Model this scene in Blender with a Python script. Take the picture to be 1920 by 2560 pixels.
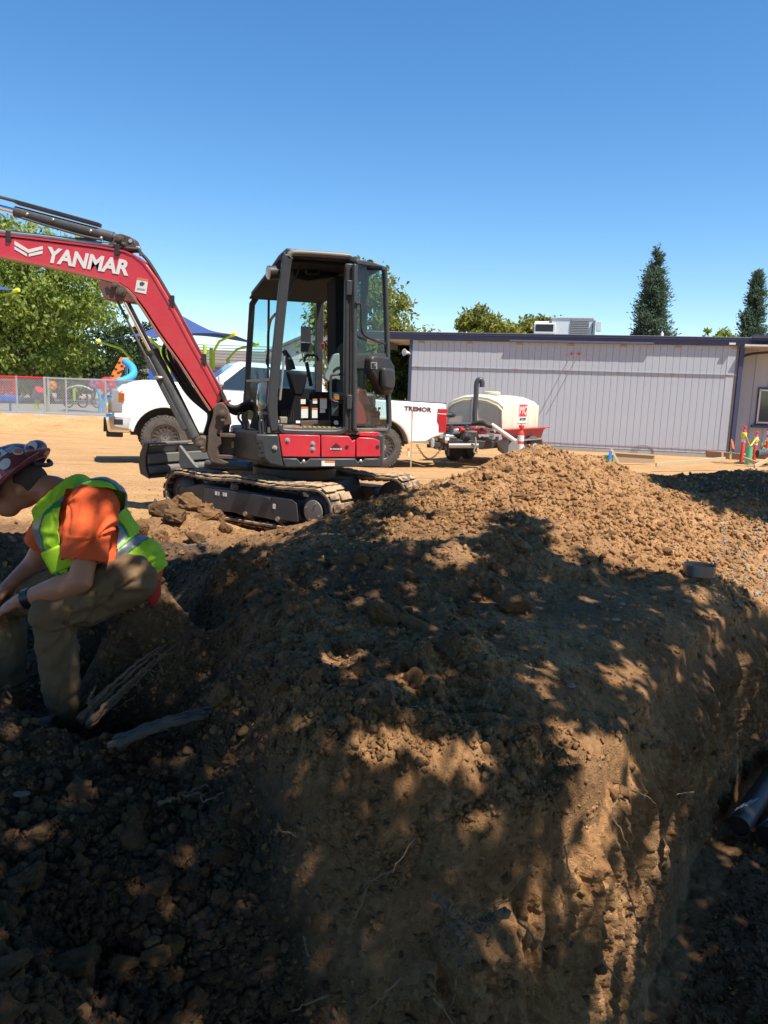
import bpy, bmesh, math, random
import numpy as np
from mathutils import Vector, Matrix, Quaternion
random.seed(7); RNG = np.random.default_rng(11)
for o in list(bpy.data.objects): bpy.data.objects.remove(o)
scene = bpy.context.scene
COL = scene.collection

# ---------------------------------------------------------------- camera, sky, sun, exposure
FPX = 1900.0; PITCH = math.radians(9.0); ROLL = math.radians(2.0); EYE = np.array([0.0, 0.0, 1.5])
_fw = np.array([0, math.cos(PITCH), -math.sin(PITCH)]); _u0 = np.array([0, math.sin(PITCH), math.cos(PITCH)]); _r0 = np.array([1.0, 0, 0])
_R = _r0*math.cos(ROLL) + _u0*math.sin(ROLL); _U = -_r0*math.sin(ROLL) + _u0*math.cos(ROLL)
cam = bpy.data.cameras.new('camera'); camo = bpy.data.objects.new('camera', cam); COL.objects.link(camo)
cam.sensor_fit = 'VERTICAL'; cam.sensor_height = 36.0; cam.lens = FPX/2560*36.0
cam.clip_start = 0.05; cam.clip_end = 6000
camo.matrix_world = Matrix(((_R[0], _U[0], -_fw[0], 0), (_R[1], _U[1], -_fw[1], 0), (_R[2], _U[2], -_fw[2], 1.5), (0, 0, 0, 1)))
scene.camera = camo

LDIR = np.array([-0.38, 0.36, -1.0]); LDIR /= np.linalg.norm(LDIR)      # the way sunlight travels
world = bpy.data.worlds.new('World'); scene.world = world; world.use_nodes = True
nt = world.node_tree; bg = nt.nodes['Background']
sky = nt.nodes.new('ShaderNodeTexSky'); sky.sky_type = 'NISHITA'; sky.sun_disc = False
sky.sun_elevation = math.asin(-LDIR[2]); sky.sun_rotation = math.atan2(-LDIR[0], -LDIR[1])
sky.altitude = 0; sky.air_density = 1.0; sky.dust_density = 0.0; sky.ozone_density = 3.4
hs = nt.nodes.new('ShaderNodeHueSaturation'); hs.inputs['Saturation'].default_value = 1.25; nt.links.new(sky.outputs[0], hs.inputs['Color']); nt.links.new(hs.outputs[0], bg.inputs[0]); bg.inputs[1].default_value = 0.115
sun = bpy.data.lights.new('sun', 'SUN'); sun.energy = 5.0; sun.angle = math.radians(0.53); sun.color = (1.0, 0.94, 0.84)
suno = bpy.data.objects.new('sun', sun); COL.objects.link(suno); suno.location = (8, -8, 20)
suno.rotation_euler = Vector(LDIR).to_track_quat('-Z', 'Y').to_euler()
scene.render.engine = 'CYCLES'
scene.view_settings.view_transform = 'Standard'; scene.view_settings.look = 'None'
scene.view_settings.gamma = 1.0; scene.view_settings.use_curve_mapping = False
scene.view_settings.exposure = 0.66
scene.cycles.max_bounces = 6; scene.cycles.transparent_max_bounces = 12

# ---------------------------------------------------------------- survey helpers: sight line -> real point
def ray(x, y): return _fw + _R*((x-960)/FPX) - _U*((y-1280)/FPX)
def at_y(x, y, Y): d = ray(x, y); return EYE + d*(Y/d[1])
def at_z(x, y, z): d = ray(x, y); return EYE + d*((z-1.5)/d[2])
def on_plane(x, y, p0, n): d = ray(x, y); return EYE + d*(np.dot(np.array(p0)-EYE, n)/np.dot(d, n))
def project(P):
    v = np.asarray(P) - EYE; D = v@_fw
    return 960 + FPX*(v@_R)/D, 1280 - FPX*(v@_U)/D

# ---------------------------------------------------------------- vector noise
def _h2(ix, iy, s):
    n = (ix.astype(np.int64)*374761393 + iy.astype(np.int64)*668265263 + s*974711) & 0x7fffffff
    n = ((n ^ (n >> 13))*1274126177) & 0x7fffffff
    return ((n ^ (n >> 16)) & 0xffff)/65535.0
def vnoise(x, y, s=0):
    x = np.asarray(x, float); y = np.asarray(y, float)
    ix = np.floor(x); iy = np.floor(y); fx = x-ix; fy = y-iy
    fx = fx*fx*(3-2*fx); fy = fy*fy*(3-2*fy)
    a = _h2(ix, iy, s); b = _h2(ix+1, iy, s); c = _h2(ix, iy+1, s); d = _h2(ix+1, iy+1, s)
    return (a+(b-a)*fx)*(1-fy) + (c+(d-c)*fx)*fy - 0.5
def fbm(x, y, s=0, oct=4, lac=2.03, g=0.5):
    r = 0; a = 1.0
    for i in range(oct):
        r = r + a*vnoise(x, y, s+i*17); x = x*lac+3.1; y = y*lac+1.7; a *= g
    return r
def lumps(x, y, s=0):                                   # cellular bumps, 0..1, like touching clods
    ix = np.floor(x); iy = np.floor(y); best = np.full(np.shape(x), 9.0)
    for dx in (-1, 0, 1):
        for dy in (-1, 0, 1):
            cx = ix+dx; cy = iy+dy
            px = cx+0.5+0.8*(_h2(cx, cy, s)-0.5); py = cy+0.5+0.8*(_h2(cx, cy, s+5)-0.5)
            best = np.minimum(best, ((x-px)**2+(y-py)**2)/(0.35+0.9*_h2(cx, cy, s+9)))
    return np.sqrt(np.clip(1-best*1.3, 0, 1))
def sstep(a, b, x): t = np.clip((x-a)/(b-a), 0, 1); return t*t*(3-2*t)

# ---------------------------------------------------------------- materials
MAT = {}
def mat(name, col, rough=0.6, metal=0.0, var=0.12, vscale=6.0, bump=0.0, bscale=40.0, dust=0.0, spec=0.5, coat=0.0, trans=0.0, streak=None, sub=0.0, dustcol=(0.42, 0.28, 0.16)):
    if name in MAT: return MAT[name]
    m = bpy.data.materials.new(name); m.use_nodes = True; MAT[name] = m
    n = m.node_tree.nodes; l = m.node_tree.links; b = n['Principled BSDF']
    b.inputs['Roughness'].default_value = rough; b.inputs['Metallic'].default_value = metal
    b.inputs['Specular IOR Level'].default_value = spec; b.inputs['Coat Weight'].default_value = coat
    b.inputs['Coat Roughness'].default_value = 0.08
    if trans: b.inputs['Transmission Weight'].default_value = trans; b.inputs['IOR'].default_value = 1.45
    tc = n.new('ShaderNodeTexCoord'); src = tc.outputs['Object']
    if streak:
        mp = n.new('ShaderNodeMapping'); mp.inputs['Scale'].default_value = streak; l.new(src, mp.inputs[0]); src = mp.outputs[0]
    nz = n.new('ShaderNodeTexNoise'); nz.inputs['Scale'].default_value = vscale; nz.inputs['Detail'].default_value = 5; nz.inputs['Roughness'].default_value = 0.65
    l.new(src, nz.inputs['Vector'])
    mx = n.new('ShaderNodeMix'); mx.data_type = 'RGBA'
    c = np.array(col)
    mx.inputs[6].default_value = (*np.clip(c*(1-var*1.6), 0, 1), 1); mx.inputs[7].default_value = (*np.clip(c*(1+var*1.6), 0, 1), 1)
    l.new(nz.outputs['Fac'], mx.inputs[0]); out = mx.outputs[2]
    if dust:
        geo = n.new('ShaderNodeNewGeometry'); sx = n.new('ShaderNodeSeparateXYZ'); l.new(geo.outputs['Normal'], sx.inputs[0])
        mr = n.new('ShaderNodeMapRange'); mr.inputs[1].default_value = -0.3; mr.inputs[2].default_value = 1.0; mr.inputs[3].default_value = 0.25; mr.inputs[4].default_value = 1.0
        l.new(sx.outputs[2], mr.inputs[0])
        n2 = n.new('ShaderNodeTexNoise'); n2.inputs['Scale'].default_value = 9; n2.inputs['Detail'].default_value = 6; n2.inputs['Roughness'].default_value = 0.7; l.new(tc.outputs['Object'], n2.inputs['Vector'])
        r2 = n.new('ShaderNodeMapRange'); r2.inputs[1].default_value = 0.35; r2.inputs[2].default_value = 0.75; l.new(n2.outputs['Fac'], r2.inputs[0])
        mu = n.new('ShaderNodeMath'); mu.operation = 'MULTIPLY'; l.new(mr.outputs[0], mu.inputs[0]); l.new(r2.outputs[0], mu.inputs[1])
        m3 = n.new('ShaderNodeMath'); m3.operation = 'MULTIPLY'; l.new(mu.outputs[0], m3.inputs[0]); m3.inputs[1].default_value = dust
        dx = n.new('ShaderNodeMix'); dx.data_type = 'RGBA'; dx.inputs[7].default_value = (*dustcol, 1)
        l.new(out, dx.inputs[6]); l.new(m3.outputs[0], dx.inputs[0]); out = dx.outputs[2]
        ra = n.new('ShaderNodeMath'); ra.operation = 'MULTIPLY_ADD'; ra.inputs[1].default_value = 0.5; ra.inputs[2].default_value = rough; ra.use_clamp = True
        l.new(m3.outputs[0], ra.inputs[0]); l.new(ra.outputs[0], b.inputs['Roughness'])
    l.new(out, b.inputs['Base Color'])
    if bump:
        n4 = n.new('ShaderNodeTexNoise'); n4.inputs['Scale'].default_value = bscale; n4.inputs['Detail'].default_value = 6; n4.inputs['Roughness'].default_value = 0.7; l.new(src, n4.inputs['Vector'])
        bp = n.new('ShaderNodeBump'); bp.inputs['Strength'].default_value = bump; bp.inputs['Distance'].default_value = 0.02
        l.new(n4.outputs['Fac'], bp.inputs['Height']); l.new(bp.outputs[0], b.inputs['Normal'])
    return m
def glass(name, col, alpha, rough=0.03):                # thin tinted sheet glass
    if name in MAT: return MAT[name]
    m = bpy.data.materials.new(name); m.use_nodes = True; MAT[name] = m
    n = m.node_tree.nodes; l = m.node_tree.links; out = n['Material Output']; n.remove(n['Principled BSDF'])
    t = n.new('ShaderNodeBsdfTransparent'); t.inputs[0].default_value = (*col, 1)
    g = n.new('ShaderNodeBsdfGlossy'); g.inputs['Roughness'].default_value = rough
    d = n.new('ShaderNodeBsdfDiffuse'); d.inputs[0].default_value = (0.30, 0.27, 0.20, 1)
    fr = n.new('ShaderNodeFresnel'); fr.inputs[0].default_value = 1.5
    nz = n.new('ShaderNodeTexNoise'); nz.inputs['Scale'].default_value = 5; nz.inputs['Detail'].default_value = 6
    mr = n.new('ShaderNodeMapRange'); mr.inputs[1].default_value = 0.3; mr.inputs[2].default_value = 0.8; mr.inputs[3].default_value = alpha*0.6; mr.inputs[4].default_value = alpha*1.5
    l.new(nz.outputs['Fac'], mr.inputs[0])
    a = n.new('ShaderNodeMixShader'); l.new(mr.outputs[0], a.inputs[0]); l.new(t.outputs[0], a.inputs[1]); l.new(d.outputs[0], a.inputs[2])
    b = n.new('ShaderNodeMixShader'); gq = n.new('ShaderNodeNewGeometry'); iv = n.new('ShaderNodeMath'); iv.operation = 'SUBTRACT'; iv.inputs[0].default_value = 1; l.new(gq.outputs['Backfacing'], iv.inputs[1]); fm = n.new('ShaderNodeMath'); fm.operation = 'MULTIPLY'; l.new(fr.outputs[0], fm.inputs[0]); l.new(iv.outputs[0], fm.inputs[1]); l.new(fm.outputs[0], b.inputs[0]); l.new(a.outputs[0], b.inputs[1]); l.new(g.outputs[0], b.inputs[2])
    l.new(b.outputs[0], out.inputs[0]); return m

# ---------------------------------------------------------------- mesh building
def V(*a): return np.array(a, float)
def nrm(v): v = np.asarray(v, float); return v/np.linalg.norm(v)
class Fr:                                               # a local frame: origin, forward, left, up
    def __init__(s, o, fwd, up=(0, 0, 1)):
        s.o = np.array(o, float); s.x = nrm(fwd); u = np.array(up, float); s.y = nrm(np.cross(u, s.x)); s.z = np.cross(s.x, s.y)
    def __call__(s, x, y, z): return s.o + s.x*x + s.y*y + s.z*z
    def d(s, x, y, z): return s.x*x + s.y*y + s.z*z
WORLD = Fr((0, 0, 0), (1, 0, 0))
class MB:
    def __init__(s): s.v = []; s.f = []
    def add(s, vs, fs):
        k = len(s.v); s.v += [tuple(p) for p in vs]; s.f += [tuple(i+k for i in f) for f in fs]; return s
    def box(s, c, size, fr=WORLD):
        hx, hy, hz = [q/2 for q in size]
        vs = [fr(c[0]+a*hx, c[1]+b*hy, c[2]+d*hz) for d in (-1, 1) for b in (-1, 1) for a in (-1, 1)]
        return s.add(vs, [(0, 2, 3, 1), (4, 5, 7, 6), (0, 1, 5, 4), (2, 6, 7, 3), (0, 4, 6, 2), (1, 3, 7, 5)])
    def prism(s, pts, vec):                             # planar outline extruded by vec
        n = len(pts); vec = np.array(vec, float); P = [np.array(p, float) for p in pts]
        nn = sum(np.cross(P[i]-P[0], P[(i+1) % n]-P[0]) for i in range(n))
        if np.dot(nn, vec) > 0: P = P[::-1]
        vs = P + [p+vec for p in P]
        fs = [tuple(range(n)), tuple(range(2*n-1, n-1, -1))] + [(i, i+n, (i+1) % n+n, (i+1) % n) for i in range(n)]
        fs = [fs[0], fs[1]] + [f[::-1] for f in fs[2:]]
        fs = [f[::-1] for f in fs]
        return s.add(vs, [f[::-1] for f in fs])
    def tube(s, pts, r, n=10, caps=True, flat=None):
        P = [np.array(p, float) for p in pts]; m = len(P); rs = r if hasattr(r, '__len__') else [r]*m
        ts = [nrm(P[min(i+1, m-1)]-P[max(i-1, 0)]) for i in range(m)]
        a = np.array((0, 0, 1.0)) if abs(ts[0][2]) < 0.9 else np.array((1.0, 0, 0))
        u = nrm(np.cross(ts[0], a)); vs = []
        for i in range(m):
            u = nrm(u-ts[i]*np.dot(u, ts[i])); w = np.cross(ts[i], u)
            for k in range(n):
                q = 2*math.pi*k/n; vs.append(P[i]+(u*math.cos(q)+w*math.sin(q))*rs[i])
        fs = [(i*n+k, i*n+(k+1) % n, (i+1)*n+(k+1) % n, (i+1)*n+k) for i in range(m-1) for k in range(n)]
        if caps: fs += [tuple(range(n-1, -1, -1)), tuple(range((m-1)*n, m*n))]
        return s.add(vs, fs)
    def cyl(s, a, b, r, n=18, r2=None): return s.tube([a, b], [r, r if r2 is None else r2], n)
    def beam(s, pts, w, d, nvec):                       # rectangular section swept along pts; w across, d along nvec
        P = [np.array(p, float) for p in pts]; m = len(P); nv = nrm(nvec); vs = []
        for i in range(m):
            if i == 0: t = nrm(P[1]-P[0]); k = 1
            elif i == m-1: t = nrm(P[-1]-P[-2]); k = 1
            else:
                t1 = nrm(P[i]-P[i-1]); t2 = nrm(P[i+1]-P[i]); t = nrm(t1+t2); k = 1/max(0.5, np.dot(t, t1))
            sd = nrm(np.cross(t, nv))*w/2*k
            vs += [P[i]-sd-nv*d/2, P[i]+sd-nv*d/2, P[i]+sd+nv*d/2, P[i]-sd+nv*d/2]
        fs = [(i*4+k, i*4+(k+1) % 4, i*4+4+(k+1) % 4, i*4+4+k) for i in range(m-1) for k in range(4)]
        fs += [(3, 2, 1, 0), tuple(4*(m-1)+k for k in range(4))]
        return s.add(vs, fs)
    def lathe(s, prof, o, ax, n=20):                    # prof: (radius, height along ax)
        ax = nrm(ax); a = np.array((0, 0, 1.0)) if abs(ax[2]) < 0.9 else np.array((1.0, 0, 0)); u = nrm(np.cross(ax, a)); w = np.cross(ax, u); o = np.array(o, float)
        vs = [o+ax*h+(u*math.cos(2*math.pi*k/n)+w*math.sin(2*math.pi*k/n))*max(r, 1e-4) for r, h in prof for k in range(n)]
        m = len(prof)
        fs = [(i*n+k, i*n+(k+1) % n, (i+1)*n+(k+1) % n, (i+1)*n+k) for i in range(m-1) for k in range(n)]
        fs += [tuple(range(n-1, -1, -1)), tuple(range((m-1)*n, m*n))]
        return s.add(vs, fs)
    def quad(s, a, b, c, d): return s.add([a, b, c, d], [(0, 1, 2, 3)])
    def ell(s, c, rad, fr=WORLD, n=14, m=9):
        vs = []; fs = []
        for i in range(m+1):
            t = math.pi*i/m
            for k in range(n):
                q = 2*math.pi*k/n
                vs.append(fr(c[0]+rad[0]*math.sin(t)*math.cos(q), c[1]+rad[1]*math.sin(t)*math.sin(q), c[2]+rad[2]*math.cos(t)))
        for i in range(m):
            for k in range(n): fs.append((i*n+k, (i+1)*n+k, (i+1)*n+(k+1) % n, i*n+(k+1) % n))
        return s.add(vs, fs)
    def sheet(s, g, nu, nv):                            # g: flat list of nu*nv points
        return s.add(g, [(j*nu+i, j*nu+i+1, (j+1)*nu+i+1, (j+1)*nu+i) for j in range(nv-1) for i in range(nu-1)])
    def build(s, name, m, parent=None, label=None, bev=0, smooth=40, seg=2, solid=0):
        me = bpy.data.meshes.new(name); off = np.array(parent.matrix_world.translation if parent is not None else (0, 0, 0)) if parent is None else wloc(parent)
        me.from_pydata([tuple(np.array(p)-off) for p in s.v], [], s.f)
        bm = bmesh.new(); bm.from_mesh(me); bmesh.ops.recalc_face_normals(bm, faces=bm.faces) if not solid else None; bm.to_mesh(me); bm.free()
        return link(name, me, m, parent, label, bev, smooth, seg, solid)
def wloc(o):
    p = np.zeros(3)
    while o is not None: p = p + np.array(o.location); o = o.parent
    return p
def link(name, me, m, parent=None, label=None, bev=0, smooth=40, seg=2, solid=0):
    if m is not None: me.materials.append(m)
    o = bpy.data.objects.new(name, me); COL.objects.link(o)
    if parent is not None: o.parent = parent
    if label: o['label'] = label
    if smooth:
        me.shade_smooth()
        try: me.set_sharp_from_angle(angle=math.radians(smooth))
        except Exception: pass
    if solid: md = o.modifiers.new('thickness', 'SOLIDIFY'); md.thickness = solid; md.offset = 0
    if bev: md = o.modifiers.new('bevel', 'BEVEL'); md.width = bev; md.segments = seg; md.limit_method = 'ANGLE'; md.angle_limit = math.radians(35); md.harden_normals = False
    return o
def tag(o, label, cat, group=None):
    o['label'] = label; o['category'] = cat
    if group: o['group'] = group
    return o
def thing(name, label, cat, loc, group=None):
    o = bpy.data.objects.new(name, None); COL.objects.link(o); o.location = tuple(loc); o.empty_display_size = 0.1
    return tag(o, label, cat, group)
def structure(o): o['kind'] = 'structure'; return o
def stuff(o): o['kind'] = 'stuff'; return o
def text_mesh(body, size, o, right, up, depth=0.003, shear=0.0, bold=0.0, align='CENTER', sx=1.0):
    c = bpy.data.curves.new('t', 'FONT'); c.body = body; c.size = size; c.extrude = depth; c.shear = shear; c.offset = bold; c.align_x = align; c.align_y = 'CENTER'; c.resolution_u = 3
    t = bpy.data.objects.new('t', c); COL.objects.link(t); dg = bpy.context.evaluated_depsgraph_get()
    me = bpy.data.meshes.new_from_object(t.evaluated_get(dg)); bpy.data.objects.remove(t)
    right = nrm(right); up = nrm(up-right*np.dot(up, right)); nn = np.cross(right, up)
    vs = [tuple(np.array(o)+right*v.co.x*sx+up*v.co.y+nn*v.co.z) for v in me.vertices]; fs = [tuple(p.vertices) for p in me.polygons]
    bpy.data.meshes.remove(me); b = MB(); b.add(vs, fs); return b
def bez(pts, n=24):                                     # Catmull-Rom through points
    P = [np.array(p, float) for p in pts]; P = [2*P[0]-P[1]]+P+[2*P[-1]-P[-2]]; out = []
    k = max(2, n//(len(P)-3))
    for i in range(1, len(P)-2):
        for j in range(k):
            t = j/k; out.append(0.5*((2*P[i])+(-P[i-1]+P[i+1])*t+(2*P[i-1]-5*P[i]+4*P[i+1]-P[i+2])*t*t+(-P[i-1]+3*P[i]-3*P[i+1]+P[i+2])*t**3))
    out.append(P[-2]); return out

# ---------------------------------------------------------------- ground: surveyed spot heights, smooth surface through them
SPOTS = [  # image x, y of a spot on the earthwork and its height above the truck's standing level
 (1350,1112,1.0),(1290,1128,.97),(1430,1140,.93),(1250,1145,.93),(1180,1185,.82),(1100,1215,.75),(1000,1238,.69),(930,1255,.62),(870,1280,.57),(800,1320,.52),(720,1375,.48),(640,1405,.46),
 (1550,1175,.78),(1650,1200,.68),(1450,1250,.72),(1300,1250,.72),(1200,1280,.68),(1100,1300,.64),(980,1320,.60),(1550,1300,.60),(1650,1330,.50),(1450,1360,.56),(1300,1360,.60),(1150,1400,.56),(1000,1420,.53),(880,1420,.52),(1300,1440,.47),(1450,1440,.45),(1600,1420,.43),(1700,1400,.40),(1800,1380,.36),(1900,1440,.26),(1880,1340,.38),(1780,1184,.70),(1850,1180,.74),(1915,1186,.73),(1800,1250,.55),(1760,1300,.48),(1900,1260,.56),
 (750,1480,.49),(870,1540,.48),(1000,1530,.47),(1150,1500,.46),(1000,1620,.45),(880,1660,.45),(760,1620,.47),(700,1700,.45),(800,1800,.42),(950,1800,.42),(1100,1760,.41),(1100,1620,.43),(1250,1560,.42),(1400,1500,.42),(1250,1700,.40),(1400,1640,.39),(1550,1560,.39),(1650,1500,.40),(1760,1442,.41),(1820,1460,.38),(1500,1680,.37),(1350,1780,.38),(1200,1860,.38),(1000,1900,.39),(860,1900,.38),(1600,1620,.36),
 (620,1500,.44),(560,1560,.38),(500,1600,.30),(440,1640,.16),(600,1640,.40),(580,1710,.36),(520,1680,.24),(470,1720,.02),(560,1780,.28),(400,1790,-.16),(300,1720,-.10),(240,1780,-.14),(180,1790,-.12),(60,1760,-.06),(350,1760,-.15),(330,1620,.16),(370,1480,.56),(430,1480,.52),(520,1450,.48),(330,1500,.52),(300,1560,.36),(200,1680,-.06),
 (300,1845,.14),(200,1850,.16),(100,1825,.20),(0,1760,.26),(450,1850,.15),(520,1790,.24),(620,1900,.26),(560,2000,.06),(680,2000,.20),(640,2150,-.02),(720,2150,.10),(760,2300,-.04),(700,2400,-.20),(820,2450,-.16),
 (100,2000,.06),(300,2050,.02),(450,2100,-.02),(300,2250,-.08),(500,2300,-.12),(300,2450,-.2),(500,2480,-.24),(100,2250,-.04),(150,2400,-.12),(20,2440,.10),(60,2520,.12),(0,2350,.04)]
FIXED = [  # x, y, z beyond and around the earthwork
 (-1.72,6.35,.44),(-1.5,6.2,.42),(-1.95,6.0,.38),(-1.35,5.9,.36),(-1.27,3.06,-.06),(-1.0,3.12,-.10),(-1.5,3.1,-.04),(-1.75,3.3,-.02),
 (-1.24,6.5,.22),(-2.1,6.2,.26),(-1.6,5.6,.28),(-1.1,5.4,.30),(-.6,6.6,.24),(-2.6,5.2,.34),(-1.7,4.6,.44),(-1.0,4.4,.46),(-1.5,3.8,.50),(-2.2,4.2,.46),(-2.4,3.4,.42),(-3,3,.4),(-2.4,2.6,.3),(-2.1,3.3,.2),(-1.8,2.75,.14),(-1.8,2.2,.2),(-1.6,1.6,.1),
 (-4,5,.34),(-4,7,.24),(-2.5,8.0,.2),(-1,8.2,.2),(.2,7.6,.22),(.6,8.6,.2),(1.6,9.6,.2),(-2,10,.14),(1,11,.1),(3,10.6,.2),(4.9,8.6,.70),(5.4,9.3,.6),(4.4,7.2,.40),(4.4,10.2,.3),(3.6,6,.26),(5,6.4,.25),(6,10.6,.25),(6.5,7.5,.4),(-6,8,.2),(-5,11,.12),(4,12.5,.05),(7,12.5,.05),(0,13,.04),(9,9,.2),(8,6,.3),
 (-.5,1.0,-.3),(-1.2,.8,0),(-2.5,.6,.2),(-4,2,.3),(.6,1.2,.3),(1.6,2.4,.34),(2.4,3.4,.34),(3.4,4.2,.3),(5,5,.3),(2,1,.3),(4,2,.3),(6,3,.3)]
def ridge(x, y, s): return .5-np.abs(fbm(x, y, s, 4))*2
def zbase(x, y):
    z = np.interp(y, [-5, 2, 7, 10, 14.5, 16, 24, 30, 60], [.2, .2, .2, .14, -.02, -.10, -.2, -.2, -.2])
    play = sstep(-3, -7, x)*sstep(24.9, 26.0, y)
    return z*(1-play) + .34*play
_P = np.array([at_z(a, b, c) for a, b, c in SPOTS] + [V(*p) for p in FIXED])
def _tps(r2): return r2*np.log(np.maximum(r2, 1e-9))*0.5
def _fit(P):
    n = len(P); d2 = ((P[:, None, :2]-P[None, :, :2])**2).sum(-1); A = np.zeros((n+3, n+3)); A[:n, :n] = _tps(d2)+np.eye(n)*0.004
    A[:n, n] = 1; A[:n, n+1:] = P[:, :2]; A[n, :n] = 1; A[n+1:, :n] = P[:, :2].T
    return np.linalg.solve(A, np.concatenate([P[:, 2]-zbase(P[:, 0], P[:, 1]), np.zeros(3)]))
_W = _fit(_P)
KERF = np.array([(-.30,.6),(-.20,1.45),(-.06,1.78),(.12,1.95),(.36,2.04),(.62,2.2),(.98,2.66),(1.36,3.25),(1.79,3.87),(2.25,4.42),(2.9,4.95),(4.5,5.5),(7,6.0),(12,6.6)])   # lip of the trench, in plan
def kerf_dist(x, y):                                    # + on the trench side
    best = np.full(np.shape(x), 1e9); sg = np.zeros(np.shape(x))
    for a, b in zip(KERF[:-1], KERF[1:]):
        d = b-a; L2 = d@d; t = np.clip(((x-a[0])*d[0]+(y-a[1])*d[1])/L2, 0, 1)
        ex = x-a[0]-t*d[0]; ey = y-a[1]-t*d[1]; q = ex*ex+ey*ey; c = ex*d[1]-ey*d[0]
        up = q < best-1e-12; best = np.where(up, q, best); sg = np.where(up, np.sign(c), sg)
    return np.sqrt(best)*sg
def floor_z(x, y): return -.92 + .62*sstep(.75, -.3, x)*sstep(3.0, 1.6, y) + .03*fbm(x*2, y*2, 3)
def top_z(x, y):
    r = np.zeros(np.shape(x)); flat = x.ravel(); fy = y.ravel(); out = np.zeros(flat.shape)
    for i in range(0, len(flat), 60000):
        a = flat[i:i+60000]; b = fy[i:i+60000]
        d2 = (a[:, None]-_P[None, :, 0])**2+(b[:, None]-_P[None, :, 1])**2
        out[i:i+60000] = _tps(d2)@_W[:len(_P)] + _W[len(_P)] + a*_W[len(_P)+1] + b*_W[len(_P)+2]
    r = out.reshape(np.shape(x))
    w = sstep(13.5, 10.5, y)*sstep(-6.5, -4.5, x)*sstep(9.5, 7.5, x)*sstep(-1.5, 0.4, y)
    return zbase(x, y) + np.clip(r, -1, 1.2)*w
def loose(x, y):                                        # 1 on dug spoil, 0 on the driven site
    w = sstep(11.2, 8.8, y-0.5*fbm(x*.8, y*.8, 8))*sstep(-6, -4.5, x)
    hill = np.clip((top_z(x, y)-zbase(x, y)-.03)*9, 0, 1)
    churn = .9*sstep(7.3, 6.4, y+.5*fbm(x*1.5, y*1.5, 9))*sstep(-.2, -.8, x)
    return np.clip(w*np.maximum(np.maximum(hill, churn), sstep(6.2, 5.0, y)), 0, 1)
def nosew(x): return sstep(1.25, .55, x)
def height(x, y, fine=True):
    x = np.asarray(x, float); y = np.asarray(y, float)
    z = top_z(x, y); d = kerf_dist(x, y); near = (y < 14) & (np.abs(x) < 10)
    if fine:
        lo = loose(x, y); px, py = project_arr(x, y, z)
        pack = sstep(1180, 1330, px)*sstep(1440, 1500, py)*sstep(1900, 1700, py)             # trodden top of the block
        face = sstep(480, 600, px-0.24*(py-1700))*sstep(1700, 1800, py)*(d < .3)
        pitc = sstep(1780, 1860, py)*sstep(620, 520, px-0.24*(py-1850))
        a = lo*(1-.72*pack)*(1-.25*face)
        z = z + a*(.085*fbm(x*2.6, y*2.6, 1, 6, 2.1, .55) + .022*ridge(x*6, y*6, 2) + .016*lumps(x*9+.8*fbm(x*5, y*5, 6), y*9+.8*fbm(x*5, y*5, 9), 4)*(.3+1.6*pitc) + .012*ridge(x*15, y*15, 13) + .010*fbm(x*40, y*40, 7, 4, 2.1, .6))
        z = z + (1-lo)*(.018*fbm(x*.9, y*.9, 21, 3) + .012*fbm(x*1.2, y*7, 22, 4)*sstep(30, 6, y) + .010*fbm(x*6, y*6, 23, 3)*sstep(26, 6, y) + .008*lumps(x*9, y*9, 24)*sstep(12, 6, y))
        z = z + pack*(.008*fbm(x*25, y*25, 31, 4) + .012*fbm(x*5, y*5, 33, 3))
        z = z + face*lo*(.05*fbm(x*7, y*5, 41, 6, 2.1, .60)+.018*lumps(x*13+.5*fbm(x*7, y*7, 45), y*13, 46)+.012*ridge(x*24, y*24, 47))
        d = d + .05*fbm(x*5, y*5, 12, 4)*(np.abs(d) < 1)
    nw = nosew(x); z = z - (.13+.05*nw)*np.exp(-(np.minimum(d, 0)/(.20+.12*nw))**2)*(d < .4)*(y < 7)
    t = sstep(-.10, .11-.06*sstep(1.0, 1.7, x), d); fl = floor_z(x, y)
    if fine: fl = fl + .02*lumps(x*9, y*9, 51) + .012*lumps(x*22, y*22, 52)
    z = np.where(near, z + (np.minimum(fl, z)-z)*t, z)
    return z
def project_arr(x, y, z):
    vx = x; vy = y; vz = z-1.5; D = np.maximum(vx*_fw[0]+vy*_fw[1]+vz*_fw[2], .05)
    return 960+FPX*(vx*_R[0]+vy*_R[1]+vz*_R[2])/D, 1280-FPX*(vx*_U[0]+vy*_U[1]+vz*_U[2])/D
def gz(x, y): return float(height(np.array([x]), np.array([y]), False)[0])

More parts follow.
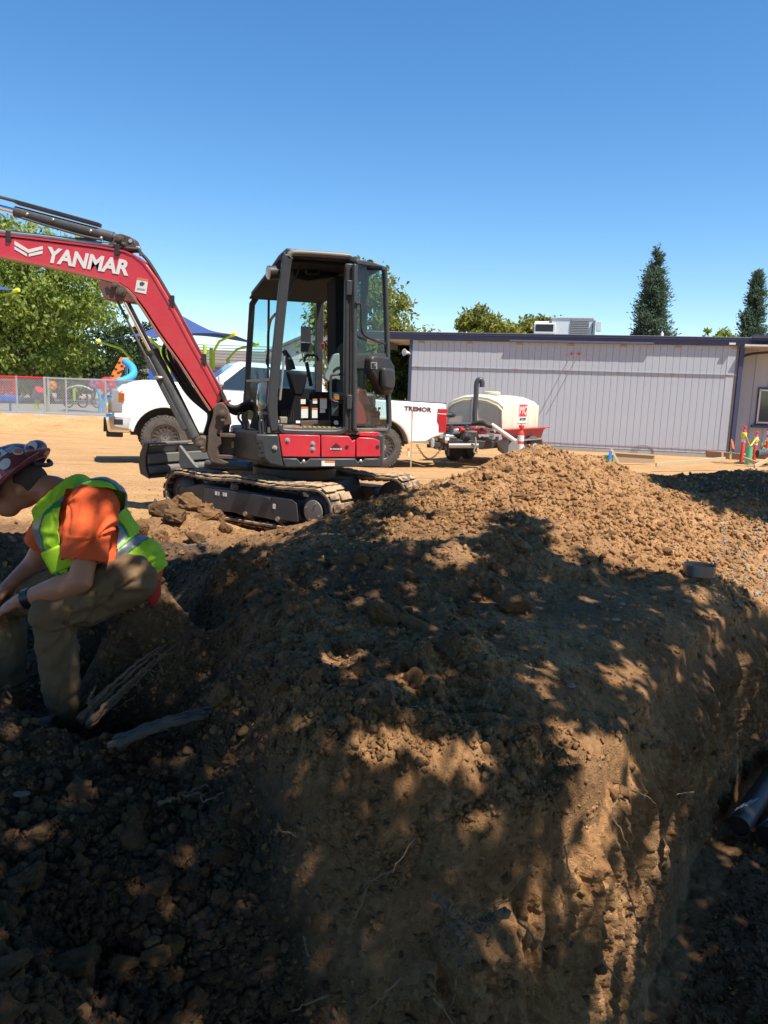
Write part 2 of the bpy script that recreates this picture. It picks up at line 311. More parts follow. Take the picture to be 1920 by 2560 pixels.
def soil_material(name):
    m = bpy.data.materials.new(name); m.use_nodes = True; n = m.node_tree.nodes; l = m.node_tree.links; b = n['Principled BSDF']
    b.inputs['Roughness'].default_value = .95; b.inputs['Specular IOR Level'].default_value = .15
    tc = n.new('ShaderNodeTexCoord'); at = n.new('ShaderNodeAttribute'); at.attribute_name = 'soil'; sp = n.new('ShaderNodeSeparateColor'); l.new(at.outputs['Color'], sp.inputs[0])
    def noise(s, d=6, r=.65, vec=None):
        q = n.new('ShaderNodeTexNoise'); q.inputs['Scale'].default_value = s; q.inputs['Detail'].default_value = d; q.inputs['Roughness'].default_value = r; l.new(vec or tc.outputs['Object'], q.inputs['Vector']); return q.outputs['Fac']
    def ramp(f, st):
        q = n.new('ShaderNodeValToRGB'); l.new(f, q.inputs[0]); e = q.color_ramp.elements
        e[0].position, e[0].color = st[0][0], (*st[0][1], 1); e[1].position, e[1].color = st[-1][0], (*st[-1][1], 1)
        for p, c in st[1:-1]: k = e.new(p); k.color = (*c, 1)
        return q.outputs[0]
    def mix(f, a, c, bt='MIX'):
        q = n.new('ShaderNodeMix'); q.data_type = 'RGBA'; q.blend_type = bt
        if isinstance(f, float): q.inputs[0].default_value = f
        else: l.new(f, q.inputs[0])
        l.new(a, q.inputs[6]); l.new(c, q.inputs[7]); return q.outputs[2]
    mp = n.new('ShaderNodeMapping'); mp.inputs['Scale'].default_value = (.5, 2.4, 1); mp.inputs['Rotation'].default_value = (0, 0, .12); l.new(tc.outputs['Object'], mp.inputs[0])
    dry = ramp(noise(1.7, 8, .7, mp.outputs[0]), [(.28, (.38, .205, .085)), (.5, (.50, .29, .128)), (.72, (.58, .36, .18))])
    spoil = ramp(noise(3.5, 8, .7), [(.28, (.24, .118, .048)), (.5, (.385, .205, .090)), (.72, (.50, .29, .138))])
    damp_shade = ramp(noise(5.0, 8, .7), [(.3, (.058, .037, .025)), (.5, (.115, .071, .042)), (.72, (.19, .12, .07))])  # damp soil, darkened further to hold the pit's deep shade
    pave = ramp(noise(4.0, 6, .6), [(.3, (.30, .285, .26)), (.7, (.37, .35, .32))])
    c = mix(sp.outputs[0], dry, spoil); c = mix(sp.outputs[1], c, damp_shade); c = mix(sp.outputs[2], c, pave)
    vo = n.new('ShaderNodeTexVoronoi'); vo.inputs['Scale'].default_value = 55; l.new(tc.outputs['Object'], vo.inputs['Vector'])
    gr = n.new('ShaderNodeMapRange'); gr.inputs[1].default_value = 0; gr.inputs[2].default_value = 1; gr.inputs[3].default_value = .72; gr.inputs[4].default_value = 1.3; l.new(vo.outputs['Color'], gr.inputs[0])
    gm = n.new('ShaderNodeMix'); gm.data_type = 'RGBA'; gm.blend_type = 'MULTIPLY'; gm.inputs[0].default_value = 1; l.new(c, gm.inputs[6]); l.new(gr.outputs[0], gm.inputs[7])
    l.new(gm.outputs[2], b.inputs['Base Color'])
    ma = n.new('ShaderNodeMath'); ma.operation = 'ADD'; l.new(noise(38, 9, .72), ma.inputs[0]); l.new(noise(150, 4, .6), ma.inputs[1])
    bp = n.new('ShaderNodeBump'); bp.inputs['Strength'].default_value = .75; bp.inputs['Distance'].default_value = .02; l.new(ma.outputs[0], bp.inputs['Height']); l.new(bp.outputs[0], b.inputs['Normal'])
    return m
SOIL = soil_material('soil')
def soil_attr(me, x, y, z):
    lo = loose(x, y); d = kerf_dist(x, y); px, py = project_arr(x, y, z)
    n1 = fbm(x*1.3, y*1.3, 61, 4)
    damp_shade = lo*np.clip(.15+.9*sstep(1500, 1860, py)*sstep(760, 480, px-.2*(py-1800)) + .55*sstep(7.0, 4.2, y)*sstep(.9, -.6, x) + .7*n1 - .35*sstep(5.2, 6.6, y+0.6*n1)*sstep(-.6, .5, x)+.3*sstep(-.3, -.9, x)*sstep(7.4, 6.6, y), 0, 1)  # moist dug soil, with the pit's shade painted in
    damp_shade = np.maximum(damp_shade, .8*sstep(.1, .3, d)*(y < 7)); damp_shade = np.maximum(damp_shade, .9*sstep(1.3, .7, np.hypot((x-4.1)/1.2, (y-8.2)/.9)+.5*n1))  # last term also paints tree shade onto the mound at the right
    for k in range(5):
        c = 10.2+2.6*k+.10*(k-2)*x+.5*np.sin(x*.22+k*1.7); lo = np.maximum(lo, .55*np.exp(-((y-c)/.16)**2)*(y > 8.5)*(.4+1.2*np.clip(fbm(x*.7, y*3, 99, 3)+.4, 0, 1)))
    lo = np.clip(np.maximum(lo, .45*sstep(.1, .5, fbm(x*.35, y*.8, 98, 4))*(y > 8)), 0, 1)
    pave = sstep(26.0, 26.1, y)*sstep(-6, -7, x)*sstep(60, 50, y)
    a = me.color_attributes.new('soil', 'FLOAT_COLOR', 'POINT')
    a.data.foreach_set('color', np.stack([lo*(1-pave), damp_shade*(1-pave), pave, np.ones_like(lo)], -1).astype(np.float32).ravel())
def grid_mesh(name, X, Y, Z, wrap=False):
    nv, nu = X.shape; idx = np.arange(nu*nv).reshape(nv, nu)
    f = np.stack([idx[:-1, :-1], idx[:-1, 1:], idx[1:, 1:], idx[1:, :-1]], -1).reshape(-1, 4)
    me = bpy.data.meshes.new(name); me.vertices.add(nu*nv); me.vertices.foreach_set('co', np.stack([X, Y, Z], -1).astype(np.float32).ravel())
    me.loops.add(f.size); me.loops.foreach_set('vertex_index', f.astype(np.int32).ravel()); me.polygons.add(len(f))
    me.polygons.foreach_set('loop_start', np.arange(0, f.size, 4, dtype=np.int32)); me.polygons.foreach_set('loop_total', np.full(len(f), 4, dtype=np.int32))
    me.update(calc_edges=True); me.validate(); me.polygons.foreach_set('use_smooth', np.ones(len(f), bool)); return me
_ang = np.radians(np.concatenate([np.linspace(-180, -44, 34)[:-1], np.linspace(-44, -31, 30)[:-1], np.linspace(-31, 31, 560), np.linspace(31, 44, 30)[1:], np.linspace(44, 180, 34)[1:]]))
_rad = np.concatenate([[.02], np.linspace(.3, 1.1, 10)[:-1], 1.1*(12/1.1)**(np.linspace(0, 1, 430)), 12*(60/12)**(np.linspace(0, 1, 110)[1:]), 60*(4000/60)**(np.linspace(0, 1, 36)[1:])])
_A, _Rr = np.meshgrid(_ang, _rad); GX = np.sin(_A)*_Rr; GY = np.cos(_A)*_Rr
GZ = height(GX, GY); GZ[0, :] = GZ[0].mean()
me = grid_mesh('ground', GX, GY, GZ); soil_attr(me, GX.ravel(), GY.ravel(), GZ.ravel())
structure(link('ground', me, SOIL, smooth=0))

# the cut face of the trench: a sheet hung just in front of the lip, with pick and bucket marks
def kerf_path(n):
    seg = np.linalg.norm(np.diff(KERF[:11], axis=0), axis=1); s = np.concatenate([[0], np.cumsum(seg)]); q = .35+(s[-1]-.35)*(.45*np.linspace(0, 1, n)+.55*np.linspace(0, 1, n)**2.2)
    P = np.stack([np.interp(q, s, KERF[:11, 0]), np.interp(q, s, KERF[:11, 1])], -1)
    k = np.ones(41)/41; Q = P.copy()
    for i in (0, 1): Q[:, i] = np.convolve(np.pad(P[:, i], 20, mode='edge'), k, 'valid')
    T = np.gradient(Q, axis=0); T /= np.linalg.norm(T, axis=1)[:, None]; return q, Q, np.stack([T[:, 1], -T[:, 0]], -1)
_q, _K, _N = kerf_path(800); _nv = 200
_S, _Vv = np.meshgrid(_q, np.linspace(0, 1, _nv)); _tx = _K[:, 0][None, :]; _ty = _K[:, 1][None, :]
_zt = top_z(_tx-.05*_N[:, 0][None, :], _ty-.05*_N[:, 1][None, :])-.13-.06*nosew(_tx); _zb = floor_z(_tx, _ty)-.05
_Z = _zt + (_zb-_zt)*_Vv
_D = -.01 + (.15-.17*sstep(2.0, 3.2, _S))*_Vv + .09*fbm(_S*2.4, _Z*1.2, 71, 5, 2.1, .55) + .06*ridge(_S*6.5, _Z*.8, 72)*sstep(.0, .25, _Vv) + .030*ridge(_S*16, _Z*2.0, 73) + .03*lumps(_S*6, _Z*6, 74)*sstep(.4, .1, _Vv) + .022*fbm(_S*30, _Z*22, 76, 5, 2.1, .62) + .024*lumps(_S*15+.6*fbm(_S*8, _Z*8, 88), _Z*13, 89) + .010*ridge(_S*42, _Z*30, 90)
_nose = np.exp(-((_S-1.0)/.75)**2); _D = _D + _nose*(.10*lumps(_S*5.5+fbm(_S*4, _Z*4, 85), _Z*5.5+fbm(_S*4, _Z*4, 86), 78)*sstep(-.15, .1, vnoise(_S*2.2, _Z*2.6, 79)) + .06*ridge(_S*11, _Z*9, 87) + .022*lumps(_S*19+fbm(_S*9, _Z*9, 95), _Z*19, 96) - .11*sstep(.05, .3, vnoise(_S*3.4, _Z*4.1, 80)))
_u = sstep(0, .22, _Vv); _D = _D*_u - .10*(1-_u)
WX = _tx + _N[:, 0][None, :]*_D; WY = _ty + _N[:, 1][None, :]*_D
me = grid_mesh('trench_wall', WX, WY, _Z)
n1 = fbm(_S*1.5, _Z*2.5, 81, 4); a = me.color_attributes.new('soil', 'FLOAT_COLOR', 'POINT')
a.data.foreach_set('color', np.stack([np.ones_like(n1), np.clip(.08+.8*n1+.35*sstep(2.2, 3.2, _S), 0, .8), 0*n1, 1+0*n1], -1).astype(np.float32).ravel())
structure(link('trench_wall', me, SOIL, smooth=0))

# ---------------------------------------------------------------- clods and crumbs
def ico(sub, seed, rough, flat=1.0):                    # angular clod: hull of scattered points, broken up at the finer levels
    r = np.random.default_rng(seed); n = (9, 9, 13, 18)[sub]; d = r.normal(size=(n, 3)); d /= np.linalg.norm(d, axis=1)[:, None]; d *= r.uniform(.65, 1.05, n)[:, None]*np.array((1.08, .95, .85*flat))
    bm = bmesh.new(); vs = [bm.verts.new(p) for p in d]; o = bmesh.ops.convex_hull(bm, input=vs); bmesh.ops.delete(bm, geom=list({g for g in o['geom_interior']+o['geom_unused'] if isinstance(g, bmesh.types.BMVert)}), context='VERTS'); bmesh.ops.triangulate(bm, faces=bm.faces)
    ph = r.uniform(0, 6, (10, 3)); fq = r.normal(0, 3.2, (10, 3))*np.linspace(.6, 3.2, 10)[:, None]
    for k in range(max(0, sub-1)): bmesh.ops.subdivide_edges(bm, edges=bm.edges[:], cuts=1 if sub == 2 else (2 if k == 0 else 1), use_grid_fill=True); bmesh.ops.triangulate(bm, faces=bm.faces)
    if sub > 1:
        if sub == 2: bmesh.ops.smooth_vert(bm, verts=bm.verts[:], factor=.5, use_axis_x=True, use_axis_y=True, use_axis_z=True)
        for v in bm.verts:
            p = np.array(v.co); v.co = Vector(p*(1+rough*sum(abs(math.sin(fq[i]@p+ph[i, 0]))*1.0/(1+i*.45)-.45/(1+i*.45) for i in range(10))*.42))
    V_ = np.array([v.co[:] for v in bm.verts]); bm.verts.index_update(); F_ = np.array([[q.index for q in f.verts] for f in bm.faces]); bm.free(); return V_, F_
def rotmats(n, rng):
    q = rng.normal(size=(n, 4)); q /= np.linalg.norm(q, axis=1)[:, None]; w, x, y, z = q.T
    return np.stack([1-2*(y*y+z*z), 2*(x*y-z*w), 2*(x*z+y*w), 2*(x*y+z*w), 1-2*(x*x+z*z), 2*(y*z-x*w), 2*(x*z-y*w), 2*(y*z+x*w), 1-2*(x*x+y*y)], -1).reshape(n, 3, 3)
def scatter_mesh(name, P, S, variants, soilcol, rng):
    vs = []; fs = []; cs = []; k = 0; R_ = rotmats(len(P), rng); w = rng.integers(0, len(variants), len(P))
    for i, (vv, ff) in enumerate(variants):
        m = np.where(w == i)[0]
        if not len(m): continue
        q = np.einsum('nij,vj->nvi', R_[m], vv)*S[m][:, None, None]+P[m][:, None, :]
        vs.append(q.reshape(-1, 3)); fs.append((ff[None]+(np.arange(len(m))*len(vv))[:, None, None]+k).reshape(-1, 3)); cs.append(np.repeat(soilcol[m], len(vv), 0)); k += len(m)*len(vv)
    vs = np.concatenate(vs); fs = np.concatenate(fs); cs = np.concatenate(cs)
    me = bpy.data.meshes.new(name); me.vertices.add(len(vs)); me.vertices.foreach_set('co', vs.astype(np.float32).ravel())
    me.loops.add(fs.size); me.loops.foreach_set('vertex_index', fs.astype(np.int32).ravel()); me.polygons.add(len(fs))
    me.polygons.foreach_set('loop_start', np.arange(0, fs.size, 3, dtype=np.int32)); me.polygons.foreach_set('loop_total', np.full(len(fs), 3, dtype=np.int32))
    me.update(calc_edges=True); a = me.color_attributes.new('soil', 'FLOAT_COLOR', 'POINT'); a.data.foreach_set('color', cs.astype(np.float32).ravel()); return me
def sample(n, box, rng):                                # even in the picture, so nearer pieces lie closer together
    px = rng.uniform(box[0], box[1], n); py = rng.uniform(box[2], box[3], n); d = _fw[None]+_R[None]*((px-960)/FPX)[:, None]-_U[None]*((py-1280)/FPX)[:, None]
    t = np.full(n, 1.2); hit = np.zeros(n, bool); x = t*0; y = t*0
    for k in range(90):                                 # march along the sight lines to the surface
        P = EYE[None]+d*t[:, None]; z = _lookup(P[:, 0], P[:, 1]); h = P[:, 2]-z; new = (~hit) & (h < .004); x = np.where(new, P[:, 0], x); y = np.where(new, P[:, 1], y); hit |= new; t = t+np.where(hit, 0, np.maximum(h*.5, .01))
    x = np.where(hit, x, np.nan)[hit]; y = y[hit]; return x, y, _lookup(x, y), px[hit], py[hit]
_lx = np.linspace(-6, 8, 701); _ly = np.linspace(.6, 14, 671); _LX, _LY = np.meshgrid(_lx, _ly); _LZ = height(_LX, _LY)
def _lookup(x, y):
    fx = np.clip((x+6)/.02, 0, 699.99); fy = np.clip((y-.6)/.02, 0, 669.99); i = fx.astype(int); j = fy.astype(int); a = fx-i; b = fy-j
    return (_LZ[j, i]*(1-a)+_LZ[j, i+1]*a)*(1-b)+(_LZ[j+1, i]*(1-a)+_LZ[j+1, i+1]*a)*b
SMALL = [ico(1, s, .25) for s in range(6)]; MED = [ico(2, 40+s, .30) for s in range(6)]; BIG = [ico(3, 80+s, .62) for s in range(10)]
def crumbs(name, n, box, s0, s1, variants, keep, label, sink=.25, colj=.22, damp_shade_of=None, rng=RNG):
    x, y, z, px, py = sample(n, box, rng); k = rng.random(len(x)) < keep(x, y, px, py); x, y, z, px, py = x[k], y[k], z[k], px[k], py[k]
    s = s0*(s1/s0)**(rng.random(len(x))**2.6); d = np.clip((damp_shade_of(x, y, px, py) if damp_shade_of else .35)+rng.normal(0, colj, len(x)), 0, 1)
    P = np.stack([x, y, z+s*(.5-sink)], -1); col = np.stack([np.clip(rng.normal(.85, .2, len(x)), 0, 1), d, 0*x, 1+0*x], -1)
    o = stuff(link(name, scatter_mesh(name, P, s, variants, col, rng), SOIL, smooth=0)); o['label'] = label; o['category'] = 'soil'; return o
def inpit(px, py): return sstep(1800, 1870, py)*sstep(640, 520, px-.24*(py-1850))
def onface(px, py): return sstep(500, 600, px-.24*(py-1700))*sstep(1850, 1950, py)
def packed(px, py): return sstep(1150, 1300, px)*sstep(1440, 1500, py)*sstep(1950, 1750, py)
def damp_shade_of(x, y, px, py): return .15+.55*inpit(px, py)+.35*sstep(7.2, 4.5, y)*sstep(1.2, -.4, x)-.25*sstep(5.2, 7, y)  # same darkening for the crumbs: damp plus the pit's painted shade
crumbs('loose_soil_crumbs', 42000, (-60, 1990, 1105, 2600), .0035, .020, SMALL, lambda x, y, px, py: np.clip(loose(x, y)*(1-.6*packed(px, py))*(1-.75*onface(px, py)), 0, 1)*(kerf_dist(x, y) < 0), 'loose brown soil crumbs spread over the dug spoil and the earth block', damp_shade_of=damp_shade_of)
crumbs('far_slope_crumbs', 17000, (840, 1990, 1105, 1560), .007, .036, SMALL, lambda x, y, px, py: loose(x, y)*sstep(4.3, 5.6, y+.6*fbm(x*2, y*2, 91))*(kerf_dist(x, y) < 0), 'orange brown crumbly soil covering the slope of the spoil heap', damp_shade_of=lambda x, y, px, py: 0*x-.05)
crumbs('broken_soil_lumps', 6500, (-60, 1400, 1250, 2600), .009, .032, MED, lambda x, y, px, py: np.clip(loose(x, y)*(.25+.9*inpit(px, py)+.5*sstep(1700, 1400, py))*(1-.85*packed(px, py))*(1-.85*onface(px, py)), 0, 1)*(kerf_dist(x, y) < 0), 'small broken lumps of brown soil lying over the spoil', damp_shade_of=damp_shade_of, sink=.2)
crumbs('yard_gravel', 2600, (-40, 1960, 1062, 1290), .006, .024, SMALL, lambda x, y, px, py: (1-loose(x, y))*(y > 7)*(y < 13.8), 'small stones scattered over the dry driven yard', damp_shade_of=lambda x, y, px, py: .1+0*x)
crumbs('trench_floor_crumbs', 3500, (1500, 1990, 1850, 2600), .006, .022, SMALL, lambda x, y, px, py: (kerf_dist(x, y) > .2)*1.0, 'dark loose soil crumbs on the floor of the trench', damp_shade_of=lambda x, y, px, py: .8+0*x)
_wi = RNG.integers(0, WX.size, 9000); _ws = _S.ravel()[_wi]; _wk = RNG.random(len(_wi)) < .25+.75*np.exp(-((_ws-1.0)/.6)**2); _wi = _wi[_wk]; _wz = .004*(.040/.004)**(RNG.random(len(_wi))**3.0)
o = stuff(link('embedded_clods', scatter_mesh('embedded_clods', np.stack([WX.ravel()[_wi], WY.ravel()[_wi], _Z.ravel()[_wi]], -1), _wz, SMALL+MED[:2], np.stack([np.ones(len(_wi)), np.clip(RNG.normal(.35, .3, len(_wi)), 0, 1), np.zeros(len(_wi)), np.ones(len(_wi))], -1), RNG), SOIL, smooth=0)); o['label'] = 'clods and stones embedded in the cut face of the trench'; o['category'] = 'soil'
BIGM = []
for i, (vv, ff) in enumerate(BIG):
    m_ = bpy.data.meshes.new('soil_clod'); m_.from_pydata([tuple(p) for p in vv], [], [tuple(f) for f in ff]); m_.shade_smooth(); m_.set_sharp_from_angle(angle=math.radians(16)); a = m_.color_attributes.new('soil', 'FLOAT_COLOR', 'POINT')
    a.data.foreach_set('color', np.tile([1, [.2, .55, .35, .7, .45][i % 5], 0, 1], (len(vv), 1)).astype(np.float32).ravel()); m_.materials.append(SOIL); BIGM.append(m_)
def clod(x, y, s, label, group, i, lift=.15, name='soil_clod', sq=(1, 1, 1), rot=None):
    o = bpy.data.objects.new(name, BIGM[i % 10]); COL.objects.link(o); z = float(_lookup(np.array([x]), np.array([y]))[0]); o.location = (x, y, z+s*lift)
    o.rotation_euler = rot or (random.uniform(-.5, .5), random.uniform(-.5, .5), random.uniform(0, 6.28)); o.scale = (s*sq[0], s*sq[1], s*sq[2]); return tag(o, label, 'clod', group)
def field(n, box, s0, s1, keep, label, group):
    x, y, z, px, py = sample(n*3, box, RNG); k = np.where((RNG.random(len(x)) < keep(px, py)) & (kerf_dist(x, y) < -.04))[0][:n]
    for j in k: clod(x[j], y[j], s0*(s1/s0)**(random.random()**1.6), label(px[j], py[j]) if callable(label) else label, group, random.randrange(10))
field(190, (-30, 860, 1870, 2590), .014, .050, inpit, lambda a, b: 'dark soil clod '+('just below the weathered root' if b < 2030 else 'in the middle of the pit heap' if b < 2280 else 'along the bottom picture edge')+(', at the left edge' if a < 200 else ', in the open pit' if a < 430 else ', by the earth block'), 'clods in the dark pit')
field(60, (560, 1250, 1260, 1750), .016, .042, lambda a, b: .9+0*a, lambda a, b: 'shaded brown soil clod '+('high on the spoil ridge' if b < 1430 else 'halfway down the ridge' if b < 1600 else 'at the foot of the ridge')+(', towards the seated worker' if a < 900 else ', towards the trodden block top'), 'clods on the shaded ridge')
field(45, (1180, 1900, 1150, 1420), .022, .060, lambda a, b: .9+0*a, lambda a, b: 'sunlit orange brown clod '+('near the heap peak' if a < 1450 else 'on the middle of the far slope' if a < 1700 else 'near the dark mound at the right')+(', high up' if b < 1270 else ', low down'), 'clods on the sunlit slope')
for px_, py_, s, sq, lb in [(1120,1228,.11,(1.3,.8,.7),'dark broken clod sitting on the crest of the spoil ridge'),(1275,1492,.12,(1.4,1,.9),'largest brown clod where the ridge meets the flat top'),(1120,1650,.09,(1.2,.7,.9),'wedge shaped dark clod in the middle of the block top'),
   (950,1530,.11,(.8,.9,1.1),'upright dark clod beside the flat slab on the ridge'),(1030,1690,.055,(1,1,1),'small sunlit clod catching a patch of sun on the block'),(1290,1330,.09,(1,1,.9),'brown clod half buried in the sunlit edge of the heap'),(1050,1560,.10,(1.5,.8,.6),'flat dark slab of soil lying on the ridge'),
   (940,1820,.06,(1,1,1),'cracked clod with a dimple at the edge of the block top'),(850,1400,.07,(1.3,1,.8),'brown clod on the left shoulder of the ridge'),(560,1712,.065,(1.2,.9,.8),'pale brown boulder like clod at the lip of the pit'),
   (330,2060,.075,(1,1,1),'large dark clod under the root in the pit'),(80,2175,.06,(1,1,1),'pale grey clod low in the pit at the left edge'),(180,2420,.08,(1.1,1,.9),'grey clod beside two orange stones in the pit')]:
    P_ = at_z(px_, py_, .4)
    for _ in range(6): P_ = at_z(px_, py_, float(_lookup(np.array([P_[0]]), np.array([P_[1]]))[0])+s*.3)
    clod(P_[0], P_[1], s, lb, None, random.randrange(10), lift=-.05, sq=sq, name='large_clod')
_heap = [(432, 1262, .11), (462, 1258, .10), (520, 1268, .10), (500, 1285, .12), (450, 1290, .12), (425, 1300, .11), (540, 1300, .09), (480, 1312, .11), (520, 1322, .09), (395, 1318, .10), (440, 1330, .10), (560, 1335, .07), (350, 1340, .10), (400, 1352, .09), (490, 1348, .08), (310, 1330, .08)]
for k, (px_, py_, s) in enumerate(_heap):
    P_ = at_z(px_, py_, .34); clod(P_[0], P_[1]+(.15 if k < 4 else 0), s, 'broken brown clod in the heap between the seated worker and the crawler track', 'clods heaped by the track', k*3+1, lift=(.9 if k < 3 else .5), name='soil_clod', sq=(1, .9, 1.3 if k < 3 else .9))

# ---------------------------------------------------------------- trees
def leaf_mat(name, a, b, c):
    m = bpy.data.materials.new(name); m.use_nodes = True; n = m.node_tree.nodes; l = m.node_tree.links; p = n['Principled BSDF']; MAT[name] = m
    at = n.new('ShaderNodeAttribute'); at.attribute_name = 'tint'; r = n.new('ShaderNodeValToRGB'); l.new(at.outputs['Fac'], r.inputs[0]); e = r.color_ramp.elements
    e[0].color = (*a, 1); e[1].color = (*c, 1); k = e.new(.5); k.color = (*b, 1)
    l.new(r.outputs[0], p.inputs['Base Color']); p.inputs['Roughness'].default_value = .5; p.inputs['Specular IOR Level'].default_value = .35
    t = n.new('ShaderNodeBsdfTranslucent'); l.new(r.outputs[0], t.inputs[0]); mx = n.new('ShaderNodeMixShader'); mx.inputs[0].default_value = .45
    l.new(p.outputs[0], mx.inputs[1]); l.new(t.outputs[0], mx.inputs[2]); l.new(mx.outputs[0], n['Material Output'].inputs[0]); return m
LEAF = leaf_mat('leaf_green', (.14, .20, .035), (.30, .37, .07), (.55, .56, .12))
LEAFY = leaf_mat('leaf_yellow_green', (.12, .145, .025), (.26, .28, .05), (.44, .42, .09))
LEAFD = leaf_mat('leaf_dark', (.02, .04, .012), (.045, .075, .02), (.10, .14, .035))
NEEDLE = leaf_mat('needle', (.05, .09, .065), (.10, .155, .105), (.17, .24, .15))
BARK = mat('bark', (.10, .075, .055), .95, var=.35, vscale=9, bump=.6, bscale=14)
def leaves_mesh(name, P, size, m, rng, droop=0.0, asp=.5, parent=None, dirs=None):
    n = len(P); t = dirs if dirs is not None else rng.normal(size=(n, 3)); t = t/np.linalg.norm(t, axis=1)[:, None]; t[:, 2] -= droop; t /= np.linalg.norm(t, axis=1)[:, None]
    w = np.cross(t, rng.normal(size=(n, 3))); w /= np.linalg.norm(w, axis=1)[:, None]; s = size*rng.uniform(.6, 1.35, n); nn = np.cross(t, w)
    a = P; b = P+(t*.5+w*asp*.5+nn*.1)*s[:, None]; c = P+t*s[:, None]; d = P+(t*.5-w*asp*.5+nn*.1)*s[:, None]
    off = wloc(parent) if parent is not None else np.zeros(3)
    vs = np.stack([a, b, c, d], 1).reshape(-1, 3)-off; f = np.arange(n*4, dtype=np.int32)
    me = bpy.data.meshes.new(name); me.vertices.add(n*4); me.vertices.foreach_set('co', vs.astype(np.float32).ravel()); me.loops.add(n*4); me.loops.foreach_set('vertex_index', f); me.polygons.add(n)
    me.polygons.foreach_set('loop_start', np.arange(0, n*4, 4, dtype=np.int32)); me.polygons.foreach_set('loop_total', np.full(n, 4, np.int32)); me.update(calc_edges=True)
    at = me.attributes.new('tint', 'FLOAT', 'POINT'); at.data.foreach_set('value', np.repeat(np.clip(rng.normal(.42, .24, n), 0, 1), 4).astype(np.float32))
    return link(name, me, m, parent, smooth=0)
def broadleaf(name, label, base, crown, nclump, nleaf, lsize, m, rng, group=None, clump=.28, droop=.35, trunk=.22, low=.0):
    base = np.array(base, float); c, r = np.array(crown[0], float), np.array(crown[1], float); t = thing(name, label, 'tree', base, group); C = []
    while len(C) < nclump:
        p = rng.uniform(-1, 1, 3)
        if .25 < np.linalg.norm(p) < 1 and p[2] > -1+low: C.append(c+p*r*(.82+.16*rng.random()))
    C = np.array(C); w = rng.integers(0, nclump, nleaf); q = rng.normal(size=(nleaf, 3)); q /= np.linalg.norm(q, axis=1)[:, None]
    P = C[w]+q*(rng.random(nleaf)**.45)[:, None]*(r.mean()*clump*rng.uniform(.55, 1.25, nclump)[w])[:, None]*np.array((1.15, 1.15, .72))
    leaves_mesh('crown', P, lsize, m, rng, droop, parent=t)
    b = MB(); top = c-np.array((0, 0, r[2]*.55)); b.tube(bez([base-V(0, 0, .2), base+(top-base)*.5+V(.15, .1, 0), top], 8), [trunk*(1.25-.08*i) for i in range(9)], 9)
    for p in C[rng.permutation(nclump)[:min(16, nclump)]]:
        s = base+(top-base)*rng.uniform(.55, 1); b.tube(bez([s, s+(p-s)*.5+V(0, 0, .12*r[2]), p], 6), [trunk*.42*(1-.13*i) for i in range(7)], 6)
    b.build('trunk', BARK, t); return t
def conifer(name, label, base, h, rad, n, m, rng, skew=0):
    base = np.array(base, float); t = thing(name, label, 'tree', base, 'tall conifers behind the building'); P = []; D = []; B = MB(); B.tube([base, base+V(0, 0, h*.5), base+V(0, 0, h*.985)], [.25, .15, .02], 7)
    for k in range(n):
        f = rng.random()**.75*.97+.02; z = h*(1-f)+.3; ang = rng.uniform(0, 6.283); L = rad*(f**.85)*(.6+.55*rng.random())*(1+.22*math.sin(ang*3+z*2.1)+.25*math.sin(z*2.3+ang))
        d = V(math.cos(ang), math.sin(ang), .12); e = base+V(0, 0, z)+d*L
        if L > .4 and k % 5 == 0: B.tube([base+V(0, 0, z-.1), e], [.035, .01], 4)
        m_ = int(22+64*L); u = rng.random(m_)**.6; sp = .10+.13*L
        P.append((base+V(0, 0, z))[None]+d[None]*(u*L)[:, None]+rng.normal(0, 1, (m_, 3))*np.array((sp, sp, sp*.9))+np.array((0, 0, .18))*(u**2)[:, None]*L*.4); D.append(np.tile(d, (m_, 1))+rng.normal(0, .6, (m_, 3))+np.array((0, 0, .5)))
    leaves_mesh('crown', np.concatenate(P), .27, m, rng, 0, .28, t, np.concatenate(D)); B.build('trunk', BARK, t); return t
def ground_at(px, Y): p = at_y(px, 1000, Y); return V(p[0], Y, zbase(np.array(p[0]), np.array(Y)))
def up_at(px, py, Y): return at_y(px, py, Y)
r3 = np.random.default_rng(3)
b_ = ground_at(125, 38); broadleaf('shade_tree', 'large drooping green tree beyond the chain link fence at the left', b_, (up_at(45, 758, 38), (5.3, 3.8, 4.4)), 170, 36000, .25, LEAF, r3, clump=.22, droop=.7, trunk=.26)
b_ = ground_at(930, 35); broadleaf('leafy_tree', 'yellowing green tree between the excavator cab and the grey building', b_, (up_at(915, 838, 35), (2.7, 2.0, 3.6)), 80, 14000, .24, LEAFY, r3, droop=.5, trunk=.13)
b_ = ground_at(1215, 46); broadleaf('leafy_tree', 'broad yellow green tree showing above the roof left of the air conditioner', b_, (up_at(1215, 840, 46), (2.3, 2.0, 1.9)), 55, 7500, .27, LEAFY, r3, droop=.3, trunk=.18)
b_ = ground_at(1362, 48); broadleaf('leafy_tree', 'lower yellow green tree behind the rooftop air conditioner', b_, (up_at(1362, 853, 48), (2.3, 2.0, 1.75)), 50, 6000, .27, LEAFY, r3, droop=.3, trunk=.18)
b_ = ground_at(1785, 56); broadleaf('leafy_tree', 'small round tree top beside the right conifer', b_, (up_at(1790, 850, 56), (1.35, 1.2, 1.15)), 24, 2200, .27, LEAF, r3, droop=.3, trunk=.12)
b_ = ground_at(1612, 56); h_ = up_at(1612, 622, 56)[2]-b_[2]; conifer('conifer', 'taller dark conifer rising behind the grey building', b_, h_, 2.15, 420, NEEDLE, r3)
